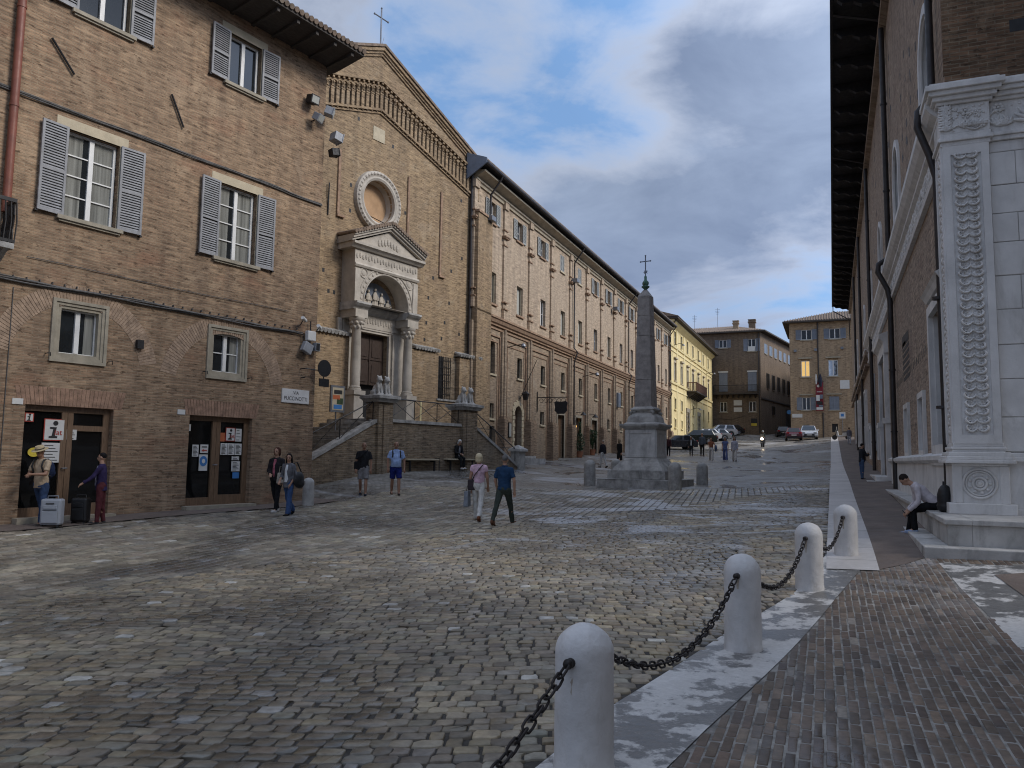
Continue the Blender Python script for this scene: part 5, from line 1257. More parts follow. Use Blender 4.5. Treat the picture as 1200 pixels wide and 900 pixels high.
def ywin(w, h, cap, mat):
    m = MB(); m.box(-w/2, -w/2+.06, .1, .2, 0, h); m.box(w/2-.06, w/2, .1, .2, 0, h); m.box(-.04, .04, .1, .2, 0, h); m.box(-w/2, w/2, .1, .2, h-.06, h); m.box(-w/2, w/2, .12, .2, h*.6, h*.6+.05)
    o = m.build('window', MT['white'], Y.root); m = MB(); m.box(-w/2+.02, w/2-.02, .2, .21, .02, h-.02); m.build('pane', MT[mat], o)
    m = MB(); m.box(-w/2-.14, -w/2, -.05, .05, -.05, h+.1); m.box(w/2, w/2+.14, -.05, .05, -.05, h+.1); m.box(-w/2-.14, w/2+.14, -.052, .05, h, h+.16); m.box(-w/2-.2, w/2+.2, -.16, .05, -.16, -.05)
    if cap: m.box(-w/2-.12, w/2+.12, -.04, .0, h+.16, h+.42); m.box(-w/2-.25, w/2+.25, -.25, 0, h+.42, h+.58)
    m.build('surround', MT['trimY'] if not cap else MT['cornice'], o); return o
W3, W2, W1, W0 = ywin(1.1, 1.55, False, 'glass'), ywin(1.1, 2.05, True, 'curtain'), ywin(1.0, 1.2, False, 'glass'), ywin(.9, .9, False, 'glass')
for i, c in enumerate(cen):
    for o, z, ok in ((W3, 13.15, 1), (W2, 9.05, 1), (W1, 5.8, c not in (95.8, 104.1)), (W0, 3.75, c not in (95.8, 104.1))):
        if ok: q = o if i == 0 else copy_tree(o); q.location = (ly(c), 0, z+Y.dz)
for c in (95.8, 104.1):
    x = ly(c); m = MB(); m.box(x-.68, x+.68, .15, .2, 2, 5.78); m.box(x-.03, x+.03, .12, .15, 2, 5.7); d_ = Y.part(m, 'door', MT['woodD'])
    m = MB()
    for k in range(13):
        for sg in (-1, 1): q = .12 if k % 2 else 0; a = x+sg*.92; m.box(a-.2-q, a+.2+q, -.10, .05, 2.0+k*.3, 2.27+k*.3)
    m.box(x-1.2, x+1.2, -.14, .05, 5.9, 6.4); Y.part(m, 'quoined_surround', MT['frameS'], d_)
x0, x1 = ly(95.2), ly(103.6)
m = MB(); m.box(x0, x1, -1.25, 0, 8.35, 8.5)
for i in range(7): x = x0+.3+i*(x1-x0-.6)/6; m.prism([(-1.1, 8.35), (0, 8.35), (0, 7.7), (-.3, 7.8)], x-.12, x+.12, 'x')
b_ = Y.part(m, 'balcony', MT['eave'])
m = MB()
for i in range(34): x = x0+.05+i*(x1-x0-.1)/33; m.box(x-.035, x+.035, -1.22, -1.15, 8.5, 9.5)
m.box(x0, x1, -1.25, -1.12, 9.5, 9.6); m.box(x0, x0+.08, -1.2, 0, 9.5, 9.6); m.box(x1-.08, x1, -1.2, 0, 9.5, 9.6)
for i in range(6): y = -1.1+i*.2; m.box(x0, x0+.06, y-.03, y+.03, 8.5, 9.5); m.box(x1-.06, x1, y-.03, y+.03, 8.5, 9.5)
m.box(x0+1.6, x1-.02, -1.20, -1.16, 8.55, 9.45); Y.part(m, 'railing', M('rusty_railing', (.16, .085, .055), .7, var=.3, vs=3), b_)
m = MB(); x = .15; m.tube([(x, -.9, 15.6), (x, -.12, 14.8), (x, -.12, 4)], .07, 8); Y.part(m, 'drainpipe', MT['pipeD'])
def ylamp(s_, z, lb):
    t = empty('wall_lamp', Y.world(ly(s_), -.05, z), Y.rz, lb, 'wall lamp', 'lamps on the yellow building'); m = MB(); m.tube([(0, 0, 0), (0, -.7, .2), (0, -1.1, .1)], .03, 6); m.build('arm', MT['iron'], t); m = MB(); m.lathe([(.18, 0), (.1, .15), (.03, .2)], (0, -1.15, -.08), 10); m.build('lamp_head', MT['greymetal'], t)
ylamp(86.3, 12.9, 'arm lamp at the left end of yellow building'); ylamp(98.0, 12.5, 'arm lamp mid way under the top windows of yellow building'); ylamp(110.8, 12.3, 'arm lamp at far end of yellow building'); ylamp(98.0, 6.4, 'arm lamp under the balcony of yellow building')

# ================================================================ buildings closing the square
def closed_house(B, poly, z0, z1, mat, ov, rise, roofm):
    # poly: local footprint (x,y), front first; hip roof
    pass
def bwin(B, x, z, w, h, style, parent=None, y=0, tag_=None):
    m = MB(); window_leafs(m, x-w/2, x+w/2, z, z+h, y+.14, 0, .07, 0)
    o = B.part(m, 'window', MT['white']); m = MB(); m.box(x-w/2+.02, x+w/2-.02, y+.155, y+.165, z+.02, z+h-.02); B.part(m, 'pane', MT[style], o)
    m = MB(); m.box(x-w/2-.15, x+w/2+.15, y-.1, y+.1, z-.14, z); B.part(m, 'sill', MT['frameS'], o); return o
def bshut(B, o, x, z, w, h, sw, mat='shutB', closed=False):
    for sg in (-1, 1):
        s_ = shutter_mesh(sw, h, 14, .05, False).build('shutter', [MT[mat], MT['shutB']], o)
        if closed: s_.location = (x-w/2 if sg < 0 else x, -.02, z+B.dz)
        else: s_.location = (x-w/2-sw-.02 if sg < 0 else x+w/2+.02, -.04, z+B.dz)
# E: tan brick house at the head of the street
E_ = Bld('tan_brick_house', (-4.6, 100), 0, 4.8, 'tan brick house with red banner at the head of the street', 'house')
ex = lambda x: x+4.6
m = MB(); W_ = 13.0
op = [rect(ex(-3.22), ex(-2.0), 14.95, 16.2), rect(ex(-.02), ex(1.2), 14.95, 16.2), rect(ex(-3.3), ex(-2.3), 10.38, 11.75+1.0), rect(ex(-.22), ex(.86), 10.4, 11.6+1.15), rect(ex(-3.26), ex(-2.32), 6.3, 7.88), rect(ex(-.2), ex(.9), 6.3, 7.95), rect(ex(-3.18), ex(-2.5), 3.9, 4.55), rect(ex(.03), ex(.68), 3.65, 4.65)]
m.wall(rect(0, W_, 0, 17.1), op, .25); m.poly([(0, 0, 0), (0, 12, 0), (0, 12, 17.1), (0, 0, 17.1)]); m.box(2.5, W_, 12, 60, 0, 17.0); m.poly([(W_, 0, 0), (W_, 12, 0), (W_, 12, 17.1), (W_, 0, 17.1)])
E_.part(m, 'wall', MT['brickE'])
m = MB(); e = .75
m.poly([(-e, -e, 17.05), (W_+e, -e, 17.05), (W_+e, 12+e, 17.05), (-e, 12+e, 17.05)])
for a, b in (((-e, -e), (W_+e, -e)), ((W_+e, -e), (W_+e, 12+e)), ((W_+e, 12+e), (-e, 12+e)), ((-e, 12+e), (-e, -e))):
    m.poly([(a[0], a[1], 17.05), (b[0], b[1], 17.05), (b[0], b[1], 17.22), (a[0], a[1], 17.22)])
r1, r2 = (5.0, 6), (W_-5, 6); zt = 19.3
m.poly([(-e, -e, 17.22), (W_+e, -e, 17.22), (r2[0], r2[1], zt), (r1[0], r1[1], zt)], 1); m.poly([(-e, -e, 17.22), (r1[0], r1[1], zt), (-e, 12+e, 17.22)], 1); m.poly([(W_+e, -e, 17.22), (r2[0], r2[1], zt), (W_+e, 12+e, 17.22)], 1); m.poly([(-e, 12+e, 17.22), (W_+e, 12+e, 17.22), (r2[0], r2[1], zt), (r1[0], r1[1], zt)], 1)
n = 48
for i in range(n+1):
    x = -e+(W_+2*e)*i/n; t_ = .25 if True else 0
    k = min(1, (x+e)/(5+e)) if x < 5 else (1 if x < W_-5 else (W_+e-x)/(5+e))
    if k > .05: m.tube([(x, -e, 17.26), (x, -e+(6+e)*k, 17.26+(zt-17.22)*k)], .07, 5, 1)
E_.part(m, 'roof', [MT['eave'], MT['tile']])
for x, z, w, h, sty, sh_ in ((ex(-2.61), 14.95, 1.2, 1.25, 'glass', .62), (ex(.59), 14.95, 1.2, 1.25, 'glass', .62), (ex(-2.8), 10.4, 1.0, 2.3, 'warm_reflection', 0), (ex(.32), 10.4, 1.06, 2.3, 'glassB', 0), (ex(-2.79), 6.32, .92, 1.55, 'glass', .62)):
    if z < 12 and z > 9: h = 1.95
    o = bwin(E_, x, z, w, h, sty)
    if sh_: bshut(E_, o, x, z, w, h, sh_)
    m = MB(); m.box(x-w/2-.3, x+w/2+.3, -.16, 0, z+h+.25, z+h+.4)
    if z < 12: E_.part(m, 'hood', MT['frameS'], o)
for a, b in ((-3.3, -2.3), (-.22, .86)): m = MB(); m.box(ex(a), ex(b), .12, .2, 12.35, 12.75); E_.part(m, 'blind_head', MT['brickE'])
x = ex(.35); o = bwin(E_, x, 6.32, 1.08, 1.6, 'glass'); bshut(E_, o, x, 6.32, 1.08, 1.6, .54, closed=True); m = MB(); m.box(x-.85, x+.85, -.16, 0, 8.15, 8.3); E_.part(m, 'hood', MT['frameS'], o)
for a, b in ((op[6], 'w'), (op[7], 'w')):
    m = MB(); m.box(a[0][0], a[2][0], .15, .2, a[0][1], a[2][1]); E_.part(m, 'grated_opening', MT['black'])
m = MB(); m.tube([(ex(-1.35), -.1, 17), (ex(-1.35), -.1, 9.6)], .07, 8); m.tube([(ex(-.95), -.1, 6.0), (ex(-.95), -.1, 2.6)], .08, 8); E_.part(m, 'drainpipe', MT['pipeD'])
for xx, zz_ in ((-3.95, 13.6), (-1.6, 13.65), (1.35, 13.75)):
    m = MB(); m.box(ex(xx)-.16, ex(xx)+.16, -.2, 0, zz_-.14, zz_+.16); E_.part(m, 'lamp_box', MT['greymetal'])
m = MB(); m.prism([(ex(1.3), 15.0-.3), (ex(2.2), 15.4-.3), (ex(2.2), 14.4-.0), (ex(1.3), 14.3)], -.5, 0, 'y'); 
def eth(name, x, z, mb, mats, label, cat): o = mb.build(name, mats, None, 0, loc=E_.world(ex(x), 0, z), rz=0); return tag(o, label, cat)
m = MB(); m.box(-.52, .52, -.05, 0, -.52, .52); eth('stone_plaque', 1.55, 9.35, m, [MT['paper']], 'pale square plaque on the tan house near the palace', 'plaque')
m = MB(); m.box(-.58, .58, -.05, 0, -.2, .24); m.box(-.54, .54, -.053, -.05, -.17, .21, 0); eth('street_sign', -3.86, 5.62, m, [MT['paper']], 'pale street name plate low on the tan house corner', 'street sign')
t = empty('banner', E_.world(ex(-1.28), -.35, 6.2), 0, 'tall dark red banner with pictures on tan house front', 'banner')
m = MB()
for i in range(12):
    for a in range(4): pass
xs2 = np.linspace(-.42, .42, 7)
def wav(x, z): return .05*sin(x*6+z*1.2)
for za, zb, k in ((2.05, 3.5, 0), (0.0, 2.05, 1)):
    for i in range(6):
        for j in range(6):
            z_0, z_1 = za+(zb-za)*j/6, za+(zb-za)*(j+1)/6
            m.poly([(xs2[i], wav(xs2[i], z_0), z_0), (xs2[i+1], wav(xs2[i+1], z_0), z_0), (xs2[i+1], wav(xs2[i+1], z_1), z_1), (xs2[i], wav(xs2[i], z_1), z_1)], 0)
m.ell((-.12, -.07, 3.0), (.17, .02, .17), 12, 1); m.box(-.3, .3, -.09, -.07, 2.25, 2.32, 1)
for a, b, c_, d_, k in ((-.38, .02, 1.2, 1.9, 1), (.05, .36, 1.45, 1.95, 2), (-.36, .30, .75, 1.12, 3), (-.38, .36, .12, .42, 1), (-.1, .36, .48, .68, 2)): m.box(a, b, -.095, -.075, c_, d_, k)
m.build('cloth', [M('banner_red', (.20, .018, .03), .8, var=.12), MT['paper'], MT['lead'], MT['ink']], t, fixn=False)
m = MB(); m.tube([(-.5, 0, 3.52), (.5, 0, 3.52)], .03, 6); m.tube([(0, .35, 3.52), (0, 0, 3.52)], .03, 6); m.build('rod', MT['iron'], t)
t = empty('flags', E_.world(ex(-1.45), -.3, 9.6), 0, 'two furled flags on slanting poles above the red banner', 'flags')
m = MB(); m.tube([(0, .3, .0), (-.15, -.4, 1.1)], .025, 6); m.tube([(.25, .3, 0), (.3, -.4, 1.1)], .025, 6); m.build('poles', MT['iron'], t)
m = MB(); m.tube([(-.18, -.35, 1.0), (-.15, -.25, .4), (-.16, -.25, -.2)], [.06, .13, .08], 8); m.build('pale_flag', MT['paper'], t, smooth=60); m = MB(); m.tube([(.3, -.35, 1.0), (.3, -.25, .2), (.3, -.25, -.5)], [.08, .24, .12], 8); m.build('dark_flag', M('navy_flag', (.015, .018, .04), .8), t, smooth=60)
# D: dark brick palazzo at the corner
D = Bld('dark_brick_palazzo', (-9.5, 118), 0, 5.6, 'dark brick palazzo with slate-blue shutters and iron balcony at back', 'building')
dx = lambda x: x+9.5
m = MB(); ops = [rect(dx(-15.75), dx(-14.0), 0, 0)]
op = []
for x in (dx(-14.85), dx(-10.7)): op += [rect(x-.6, x+.6, 16.95 if x < -3 else 16.3, 18.15), rect(x-.62, x+.62, 10.3, 13.2), rect(x-.5, x+.5, 7.3, 8.8)]
m.wall(rect(-14, 0, 2, 19.15), op, .25)
ad = radians(10.4); sd_ = (sin(ad), cos(ad)); LD = 40
DZ = 19.15
m.poly([(0, 0, 2), (sd_[0]*LD, sd_[1]*LD, 2), (sd_[0]*LD, sd_[1]*LD, DZ), (0, 0, DZ)])
m.poly([(-14, 0, 2), (-14, LD, 2), (-14, LD, DZ), (-14, 0, DZ)])
D.part(m, 'wall', MT['brickD'])
m = MB(); o_ = .8
pA, pB = (-14, -o_), (o_, -o_); pC = (sd_[0]*LD+o_, sd_[1]*LD)
m.poly([(pA[0], pA[1], 19.1), (pB[0], pB[1], 19.1), (pC[0], pC[1], 19.1), (-14, LD, 19.1)])
for a, b in ((pA, pB), (pB, pC)): m.poly([(a[0], a[1], 19.1), (b[0], b[1], 19.1), (b[0], b[1], 19.3), (a[0], a[1], 19.3)])
rg_ = (-4.5, 6.0); zt = 21.2
m.poly([(pA[0], pA[1], 19.3), (pB[0], pB[1], 19.3), (rg_[0], rg_[1], zt), (-14, 6, zt-.3)], 1); m.poly([(pB[0], pB[1], 19.3), (pC[0], pC[1], 19.3), (sd_[0]*LD-5, LD, zt), (rg_[0], rg_[1], zt)], 1); m.poly([(rg_[0], rg_[1], zt), (sd_[0]*LD-5, LD, zt), (-14, LD, zt), (-14, 6, zt-.3)], 1)
for i in range(40): x = -14+i*.36; k = min(1., max(0., 1-(x+4.5)/5.3)) if x > -4.5 else 1.; m.tube([(x, -o_, 19.34), (x, -o_+(6+o_)*k, 19.34+1.8*k)], .07, 5, 1)
D.part(m, 'roof', [MT['eave'], MT['tile']])
def chimney(x, y, w, h, lb):
    m = MB(); m.box(x-w/2, x+w/2, y-w/2, y+w/2, 19.5, 20.0+h); m.box(x-w/2-.12, x+w/2+.12, y-w/2-.12, y+w/2+.12, 20.0+h, 20.15+h); m.box(x-w/2-.02, x+w/2+.02, y-w/2-.02, y+w/2+.02, 20.15+h, 20.4+h); m.box(x-w/2-.1, x+w/2+.1, y-w/2-.1, y+w/2+.1, 20.4+h, 20.5+h)
    D.part(m, 'chimney', MT['brickE'] if w < .9 else MT['brickD'])
chimney(dx(-13.2), 2.5, .75, .9, ''); chimney(dx(-11.0), 4.5, .95, 1.3, '')
for x, z, w, h, c in ((dx(-14.85), 16.95, 1.1, 1.2, 'glass'), (dx(-10.7), 16.3, 1.1, 1.85, 'glass'), (dx(-14.85), 7.3, 1.0, 1.5, 'glass'), (dx(-10.7), 7.3, 1.0, 1.5, 'glass')):
    o = bwin(D, x, z, w, h, c)
    if z > 15: bshut(D, o, x, z, w, h, .6)
for x in (dx(-14.85), dx(-10.7)):
    m = MB(); m.box(x-.62, x+.62, .12, .16, 10.3, 13.2); m.box(x-.72, x+.72, -.05, .05, 13.2, 13.4, 1); o = D.part(m, 'balcony_door', [MT['shutB'], MT['paper']])
    bshut(D, o, x, 10.35, 1.24, 2.8, .62, closed=True)
m = MB(); m.box(dx(-10.7)-.5, dx(-10.7)+.5, -.12, .1, 16.3, 17.0); D.part(m, 'window_box', MT['paper'])
m = MB(); x0, x1 = dx(-16.2), dx(-9.9)
m.box(x0, x1, -.95, 0, 9.85, 10.05)
for i in range(8): x = x0+.3+i*.8; m.prism([(-.8, 9.85), (0, 9.85), (0, 9.3)], x-.08, x+.08, 'x')
b_ = D.part(m, 'balcony', MT['eave'])
m = MB(); m.box(x0, x1, -.95, -.9, 11.15, 11.22)
for i in range(48): x = x0+i*(x1-x0)/47; m.box(x-.012, x+.012, -.935, -.91, 10.05, 11.15)
for x in (x0, x1): 
    m.box(x-.02, x+.02, -.95, 0, 11.15, 11.22)
    for i in range(6): m.box(x-.012, x+.012, -.15-i*.14, -.13-i*.14, 10.05, 11.15)
D.part(m, 'railing', MT['iron'], b_)
m = MB(); m.box(-14, 0, -.06, 0, 9.6, 9.75); D.part(m, 'string_course', MT['brickD'])
m = MB(); m.tube([(-.25, -.1, 19), (-.25, -.1, 4.2)], .07, 8); D.part(m, 'drainpipe', MT['pipeD'])
for z0, z1 in ((8.25, 9.05), (7.3, 7.95)):
    m = MB(); m.box(dx(-13.38), dx(-12.2), -.06, 0, z0, z1); D.part(m, 'stone_plaque', MT['paper'])
m = MB(); m.box(dx(-10.95), dx(-10.1), -.06, 0, 5.2, 6.3, 0); m.box(dx(-10.93), dx(-10.12), -.065, -.06, 5.22, 5.6, 1); D.part(m, 'notice_panel', [MT['iron'], MT['yellowp']])
m = MB(); m.tube([(dx(-15.5)+i*.35, -.05, 6.4-.25*sin(i*.42)) for i in range(12)], .02, 5); D.part(m, 'cable', MT['iron'])
# flank windows
for k, (t_, z, w, h) in enumerate([(3+2.9*i, 16.2, 1.0, 1.5) for i in range(7)]+[(4+3.2*i, 11, 1.0, 2.3) for i in range(5)]+[(7, 7.2, 1.0, 1.3)]):
    m = MB(); m.M = Matrix.Translation((sd_[0]*t_, sd_[1]*t_, 0)) @ Matrix.Rotation(pi/2-ad, 4, 'Z')
    m.box(-w/2, w/2, -.03, .0, z, z+h, 0); m.box(-w/2-.4, -w/2, -.04, .0, z, z+h, 1); m.box(w/2, w/2+.4, -.04, .0, z, z+h, 1); m.box(-w/2-.1, w/2+.1, -.12, 0, z-.12, z, 2)
    D.part(m, 'flank_window', [MT['glass'], MT['shutB'] if z > 15 else MT['iron'], MT['frameS'] if z > 15 else MT['brickD']])
m = MB(); m.M = Matrix.Rotation(pi/2-ad, 4, 'Z'); m.prof([(0, 9.2), (.12, 9.2), (.12, 9.4), (0, 9.4)], 0, LD); m.box(14.5, 17.5, -.02, 0, 2, 8.5); D.part(m, 'flank_moulding', MT['eave'])
# a house wall closing the lane
CL = Bld('lane_end_house', (-4, 158), 0, 7, 'shadowed brick house closing the lane between the two palazzi', 'house')
m = MB(); m.box(-8, 9, 0, 6, -2, 12); CL.part(m, 'wall', MT['brickD']); m = MB(); m.prism([(-8.3, 11.9), (9.3, 11.9), (9.3, 12.1), (.5, 14.5), (-8.3, 12.1)], -.6, 6, 'y'); CL.part(m, 'roof', MT['tile'])
# roof aerials behind
for px_, lb, hh in ((814, 'thin roof aerial left above the yellow building', 3.0), (841, 'taller roof aerial right above the yellow building', 4.2)):
    P = at(px_, 390, 128); t = empty('aerial', tuple(P), 0, lb, 'aerial', 'aerials on the far roofs'); m = MB(); m.tube([(0, 0, -3), (0, 0, hh)], .03, 5)
    m.build('mast', MT['greymetal'], t); m = MB()
    for k in range(4): m.tube([(-.4+.05*k, 0, hh-.3-.25*k), (.4-.05*k, 0, hh-.3-.25*k)], .02, 4)
    m.build('bars', MT['greymetal'], t)
# ================================================================ the palace on the right: local x runs toward the camera, s = Y = 82 - x
R = Bld('palace', (XR, 82), -pi/2, 1.4, 'great brick palace with carved white corner pilaster and deep dark eave', 'palace')
rx = lambda Y_: 82-Y_
YF = 14.9                                   # front face
m = MB(); ops = []
bigw = [(15.95, 17.95, .38, 3.05)]
smallw = [(19.95, 20.95, .32, 1.55), (23.9, 24.95, .32, 1.55)]
UPW = [(16.25, 2.2, 6.56, 8.35), (24.1, 2.2, 6.56, 8.6), (32.6, 2.2, 6.56, 8.6), (40.8, 2.2, 6.4, 8.6)]+[(q, 1.8, 6.6, 8.6) for q in (49.5, 56.5, 63.5, 70.5)]
def uparch(Y0, w, z0, zs, ins=.2): return arch(rx(Y0+w)+ins, rx(Y0)-ins, z0, zs, 14)
m.wall(rect(0, rx(YF+.15), -3, 15.6), [rect(rx(b), rx(a), c, d) for a, b, c, d in bigw+smallw]+[uparch(*u) for u in UPW], .5)
m.poly([(0, 0, -3), (0, 20, -3), (0, 20, 15.6), (0, 0, 15.6)])
R.part(m, 'wall', MT['brickR'])
xf = rx(YF+.15)
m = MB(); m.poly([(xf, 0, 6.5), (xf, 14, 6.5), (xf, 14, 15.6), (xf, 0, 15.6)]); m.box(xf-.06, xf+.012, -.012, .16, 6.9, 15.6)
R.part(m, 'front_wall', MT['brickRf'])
m = MB(); m.box(xf, xf+.004, 1.02, 1.45, 7.50, 7.72); m.box(xf, xf+.004, 1.45, 1.56, 7.56, 7.64); R.part(m, 'putlog_hole', MT['black'])
# eave: boards on shaped brackets
EX = 1.62
m = MB(); m.box(-.3, xf+2.2, -EX, 1, 15.55, 15.75); m.box(-.3, xf+2.2, -EX-.1, -EX, 15.5, 15.86); m.prism([(-EX-.1, 15.8), (-EX-.1, 15.9), (8, 18.5), (20, 18.5), (20, 15.8)], -.3, xf+2.2, 'x'); rf = R.part(m, 'roof', MT['eaveR'])
for i in range(60):
    x = .3+i*2.2
    if x > xf+2: break
    m = MB(); m.prism([(0, 15.55), (0, 15.0), (-.25, 14.98), (-.42, 15.12), (-.75, 15.10), (-1.0, 15.26), (-1.35, 15.25), (-1.5, 15.40), (-1.58, 15.42), (-1.58, 15.55)], x-.10, x+.10, 'x'); R.part(m, 'bracket', MT['eaveR'], rf)
m = MB(); m.box(-.2, xf+2, -.22, 0, 14.7, 14.95); R.part(m, 'under_eave_moulding', MT['brickR'])
# carved cornice band along the flank
m = MB(); x1 = xf-.02; x0 = rx(46)
m.prof([(0, 5.40), (.10, 5.40), (.12, 5.50), (.06, 5.56), (.06, 6.02), (.14, 6.08), (.14, 6.16), (.24, 6.24), (.32, 6.36), (.32, 6.50), (0, 6.58)], x0, x1); cb = R.part(m, 'cornice', MT['carved'])
m = MB(); rg = random.Random(3)
for i in range(230):
    x = x0+.06+i*.13; z = 5.79+.10*sin(i*.9); m.ell((x, -.07, z), (.055, .035, .09), 6); m.ell((x+.05, -.065, 5.79-.12*sin(i*.9+.6)), (.05, .03, .05), 5)
R.part(m, 'carved_scrolls', MT['carved'], cb)
m = MB(); m.prof([(0, 5.35), (.22, 5.35), (.22, 5.45), (0, 5.45)], 0, x0-.4); m.prof([(0, 5.9), (.22, 5.95), (.22, 6.2), (0, 6.3)], 0, x0-.4); R.part(m, 'plain_cornice', MT['brickR'])
# tall arched upper windows with white marble surrounds standing out from the wall
def upwin(Y0, w, z0, zs, parent=None):
    x0, x1 = rx(Y0+w), rx(Y0); r = w/2; c = (x0+x1)/2; m = MB()
    for a, b, o in ((0, .20, .07), (.20, .26, .03)):
        m.box(x0+a, x0+b, -o, 0, z0, zs); m.box(x1-b, x1-a, -o, 0, z0, zs)
        n = 14
        for k in range(n):
            t0, t1 = pi*k/n, pi*(k+1)/n
            m.prism([(c+q*cos(t), zs+q*sin(t)) for q, t in ((r-a, t0), (r-a, t1), (r-b, t1), (r-b, t0))], -o, 0, 'y')
    m.box(x0-.06, x1+.06, -.16, 0, z0-.12, z0)
    q_ = arch(x0+.22, x1-.22, z0+.01, zs, 14); A = [m.v(p[0], -.02, p[1]) for p in q_]; B_ = [m.v(p[0], .48, p[1]) for p in q_]
    for i in range(len(q_)): j = (i+1) % len(q_); m.f((A[i], A[j], B_[j], B_[i]))
    o = R.part(m, 'window', MT['marble']); m = MB(); m.prism([(x0+.2, z0), (x1-.2, z0)]+[(c+(r-.2)*cos(t), zs+(r-.2)*sin(t)) for t in np.linspace(0, pi, 13)], .44, .46, 'y'); R.part(m, 'pane', MT['glass'], o)
    m = MB(); m.box(c-.06, c+.06, .3, .44, z0, zs+r*.6); m.box(x0+.25, x1-.25, .32, .44, zs-.05, zs+.05); R.part(m, 'mullion', MT['marble'], o)
for u in UPW: upwin(*u)
def flat_frame(Y0, Y1, z0, z1, o=.10, e=.2, name='window', grille=True, recess=True, cap=False):
    x0, x1 = rx(Y1), rx(Y0); m = MB()
    m.box(x0-e, x0, -o, 0, z0-e, z1+e); m.box(x1, x1+e, -o, 0, z0-e, z1+e); m.box(x0, x1, -o, 0, z1, z1+e); m.box(x0, x1, -o, 0, z0-e, z0)
    if recess: m.box(x0-.01, x0+.03, 0, .45, z0, z1); m.box(x1-.03, x1+.01, 0, .45, z0, z1)
    if cap: m.prof([(0, z1+e+.1), (.10, z1+e+.1), (.15, z1+e+.2), (.20, z1+e+.26), (0, z1+e+.36)], x0-e-.05, x1+e+.05); m.box(x0-e-.05, x1+e+.05, -o-.04, 0, z0-e-.2, z0-e)
    w_ = R.part(m, name, MT['marble']); m = MB(); m.box(x0, x1, .36 if recess else -.02, .40 if recess else -.008, z0, z1); R.part(m, 'pane', MT['glass'], w_)
    if grille:
        m = MB(); n = max(3, int((z1-z0)/.22)); y_ = .12
        for i in range(n): z = z0+(z1-z0)*(i+.5)/n; m.box(x0, x1, y_-.02, y_+.02, z-.018, z+.018)
        k = max(3, int((x1-x0)/.25))
        for i in range(k): x = x0+(x1-x0)*(i+.5)/k; m.box(x-.018, x+.018, y_-.035, y_+.005, z0, z1)
        R.part(m, 'iron_grille', MT['iron'], w_)
    return w_
flat_frame(15.95, 17.95, .38, 3.05, cap=True)
for a, b, c, d in smallw: flat_frame(a, b, c, d, .07, .14)
# portal with tall white jambs, and the plainer openings further on
def jamb_door(Y0, Y1, z0, z1, o=.16):
    x0, x1 = rx(Y1), rx(Y0); m = MB(); m.box(x0-.35, x0, -o, 0, z0, z1); m.box(x1, x1+.35, -o, 0, z0, z1); m.prof([(0, z1), (o, z1), (o, z1+.4), (o+.15, z1+.55), (o+.15, z1+.7), (0, z1+.8)], x0-.45, x1+.45); m.box(x0-.42, x0+.02, -o-.08, 0, z1*.36, z1*.36+.2); m.box(x1-.02, x1+.42, -o-.08, 0, z1*.36, z1*.36+.2)
    d_ = R.part(m, 'door', MT['marble']); m = MB(); m.box(x0, x1, -.03, -.01, z0, z1); R.part(m, 'door_leaf', MT['woodD'], d_)
jamb_door(31.9, 35.2, -.9, 4.1)
for Y0, z0, z1 in ((41.5, .8, 4.2), (44.8, 0.4, 1.8), (50.5, .8, 4.2), (57.5, 1.2, 4.4), (64, 1.4, 4.6), (71, 1.8, 5.0)): flat_frame(Y0, Y0+1.5, z0, z1, .14, .18, recess=False, grille=False)
for Y0, z0, z1 in ((38.3, .3, 1.6), (47.5, .8, 2.1), (54, 1.0, 2.2), (61, 1.5, 2.7)): flat_frame(Y0, Y0+.8, z0, z1, .10, .14, recess=False, grille=False)
m = MB()
for k in range(7): z = 2.40+k*.17; m.box(rx(25.4), rx(23.4), -.006, .02, z, z+.10)
m.prism([(rx(25.4), 3.4), (rx(23.4), 3.4), (rx(23.4), 3.66), (rx(25.4), 3.74)], -.006, .02, 'y'); R.part(m, 'walled_slot', MT['eave'])
m = MB(); rg = random.Random(9)
for k in range(150):
    y_ = rg.choice([16.4, 19.2, 20.6, 22.0, 23.3, 26.8, 28.2, 29.6, 30.8, 36, 38, 43, 46, 52])+rg.uniform(-.15, .15); z = 7.2+rg.randint(0, 12)*.6+rg.uniform(-.1, .1); m.box(rx(y_)-.06, rx(y_)+.06, -.004, .02, z-.10, z+.10)
for k in range(26): y_ = 18.6+k*.42; z = 2.55+.0*k; m.box(rx(y_)-.05, rx(y_)+.05, -.004, .02, z-.1, z+.1)
for k in range(6): y_ = 19.0+k*1.1; m.box(rx(y_)-.05, rx(y_)+.05, -.004, .02, .9, 1.05)
R.part(m, 'putlog_holes', MT['black'])['kind'] = 'stuff'
# marble plinth, bench and steps at the foot
m = MB(); m.box(rx(30.3), xf-.02, -.10, 0, -2, .02); m.prof([(0, .02), (.14, .02), (.20, .08), (.20, .16), (.06, .22), (0, .24)], rx(30.3), xf-.02); R.part(m, 'plinth', MT['marble'])
m = MB(); x0, x1 = rx(31), rx(13.38)
m.box(x0, x1+.0, -.42, -.10, -2, -.90); m.box(x0, x1+.06, -.47, -.10, -.90, -.82); m.box(xf-.3, x1, -.10, 9, -2, -.90); m.box(xf-.3, x1+.06, -.10, 9, -.90, -.82)
bn = R.part(m, 'stone_bench', MT['bench'], bevel=.012)
m = MB(); m.box(x0, x1+.2, -.78, -.42, -2, -1.21); m.box(x1, x1+.38, -.78, 9, -2, -1.215); R.part(m, 'kerb_step', MT['bench'], bn, bevel=.015)
m = MB()
for k in range(3): x0, x1 = rx(37.0-.25*k), rx(30.8+.35*k); m.box(x0, x1, -1.15+.3*k, 0, -2, -.80+.16*k)
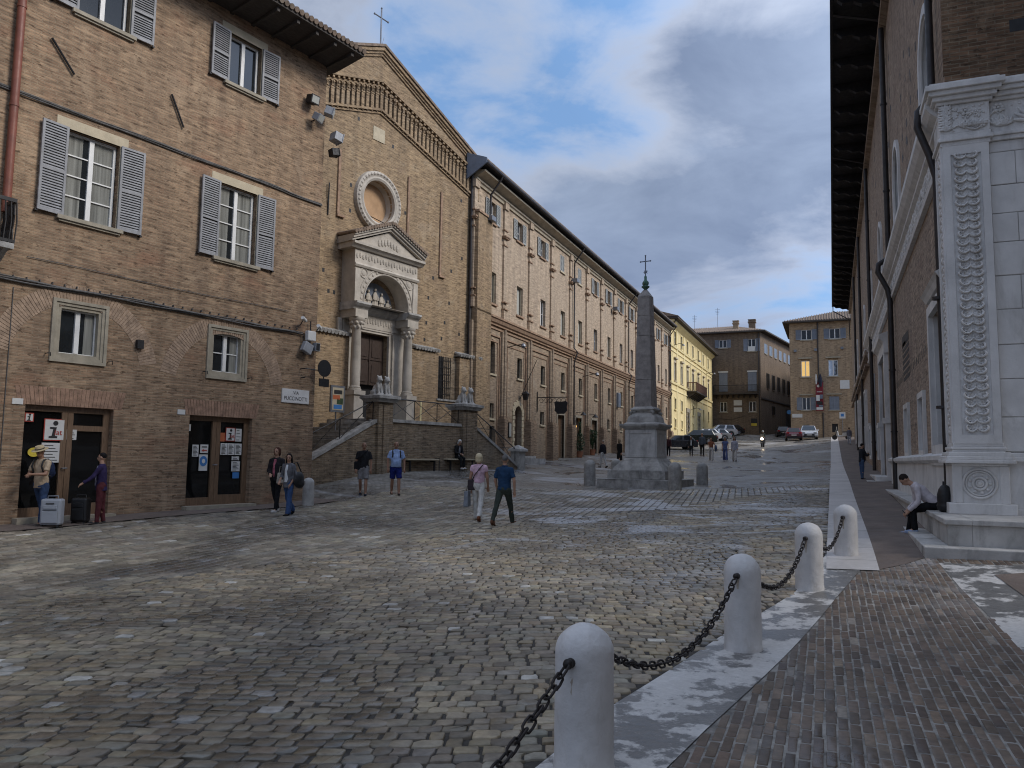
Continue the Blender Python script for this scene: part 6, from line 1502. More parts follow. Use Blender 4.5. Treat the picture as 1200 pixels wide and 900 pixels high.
R.part(m, 'door_steps', MT['marble'], bevel=.01)
# downpipes
for y_, x_kink in ((27.7, 1), (41.3, 0), (54.0, 0), (65.8, 0), (15.80, 2)):
    m = MB(); x = rx(y_); p = [(x, -.14, 15.0), (x, -.14, 6.9)]+([(x, -.14, 6.75), (x, -.45, 6.55), (x, -.48, 6.3), (x, -.2, 5.7), (x, -.14, 5.3)] if x_kink else [])+[(x, -.14, -1.1)]
    if x_kink == 2: p = [(x, -.12, 15.0), (x, -.12, 6.9), (x, -.36, 6.6), (x, -.38, 6.3), (x, -.2, 5.75), (x, -.10, 5.3), (x, -.10, -.6)]
    m.tube(p, .066 if x_kink == 2 else .085, 12); m.tube([(x, -EX, 15.5), (x, -.14, 15.0)], .05, 8)
    for z in (12, 9, 3, 1): m.lathe([(.11, 0), (.11, .05)], (x, -.14, z), 12)
    R.part(m, 'drainpipe', MT['pipeD'], smooth=50)
m = MB(); m.tube([(.6, -EX, 15.5), (.6, -EX, 14.9), (.6, -.2, 14.0), (.3, -.15, 12)], .05, 6); R.part(m, 'drainpipe', MT['pipeD'])
# carved corner pilaster (front faces the viewer: local +x)
PX = rx(YF); yc0, yc1 = -.10, .60           # shaft from world X 1.9 to 2.6
m = MB(); m.box(PX-.75, PX, yc0, yc1, .35, 5.52)
sh = R.part(m, 'corner_pilaster', MT['carved'])
m = MB()                                    # raised rims of the sunk panel, front and flank
m.box(PX, PX+.03, yc0, yc0+.12, .35, 5.52); m.box(PX, PX+.03, yc1-.12, yc1, .35, 5.52); m.box(PX, PX+.03, yc0+.12, yc1-.12, 5.36, 5.52); m.box(PX, PX+.03, yc0+.12, yc1-.12, .35, .50)
m.box(PX-.12, PX+.0, yc0-.03, yc0, .35, 5.52); m.box(PX-.75, PX-.63, yc0-.03, yc0, .35, 5.52)
R.part(m, 'panel_rim', MT['marble'], sh)
rg = random.Random(4); m = MB(); NL = 35; cy = (yc0+yc1)/2
for i in range(NL):
    zc_ = .60+i*(4.72/(NL-1)); base_ = Matrix.Translation((0, cy, zc_)) @ Matrix.Diagonal((1, .80, .70, 1)); m.M = base_; z = 0; cq = 0
    for sg in (-1, 1):
        j = rg.uniform(-.006, .006); sw = rg.uniform(.92, 1.06)
        # an upswept leaf: swelling outer lip, broad blade, rolled tip
        m.tube([(PX+.014, cq+sg*.006, z+.03), (PX+.020, cq+sg*.03, z-.025), (PX+.026, cq+sg*.085, z-.062+j), (PX+.030, cq+sg*.15*sw, z-.055+j), (PX+.032, cq+sg*.20*sw, z-.01), (PX+.030, cq+sg*.212*sw, z+.045), (PX+.024, cq+sg*.185*sw, z+.085), (PX+.014, cq+sg*.15*sw, z+.075)], [.012, .020, .026, .028, .028, .024, .018, .010], 7)
        m.M = base_ @ Matrix.Translation((PX+.004, cq+sg*.105, z+.025)) @ Matrix.Rotation(sg*radians(18), 4, 'X'); m.ell((0, 0, 0), (.016, .090, .055), 10); m.M = base_
        for q in range(3):
            u_ = .2+.3*q; m.ell((PX+.022, cq+sg*(.06+.16*u_), z-.035+.055*q*u_), (.014, .026, .017), 6)
        for q in range(6):
            a = 2*pi*q/6+j*40; m.ell((PX+.022, cq+sg*.118+.024*cos(a), z+.058+.024*sin(a)), (.015, .014, .014), 6)
        m.ell((PX+.032, cq+sg*.118, z+.058), .012, 6)
    m.ell((PX+.018, cq, z+.005), (.022, .026, .032), 8); m.tube([(PX+.006, cq, z-.06), (PX+.016, cq, z+.1)], .012, 6)
m.M = None
R.part(m, 'leaf_chain', MT['carved'], sh, smooth=60)
m = MB()
for i in range(34): z = .55+i*.145; m.ell((PX-.37, yc0-.01, z), (.20, .025, .05), 7); m.ell((PX-.2, yc0-.015, z+.06), (.05, .03, .05), 6)
R.part(m, 'flank_carving', MT['carved'], sh, smooth=60)
def ringz(m, prs, y0, y1, back=.75, m_=0):
    # moulding steps round the corner block: (out, z0, z1)
    for o, a, b in prs: m.box(PX-back, PX+o, y0-o, y1+o*.0+ (o if y1 < 3 else 0), a, b, m_)
m = MB(); ringz(m, [(.02, .30, .36), (.05, .25, .30), (.035, .21, .25), (.10, .14, .21), (.13, .08, .14), (.16, .02, .08), (.05, -.02, .02)], yc0, yc1); R.part(m, 'base_moulding', MT['marble'], sh, bevel=.012)
m = MB(); m.box(PX-.75, PX+.0, yc0-.05, yc1+.08, -.72, -.02); m.box(PX-.75, PX+.09, yc0-.12, yc1+.16, -.82, -.64)
m.box(PX, PX+.02, yc0-.05, yc0+.10, -.64, -.02); m.box(PX, PX+.02, yc1-.06, yc1+.08, -.64, -.02)
pd = R.part(m, 'pedestal', MT['marble'], sh, bevel=.012)
m = MB(); cz = -.31
for r, t_ in ((.24, .022), (.20, .014), (.10, .022), (.05, .016)): m.tube([(PX+.012, cy+r*cos(a), cz+r*sin(a)) for a in np.linspace(0, 2*pi, 33)[:-1]], t_, 7, closed=True)
m.ell((PX+.012, cy, cz), (.03, .045, .045), 8)
for k in range(9): a = 2*pi*k/9; m.ell((PX+.01, cy+.15*cos(a), cz+.15*sin(a)), (.018, .03, .03), 6)
R.part(m, 'roundel', MT['carved'], pd, smooth=60)
m = MB(); ringz(m, [(.03, 5.52, 5.60), (.07, 5.60, 5.66), (.04, 5.66, 5.74), (.03, 5.74, 6.26), (.08, 6.26, 6.32), (.14, 6.32, 6.40), (.20, 6.40, 6.48), (.25, 6.48, 6.58), (.18, 6.58, 6.63)], yc0, yc1); cp = R.part(m, 'capital', MT['carved'], sh, bevel=.01)
def rosette(m, x, y, z, r):
    for k in range(6): a = 2*pi*k/6; m.ell((x+.012, y+r*.6*cos(a), z+r*.6*sin(a)), (.022, r*.36, r*.36), 6)
    m.ell((x+.028, y, z), (.02, r*.25, r*.25), 6)
def acanthus(m, x, y, z, s, sg=1):
    for k in range(7):
        a = radians(20+k*23); L_ = s*(.9+.2*(k % 2)); m.tube([(x+.01, y, z), (x+.03, y+sg*L_*.55*cos(a), z+L_*.55*sin(a)), (x+.012, y+sg*L_*cos(a+.2), z+L_*sin(a+.2))], [.012, .024, .008], 6)
m = MB(); xq = PX+.03
rosette(m, xq, cy+.02, 6.12, .10); rosette(m, xq, cy+.27, 5.86, .075); rosette(m, xq, cy-.27, 5.84, .05); rosette(m, xq, cy+.17, 6.08, .055)
for k in range(5):
    acanthus(m, xq, yc0+.07, 5.80+.09*k, .13, 1)
    acanthus(m, xq, cy-.02+.07*k, 5.84, .10, -1)
m.tube([(xq+.01, cy-.2+.45*t_, 5.82+.05*sin(t_*6)) for t_ in np.linspace(0, 1, 14)], .016, 6); m.tube([(xq+.01, cy+.12+.10*cos(t_), 5.98+.10*sin(t_)) for t_ in np.linspace(0, 5, 14)], .015, 6)
for k in range(60): m.ell((xq+.004, rg.uniform(yc0+.05, yc1-.05), rg.uniform(5.79, 6.22)), (.02, .022, .022), 5)
R.part(m, 'capital_carving', MT['carved'], cp, smooth=60)
# front wall: white coursed marble with its own frieze, set back a little
m = MB(); YW = YF+.10; fx = rx(YW)
rgb = random.Random(5); z = .14; k = 0; courses = [.14, .83, 1.43, 2.0, 2.62, 3.13, 3.75, 4.24, 4.75, 5.28]
courses = [.22, .80, 1.44, 2.02, 2.62, 3.2, 3.78, 4.28, 4.78, 5.36, 5.56]
for i, (a, b) in enumerate(zip(courses[:-1], courses[1:])):
    ys_ = [.62, 1.0, 1.95, 2.9, 3.9, 5.2, 7, 9.] if i % 2 == 0 else [.62, 1.5, 2.4, 3.4, 4.6, 6.2, 9.]
    for p, q in zip(ys_[:-1], ys_[1:]): m.box(fx-.2, fx+rgb.uniform(-.004, .004), p+.006, q-.006, a+.008, b-.008)
ash_ = R.part(m, 'ashlar_facing', MT['marble'], bevel=.006)
m = MB(); m.box(fx-.25, fx-.012, .58, 9, -1, 5.6); R.part(m, 'ashlar_joints', MT['greystone'], ash_)
m = MB(); m.box(fx-.25, fx+.02, .6, 9, -.82, .12); m.box(fx-.25, fx+.10, .6, 9, .06, .14); m.box(fx-.2, fx+.06, .6, 9, .14, .20); m.box(fx-.25, fx+.06, .7, 9, -.84, -.72); R.part(m, 'front_plinth', MT['marble'], ash_, bevel=.01)
m = MB(); m.box(fx-.2, fx+.04, .6, 9, 5.56, 5.64); m.box(fx-.2, fx+.07, .6, 9, 5.64, 5.70); m.box(fx-.2, fx+.02, .6, 9, 5.70, 6.26)
for o, a, b in ((.07, 6.26, 6.32), (.12, 6.32, 6.40), (.17, 6.40, 6.48), (.21, 6.48, 6.58), (.15, 6.58, 6.63)): m.box(fx-.2, fx+o, .62, 9, a, b)
fz = R.part(m, 'front_frieze', MT['carved'], ash_, bevel=.01)
m = MB()
for k in range(6):
    if k: R.part(m, 'frieze_carving', MT['carved'], fz, smooth=60); m = MB()
    y0 = .78+k*1.25; xq = fx+.02; rosette(m, xq, y0, 6.14, .10)
    m.tube([(xq+.01, y0+.03+.20*cos(t_)*.9, 5.96+.14*sin(t_)) for t_ in np.linspace(1.2, 6.0, 16)], .022, 6)
    for j in range(9):
        a = radians(15+j*19); c_ = (y0+.50, 5.82); m.tube([(xq, c_[0], c_[1]), (xq+.03, c_[0]+.2*cos(a), c_[1]+.22*sin(a)), (xq+.01, c_[0]+.30*cos(a+.1), c_[1]+.38*sin(a)-.02)], [.016, .032, .012], 6)
    acanthus(m, xq, y0+.10, 5.82, .16, 1); acanthus(m, xq, y0-.02, 5.84, .14, -1)
    for j in range(26): m.ell((xq, y0+rg.uniform(-.14, 1.0), rg.uniform(5.76, 6.2)), (.018, .024, .024), 5)
R.part(m, 'frieze_carving', MT['carved'], fz, smooth=60)

# the cathedral side, out of the picture to the right of the viewer; added to shade the near paving
K = Bld('added_cathedral', (9.5, 10.5), -pi/2, .1, 'tall pale brick cathedral flank out of view beside the palace front, added to shade the paving', 'church')
m = MB(); m.wall(rect(0, 40, -2.5, 17), [arch(6, 8, 7, 11, 10), arch(16, 18, 7, 11, 10), arch(26, 28, 7, 11, 10)], .4); m.box(0, 40, .45, 18, -2.5, 16.9); K.part(m, 'wall', MT['brickS'])
m = MB(); m.prof([(0, 16.2), (.5, 16.7), (.5, 17.1), (0, 17.2)], -.5, 40.5); m.box(-.05, 40.05, -.2, 0, -2.5, -.2); K.part(m, 'cornice', MT['cornice'])
m = MB(); m.prism([(-.6, 17.2), (9, 21), (18.6, 17.2)], -.5, 40.5, 'x'); K.part(m, 'roof', MT['tile'])
for x in (7, 17, 27):
    m = MB(); m.prism(arch(x-.98, x+.98, 7.02, 11, 10), .38, .42, 'y'); w_ = K.part(m, 'window', MT['glass']); m = MB(); m.box(x-1.2, x+1.2, -.15, .3, 6.8, 7.0); K.part(m, 'sill', MT['cornice'], w_)
# ================================================================ obelisk
P, d_ob = hit(757, 569.5); OBX, OBY = at(757, 540, 29.2)[:2]; OBZ = G(OBX, OBY)-.05
t = empty('obelisk', (OBX, OBY, OBZ), radians(-7), 'dark granite obelisk on a stepped pale pedestal topped by bronze cross', 'obelisk')
t.scale = (1, 1, .95)
k = 29.2/F
def zo(y): return (569.5-y)*k+.12
m = MB(); m.box(-1.42, 1.42, -1.42, 1.42, -.5, .36); m.box(-1.44, -.2, -1.44, 1.44, .34, .37); m.build('lower_step', MT['darkstone'], t, bevel=.025)
m = MB(); m.box(-1.12, 1.12, -1.12, 1.12, .36, .70); m.build('upper_step', MT['darkstone'], t, bevel=.02)
m = MB(); m.tbox((0, 0), (.98, .98), (.90, .90), .70, .86); m.tbox((0, 0), (.88, .88), (.72, .72), .86, 1.06); m.tbox((0, 0), (.72, .72), (.64, .64), 1.06, 1.18); m.build('pedestal_base', MT['greystone'], t, bevel=.015)
m = MB(); m.box(-.60, .60, -.60, .60, 1.18, 2.30)
for sx, sy in ((0, -1), (0, 1), (1, 0), (-1, 0)):
    for a, b, c, d in ((-.58, -.44, 1.2, 2.28), (.44, .58, 1.2, 2.28), (-.44, .44, 2.14, 2.28), (-.44, .44, 1.2, 1.32)):
        if sx == 0: y0 = sy*.60; m.box(a, b, min(y0, y0+sy*.03), max(y0, y0+sy*.03), c, d)
        else: x0 = sx*.60; m.box(min(x0, x0+sx*.03), max(x0, x0+sx*.03), a, b, c, d)
m.build('pedestal', MT['pedstone'], t, bevel=.008)
m = MB()
for a, b, z0, z1 in ((.62, .66, 2.30, 2.36), (.70, .78, 2.36, 2.44), (.78, .78, 2.44, 2.52), (.66, .56, 2.52, 2.60), (.56, .52, 2.60, 2.80), (.52, .40, 2.80, 2.96), (.36, .36, 2.96, 3.04), (.40, .46, 3.04, 3.10), (.46, .44, 3.10, 3.16), (.40, .36, 3.16, 3.22)): m.tbox((0, 0), (a, a), (b, b), z0, z1)
m.build('pedestal_cornice', MT['greystone'], t, bevel=.01)
for sx in (-1, 1):
    for sy in (-1, 1): m = MB(); m.ell((sx*.34, sy*.34, 3.02), (.12, .12, .08), 8); m.tube([(sx*.36, sy*.36, 3.1), (sx*.46, sy*.46, 2.95), (sx*.40, sy*.40, 2.86)], [.05, .06, .03], 6); m.build('scroll_foot', MT['darkstone'], t, smooth=60)
m = MB(); H0 = 3.20; H1 = 7.72; q = lambda z: .335+(.235-.335)*(z-H0)/(H1-H0)
for z0, z1 in ((H0, 4.30), (4.315, 6.08), (6.095, 6.9), (6.91, H1)): m.tbox((0, 0), (q(z0), q(z0)), (q(z1), q(z1)), z0, z1)
m.box(-.22, .22, -.22, .22, H0, H1-.1)
m.tbox((0, 0), (.235, .235), (.07, .07), H1, 8.0)
for z in np.arange(3.5, 7.5, .34):
    for sx, sy in ((0, -1), (1, 0), (-1, 0), (0, 1)):
        for w_ in (-.09, .06):
            h_ = .16*random.random()+.06; r_ = q(z+.1)-.004
            if sx == 0: m.box(w_, w_+.05, sy*r_-.006, sy*r_+.006, z, z+h_)
            else: m.box(sx*r_-.006, sx*r_+.006, w_, w_+.05, z, z+h_)
m.build('shaft', MT['granite'], t, bevel=.012)
m = MB(); m.lathe([(.06, 7.98), (.07, 8.04), (.16, 8.13), (.15, 8.16), (.09, 8.18), (.10, 8.25), (.085, 8.38), (.05, 8.42), (.05, 8.56), (.03, 8.6)], (0, 0, 0), 14)
for k_ in range(4): a = k_*pi/2; m.ell((.09*cos(a), .09*sin(a), 8.28), (.045, .045, .09), 6)
m.build('bronze_finial', MT['bronze'], t, smooth=50)
m = MB(); m.tube([(0, 0, 8.55), (0, 0, 9.42)], .022, 8); m.tube([(-.20, 0, 9.2), (.20, 0, 9.2)], .022, 8)
for a, z in ((-.2, 9.2), (.2, 9.2), (0, 9.44)): m.ell((a, 0, z), .035, 8)
for k_ in range(8): a = k_*pi/4; m.tube([(0, 0, 8.76), (.10*cos(a), .02, 8.76+.10*sin(a))], [.03, .006], 5)
m.build('cross', MT['lead'], t)
def stone_post(px, py, d, r, h, label, mat='darkstone'):
    x, y = at(px, py, d)[:2]; z = G(x, y)
    m = MB(); m.lathe([(r*1.02, -.2), (r, .1), (r*.97, h-r*.9)]+[(r*.97*cos(a), h-r*.9+r*.9*sin(a)) for a in np.linspace(.15, 1.5, 7)], (0, 0, 0), 24)
    o = m.build('stone_bollard', MT[mat], None, loc=(x, y, z), smooth=50); return tag(o, label, 'bollard', 'old stone bollards round the obelisk' if mat == 'darkstone' else None)
stone_post(691, 570, 29.3, .225, .98, 'weathered stone bollard left of the obelisk steps'); stone_post(791, 574, 27, .235, .98, 'weathered stone bollard overlapping the obelisk steps in front')
stone_post(823, 568, 30, .225, .86, 'weathered stone bollard standing clear at right of obelisk'); stone_post(722, 555, 32.5, .225, .9, 'weathered stone bollard hidden behind the obelisk')
stone_post(361, 585, 22.4, .17, .82, 'low stone bollard at the house corner, pale above dark below', 'greystone')

# ================================================================ white bollards with chain
BP = []
for px, py, d in ((684, 945, 4.4), (871, 765, 7.28), (949, 697, 9.85), (992, 658, 11.8)): x, y = at(px, py, d)[:2]; BP.append(Vector((x, y, G(x, y)+.02)))
BP.insert(0, BP[0]-(BP[1]-BP[0])*1.45); BP[0].z = .05
HB = [.86, .815, .885, .835, .77]; RB = .172
def bollard(p, h, label):
    t = empty('bollard', p, 0, label, 'bollard', 'white bollards joined by chain')
    m = MB(); m.lathe([(RB*1.04, -.1), (RB*1.03, .02), (RB, .06)]+[(RB*(1-.015*u_), .06+(h-RB*.95-.06)*u_) for u_ in np.linspace(.05, 1, 22)]+[(RB*.985*cos(a), h-RB*.95+RB*.95*sin(a)) for a in np.linspace(.12, 1.54, 12)], (0, 0, 0), 56); 
    nz = random.random()*50
    for q_, (x_, y_, z_) in enumerate(m.V):
        r_ = sqrt(x_*x_+y_*y_); a_ = atan2(y_, x_); d_ = .0035*(mnoise.noise(Vector((x_*9+nz, y_*9, z_*7)))+.6*mnoise.noise(Vector((x_*22+nz, y_*22, z_*20))))
        ch_ = mnoise.noise(Vector((x_*14-nz, y_*14, z_*9))); d_ -= .003*max(0, ch_-.42)/.2
        m.V[q_] = (x_+d_*cos(a_), y_+d_*sin(a_), z_+(d_ if z_ > h-.1 else 0))
    m.build('post', MT['bollard'], t, smooth=60); return t
lbs = ['white domed bollard outside the picture, at foot of the chain row', 'white domed bollard, nearest and largest, chain hanging at its left', 'second white domed bollard up the chain row', 'third white domed bollard up the chain row', 'smallest white domed bollard, at head of the chain row by the pavement']
BO = [bollard(p, h, l) for i, (p, h, l) in enumerate(zip(BP, HB, lbs))]
def dirn(a, b): v = b-a; v.z = 0; return v.normalized()
for i in range(1, 5):
    for j in (i-1, i+1):
        if j > 4: continue
        dv = dirn(BP[i], BP[j]); m = MB(); zc = HB[i]-.19
        a = dv*(RB*.9); b = dv*(RB+.035); m.tube([(a.x, a.y, zc), (b.x, b.y, zc)], [.030, .024], 12); m.ell((b.x, b.y, zc), .030, 12)
        m.build('chain_boss', MT['rust'], BO[i], smooth=50)
        m = MB(); a0 = atan2(dv.y, dv.x); rr_ = RB*.992; NB_ = 9; q = []     # rust run below the boss
        for u in range(NB_+1):
            zz_ = zc-.01-.17*u/NB_; hw_ = (.10-.07*(u/NB_))*(.8+.4*random.random()); q.append([m.v(rr_*cos(a0+k_*hw_), rr_*sin(a0+k_*hw_), zz_) for k_ in (-1, -.33, .33, 1)])
        for r0_, r1_ in zip(q[:-1], q[1:]):
            for k_ in range(3): m.f((r0_[k_], r0_[k_+1], r1_[k_+1], r1_[k_]))
        m.build('rust_stain', MT['ruststain'], BO[i], smooth=80)
def link(m, c, t, nrm, L_=.053, W_=.026, r=.0078):
    b = t.cross(nrm).normalized(); pts = []
    for k in range(12):
        a = 2*pi*k/12; ex_ = L_-W_; x = W_*cos(a); y = W_*sin(a)+(ex_ if sin(a) > 1e-6 else (-ex_ if sin(a) < -1e-6 else 0)); pts.append(c+t*y+b*x)
    m.tube(pts, r, 7, closed=True)
def chain(i, j, sag, label):
    dv = dirn(BP[i], BP[j]); A = BP[i]+dv*(RB+.045)+Vector((0, 0, HB[i]-.195)); B = BP[j]-dv*(RB+.045)+Vector((0, 0, HB[j]-.195))
    N_ = 400; pts = [A.lerp(B, u/N_)-Vector((0, 0, sag*4*(u/N_)*(1-u/N_))) for u in range(N_+1)]
    m = MB(); s_ = 0; nxt = 0; n = 0; pitch = .083
    for a, b in zip(pts[:-1], pts[1:]):
        s_ += (b-a).length
        if s_ >= nxt:
            tt = (b-a).normalized(); side = tt.cross(Vector((0, 0, 1))).normalized(); up_ = side.cross(tt)
            th = radians(random.uniform(-14, 14))+(0 if n % 2 else pi/2)+.5; link(m, a-BP[i], tt, side*cos(th)+up_*sin(th)); n += 1; nxt += pitch
    o = m.build('chain', MT['rust'], None, loc=BP[i], smooth=60); tag(o, label, 'chain', 'chains between the white bollards')
chain(0, 1, .62, 'rusty chain running out of the picture from the nearest bollard'); chain(1, 2, .36, 'rusty chain between nearest and second white bollards')
chain(2, 3, .34, 'rusty chain between second and third white bollards'); chain(3, 4, .30, 'rusty chain between third and smallest white bollards')
# ================================================================ people
def person(name_label, P, H, rz, legs=((0, 0), (0, 0)), arms=((5, 8, 8, 0), (5, 8, 8, 0)), lean=0, head=(0, 0), seat=None, wear=None, vox=.016, slim=1.0, belly=0, skin=None, group=None):
    """P ground point; rz heading (0 faces up the street); legs (thigh swing, knee bend); arms (swing, out, elbow, inward); lean of the trunk in degrees"""
    w = dict(top=(.3, .3, .3), sleeve='short', bottom=(.1, .1, .15), length='long', shoes=(.05, .05, .05), hair=(.03, .02, .015), hairs='short', tail=0, soles=None, hem=.86)
    w.update(wear or {})
    t = empty('person', tuple(P), rz, name_label, 'person', group); K = H/1.75; V = Vector
    sk = skin or SKIN
    # skeleton in a 1.75 m frame
    hipz = .92; J = {}
    for s, (a, kb) in zip((-1, 1), legs):
        a, b = radians(a), radians(a-kb); hp = V((s*.088*slim, 0, hipz)); kn = hp+V((s*.008, sin(a), -cos(a)))*.43; an = kn+V((0, sin(b), -cos(b)))*.41; J[s] = (hp, kn, an, b)
    low = min(J[s][2].z for s in (-1, 1)); off = (.085-low) if seat is None else (seat/K+.09-hipz)
    up = V((0, 0, off))
    Rl = Matrix.Rotation(-radians(lean), 3, 'X'); piv = V((0, 0, hipz))
    def T(p): return (Rl @ (V(p)-piv))+piv+up
    for s in J: J[s] = tuple(q+up for q in J[s][:3])+(J[s][3],)
    A = {}
    for s, (f_, o, e, inw) in zip((-1, 1), arms):
        f_, o, e, inw = map(radians, (f_, o, e, inw)); sh = V((s*.172*slim, 0, 1.405)); el = sh+V((s*sin(o), sin(f_)*cos(o), -cos(f_)*cos(o)))*.285
        fd = V((-s*sin(inw), sin(f_+e)*cos(inw), -cos(f_+e)*cos(inw))); wr = el+fd*.255; A[s] = (T(sh), T(el), T(wr), (Rl @ fd).normalized())
    hp_, hy = radians(head[0]), radians(head[1]); hc = T((0, .015, 1.63)); Rh = Matrix.Rotation(-radians(lean)-hp_, 3, 'X') @ Matrix.Rotation(hy, 3, 'Z') if True else None
    Rh = Rl @ Matrix.Rotation(hy, 3, 'Z') @ Matrix.Rotation(-hp_, 3, 'X'); nk = T((0, -.005, 1.50))
    def HD(p): return nk+Rh @ (V(p)-V((0, -.005, 1.50)))
    def sc_(m):
        m.V = [(a*K, b*K, c*K) for a, b, c in m.V]; return m
    def lofted(m, rings):
        i0 = len(m.V); m.loft(rings, 16); m.V[i0:] = [tuple(T(q)) for q in m.V[i0:]]
    def hell(m, c, r, n=12):
        i0 = len(m.V); m.ell((0, 0, 0), r, n); m.V[i0:] = [tuple(HD(V(q)+V(c))) for q in m.V[i0:]]
    # body, one surface
    m = MB()
    lofted(m, [(0, 0, .84, .14*slim, .10), (0, 0, 1.05, .125*slim, .095), (0, 0, 1.28, .15*slim, .105), (0, -.005, 1.42, .15*slim, .08), (0, -.005, 1.48, .06, .055)])
    m.cap(T((0, -.005, 1.44)), .058, HD((0, .005, 1.56)), .052, 12)
    hell(m, (0, .0, 1.655), (.073, .092, .098)); hell(m, (0, .035, 1.595), (.055, .062, .062)); hell(m, (0, .098, 1.625), (.014, .02, .022), 8); hell(m, (0, .092, 1.588), (.024, .012, .012), 8)
    for s in (-1, 1): hell(m, (s*.076, 0, 1.635), (.014, .022, .032), 8)
    for s in (-1, 1):
        sh, el, wr, fd = A[s]; m.cap(sh, .048, el, .040, 10); m.cap(el, .040, wr, .027, 10)
        side = fd.cross(V((0, 0, 1))); side = side.normalized() if side.length > .1 else V((1, 0, 0)); pn = side.cross(fd).normalized()
        pc = wr+fd*.05; m.cap(wr+fd*.01, .028, wr+fd*.07, .030, 8)
        for q in range(4):
            b0 = wr+fd*.085+side*(q-1.5)*.019; l_ = (.06, .072, .068, .052)[q]; b1 = b0+(fd*.9-pn*.25)*l_*.55; b2 = b1+(fd*.7-pn*.7).normalized()*l_*.5; m.cap(b0, .0105, b1, .010, 6); m.cap(b1, .010, b2, .0085, 6)
        th0 = wr+fd*.03+side*(-s)*.028; m.cap(th0, .013, th0+fd*.045-side*s*.03, .011, 6)
        hp, kn, an, b = J[s]; m.cap(hp, .075*slim, kn, .052, 12); m.cap(kn, .052, kn.lerp(an, .35), .055, 12); m.cap(kn.lerp(an, .35), .055, an, .036, 12); m.cap(an, .036, an+V((0, .10, -.045)), .032, 8)
    remesh(sc_(m), 'body', sk, vox*K*.8, t, 2)
    # eyes
    for s in (-1, 1):
        m = MB(); hell(m, (s*.029, .083, 1.645), (.012, .008, .008), 8); sc_(m).build('eye', MT['ink'], t)
    if w.get('brows', True):
        m = MB(); 
        for s in (-1, 1): hell(m, (s*.03, .086, 1.668), (.022, .008, .005), 6)
        sc_(m).build('eyebrows', cloth('brow', w['hair'], .05), t)
    # hair
    if w['hairs']:
        m = MB(); hs_ = w['hairs']
        hell(m, (0, -.018, 1.678), (.080, .092, .092)); 
        if hs_ == 'bald': m = MB(); hell(m, (0, -.03, 1.63), (.079, .075, .055))
        if hs_ in ('bob', 'long', 'tail', 'bun'): hell(m, (0, -.04, 1.63), (.088, .082, .10)); [hell(m, (s*.07, -.02, 1.61), (.028, .055, .085)) for s in (-1, 1)]
        if hs_ == 'bob': hell(m, (0, -.03, 1.66), (.10, .10, .11)); hell(m, (0, -.06, 1.57), (.085, .06, .07))
        if hs_ == 'long': hell(m, (0, -.085, 1.52), (.085, .045, .14)); [hell(m, (s*.075, -.02, 1.52), (.03, .045, .13)) for s in (-1, 1)]
        if hs_ == 'bun': hell(m, (0, -.11, 1.69), (.045, .045, .045))
        i0 = len(m.V)
        remesh(sc_(m), 'hair', cloth('hair', w['hair'], .25), .013*K, t, 2)
    # lower garment
    bc = cloth('trousers', w['bottom']); m = MB()
    if w['length'] in ('long', 'short', 'crop'):
        i0 = len(m.V); m.loft([(0, 0, .80, .105*slim, .09), (0, 0, .88, .158*slim, .118), (0, 0, .96, .160*slim, .118), (0, 0, 1.06, .140*slim, .106)], 16)
        if seat is None: m.V[i0:] = [tuple(V(q)+up) for q in m.V[i0:]]
        else: m.V[i0:] = [tuple(T(q)) for q in m.V[i0:]]
        for s in (-1, 1):
            hp, kn, an, b = J[s]; fl = w.get('flare', 0)
            m.cap(hp+V((0, 0, -.01)), .094*slim, hp.lerp(kn, .6), .080, 12)
            if w['length'] == 'short': m.fr(hp.lerp(kn, .2), .094*slim, hp.lerp(kn, .86), .092, 14)
            else:
                m.cap(hp.lerp(kn, .6), .082, kn, .066+fl*.3, 12); e_ = 1.0 if w['length'] == 'long' else .62
                m.fr(kn, .066+fl*.3, kn.lerp(an, e_)+V((0, 0, -.02)), .056+fl, 12); m.cap(kn, .066, kn.lerp(an, .3), .066, 10)
    else:   # skirt or long coat or dress
        z0 = {'dress': .30, 'skirt': .45, 'coat': .42}[w['length']]
        m.loft([(0, 0, z0, .20*slim, .17), (0, 0, .80, .175*slim, .14), (0, 0, .95, .16*slim, .12), (0, 0, 1.08, .135*slim, .105)], 16); m.V = [tuple(V(q)+up) for q in m.V]
    remesh(sc_(m), {'short': 'shorts', 'dress': 'skirt', 'skirt': 'skirt', 'coat': 'coat_skirt'}.get(w['length'], 'trousers'), bc, vox*K, t, 3, fold=.013)
    # upper garment
    m = MB(); hz = w['hem']; b_ = belly
    lofted(m, [(0, b_*.3, hz, .166*slim, .128+b_*.4), (0, b_*.8, 1.0, .160*slim, .122+b_*.8), (0, b_, 1.10, .152*slim, .116+b_), (0, b_*.4, 1.28, .168*slim, .122+b_*.3), (0, -.004, 1.38, .165*slim, .105), (0, -.006, 1.455, .120*slim, .082), (0, -.006, 1.49, .066, .062)])
    for s in (-1, 1):
        sh, el, wr, fd = A[s]; m.cap(T((s*.09*slim, -.004, 1.425)), .058, sh, .056, 12)
        sl = w['sleeve']
        if sl == 'short': m.fr(sh, .057, sh.lerp(el, .74), .062, 14)
        elif sl == 'cap': m.fr(sh, .060, sh.lerp(el, .4), .060, 14)
        elif sl == 'long': m.cap(sh, .058, el, .051, 12); m.fr(el, .051, el.lerp(wr, .95), .044, 12)
        elif sl == 'rolled': m.cap(sh, .062, el, .056, 12); m.fr(el, .056, el.lerp(wr, .5), .052, 12)
    if w.get('open'): pass
    remesh(sc_(m), w.get('topname', 'shirt'), cloth('top', w['top'], w.get('pat', .18)), vox*K, t, 3, fold=.013)
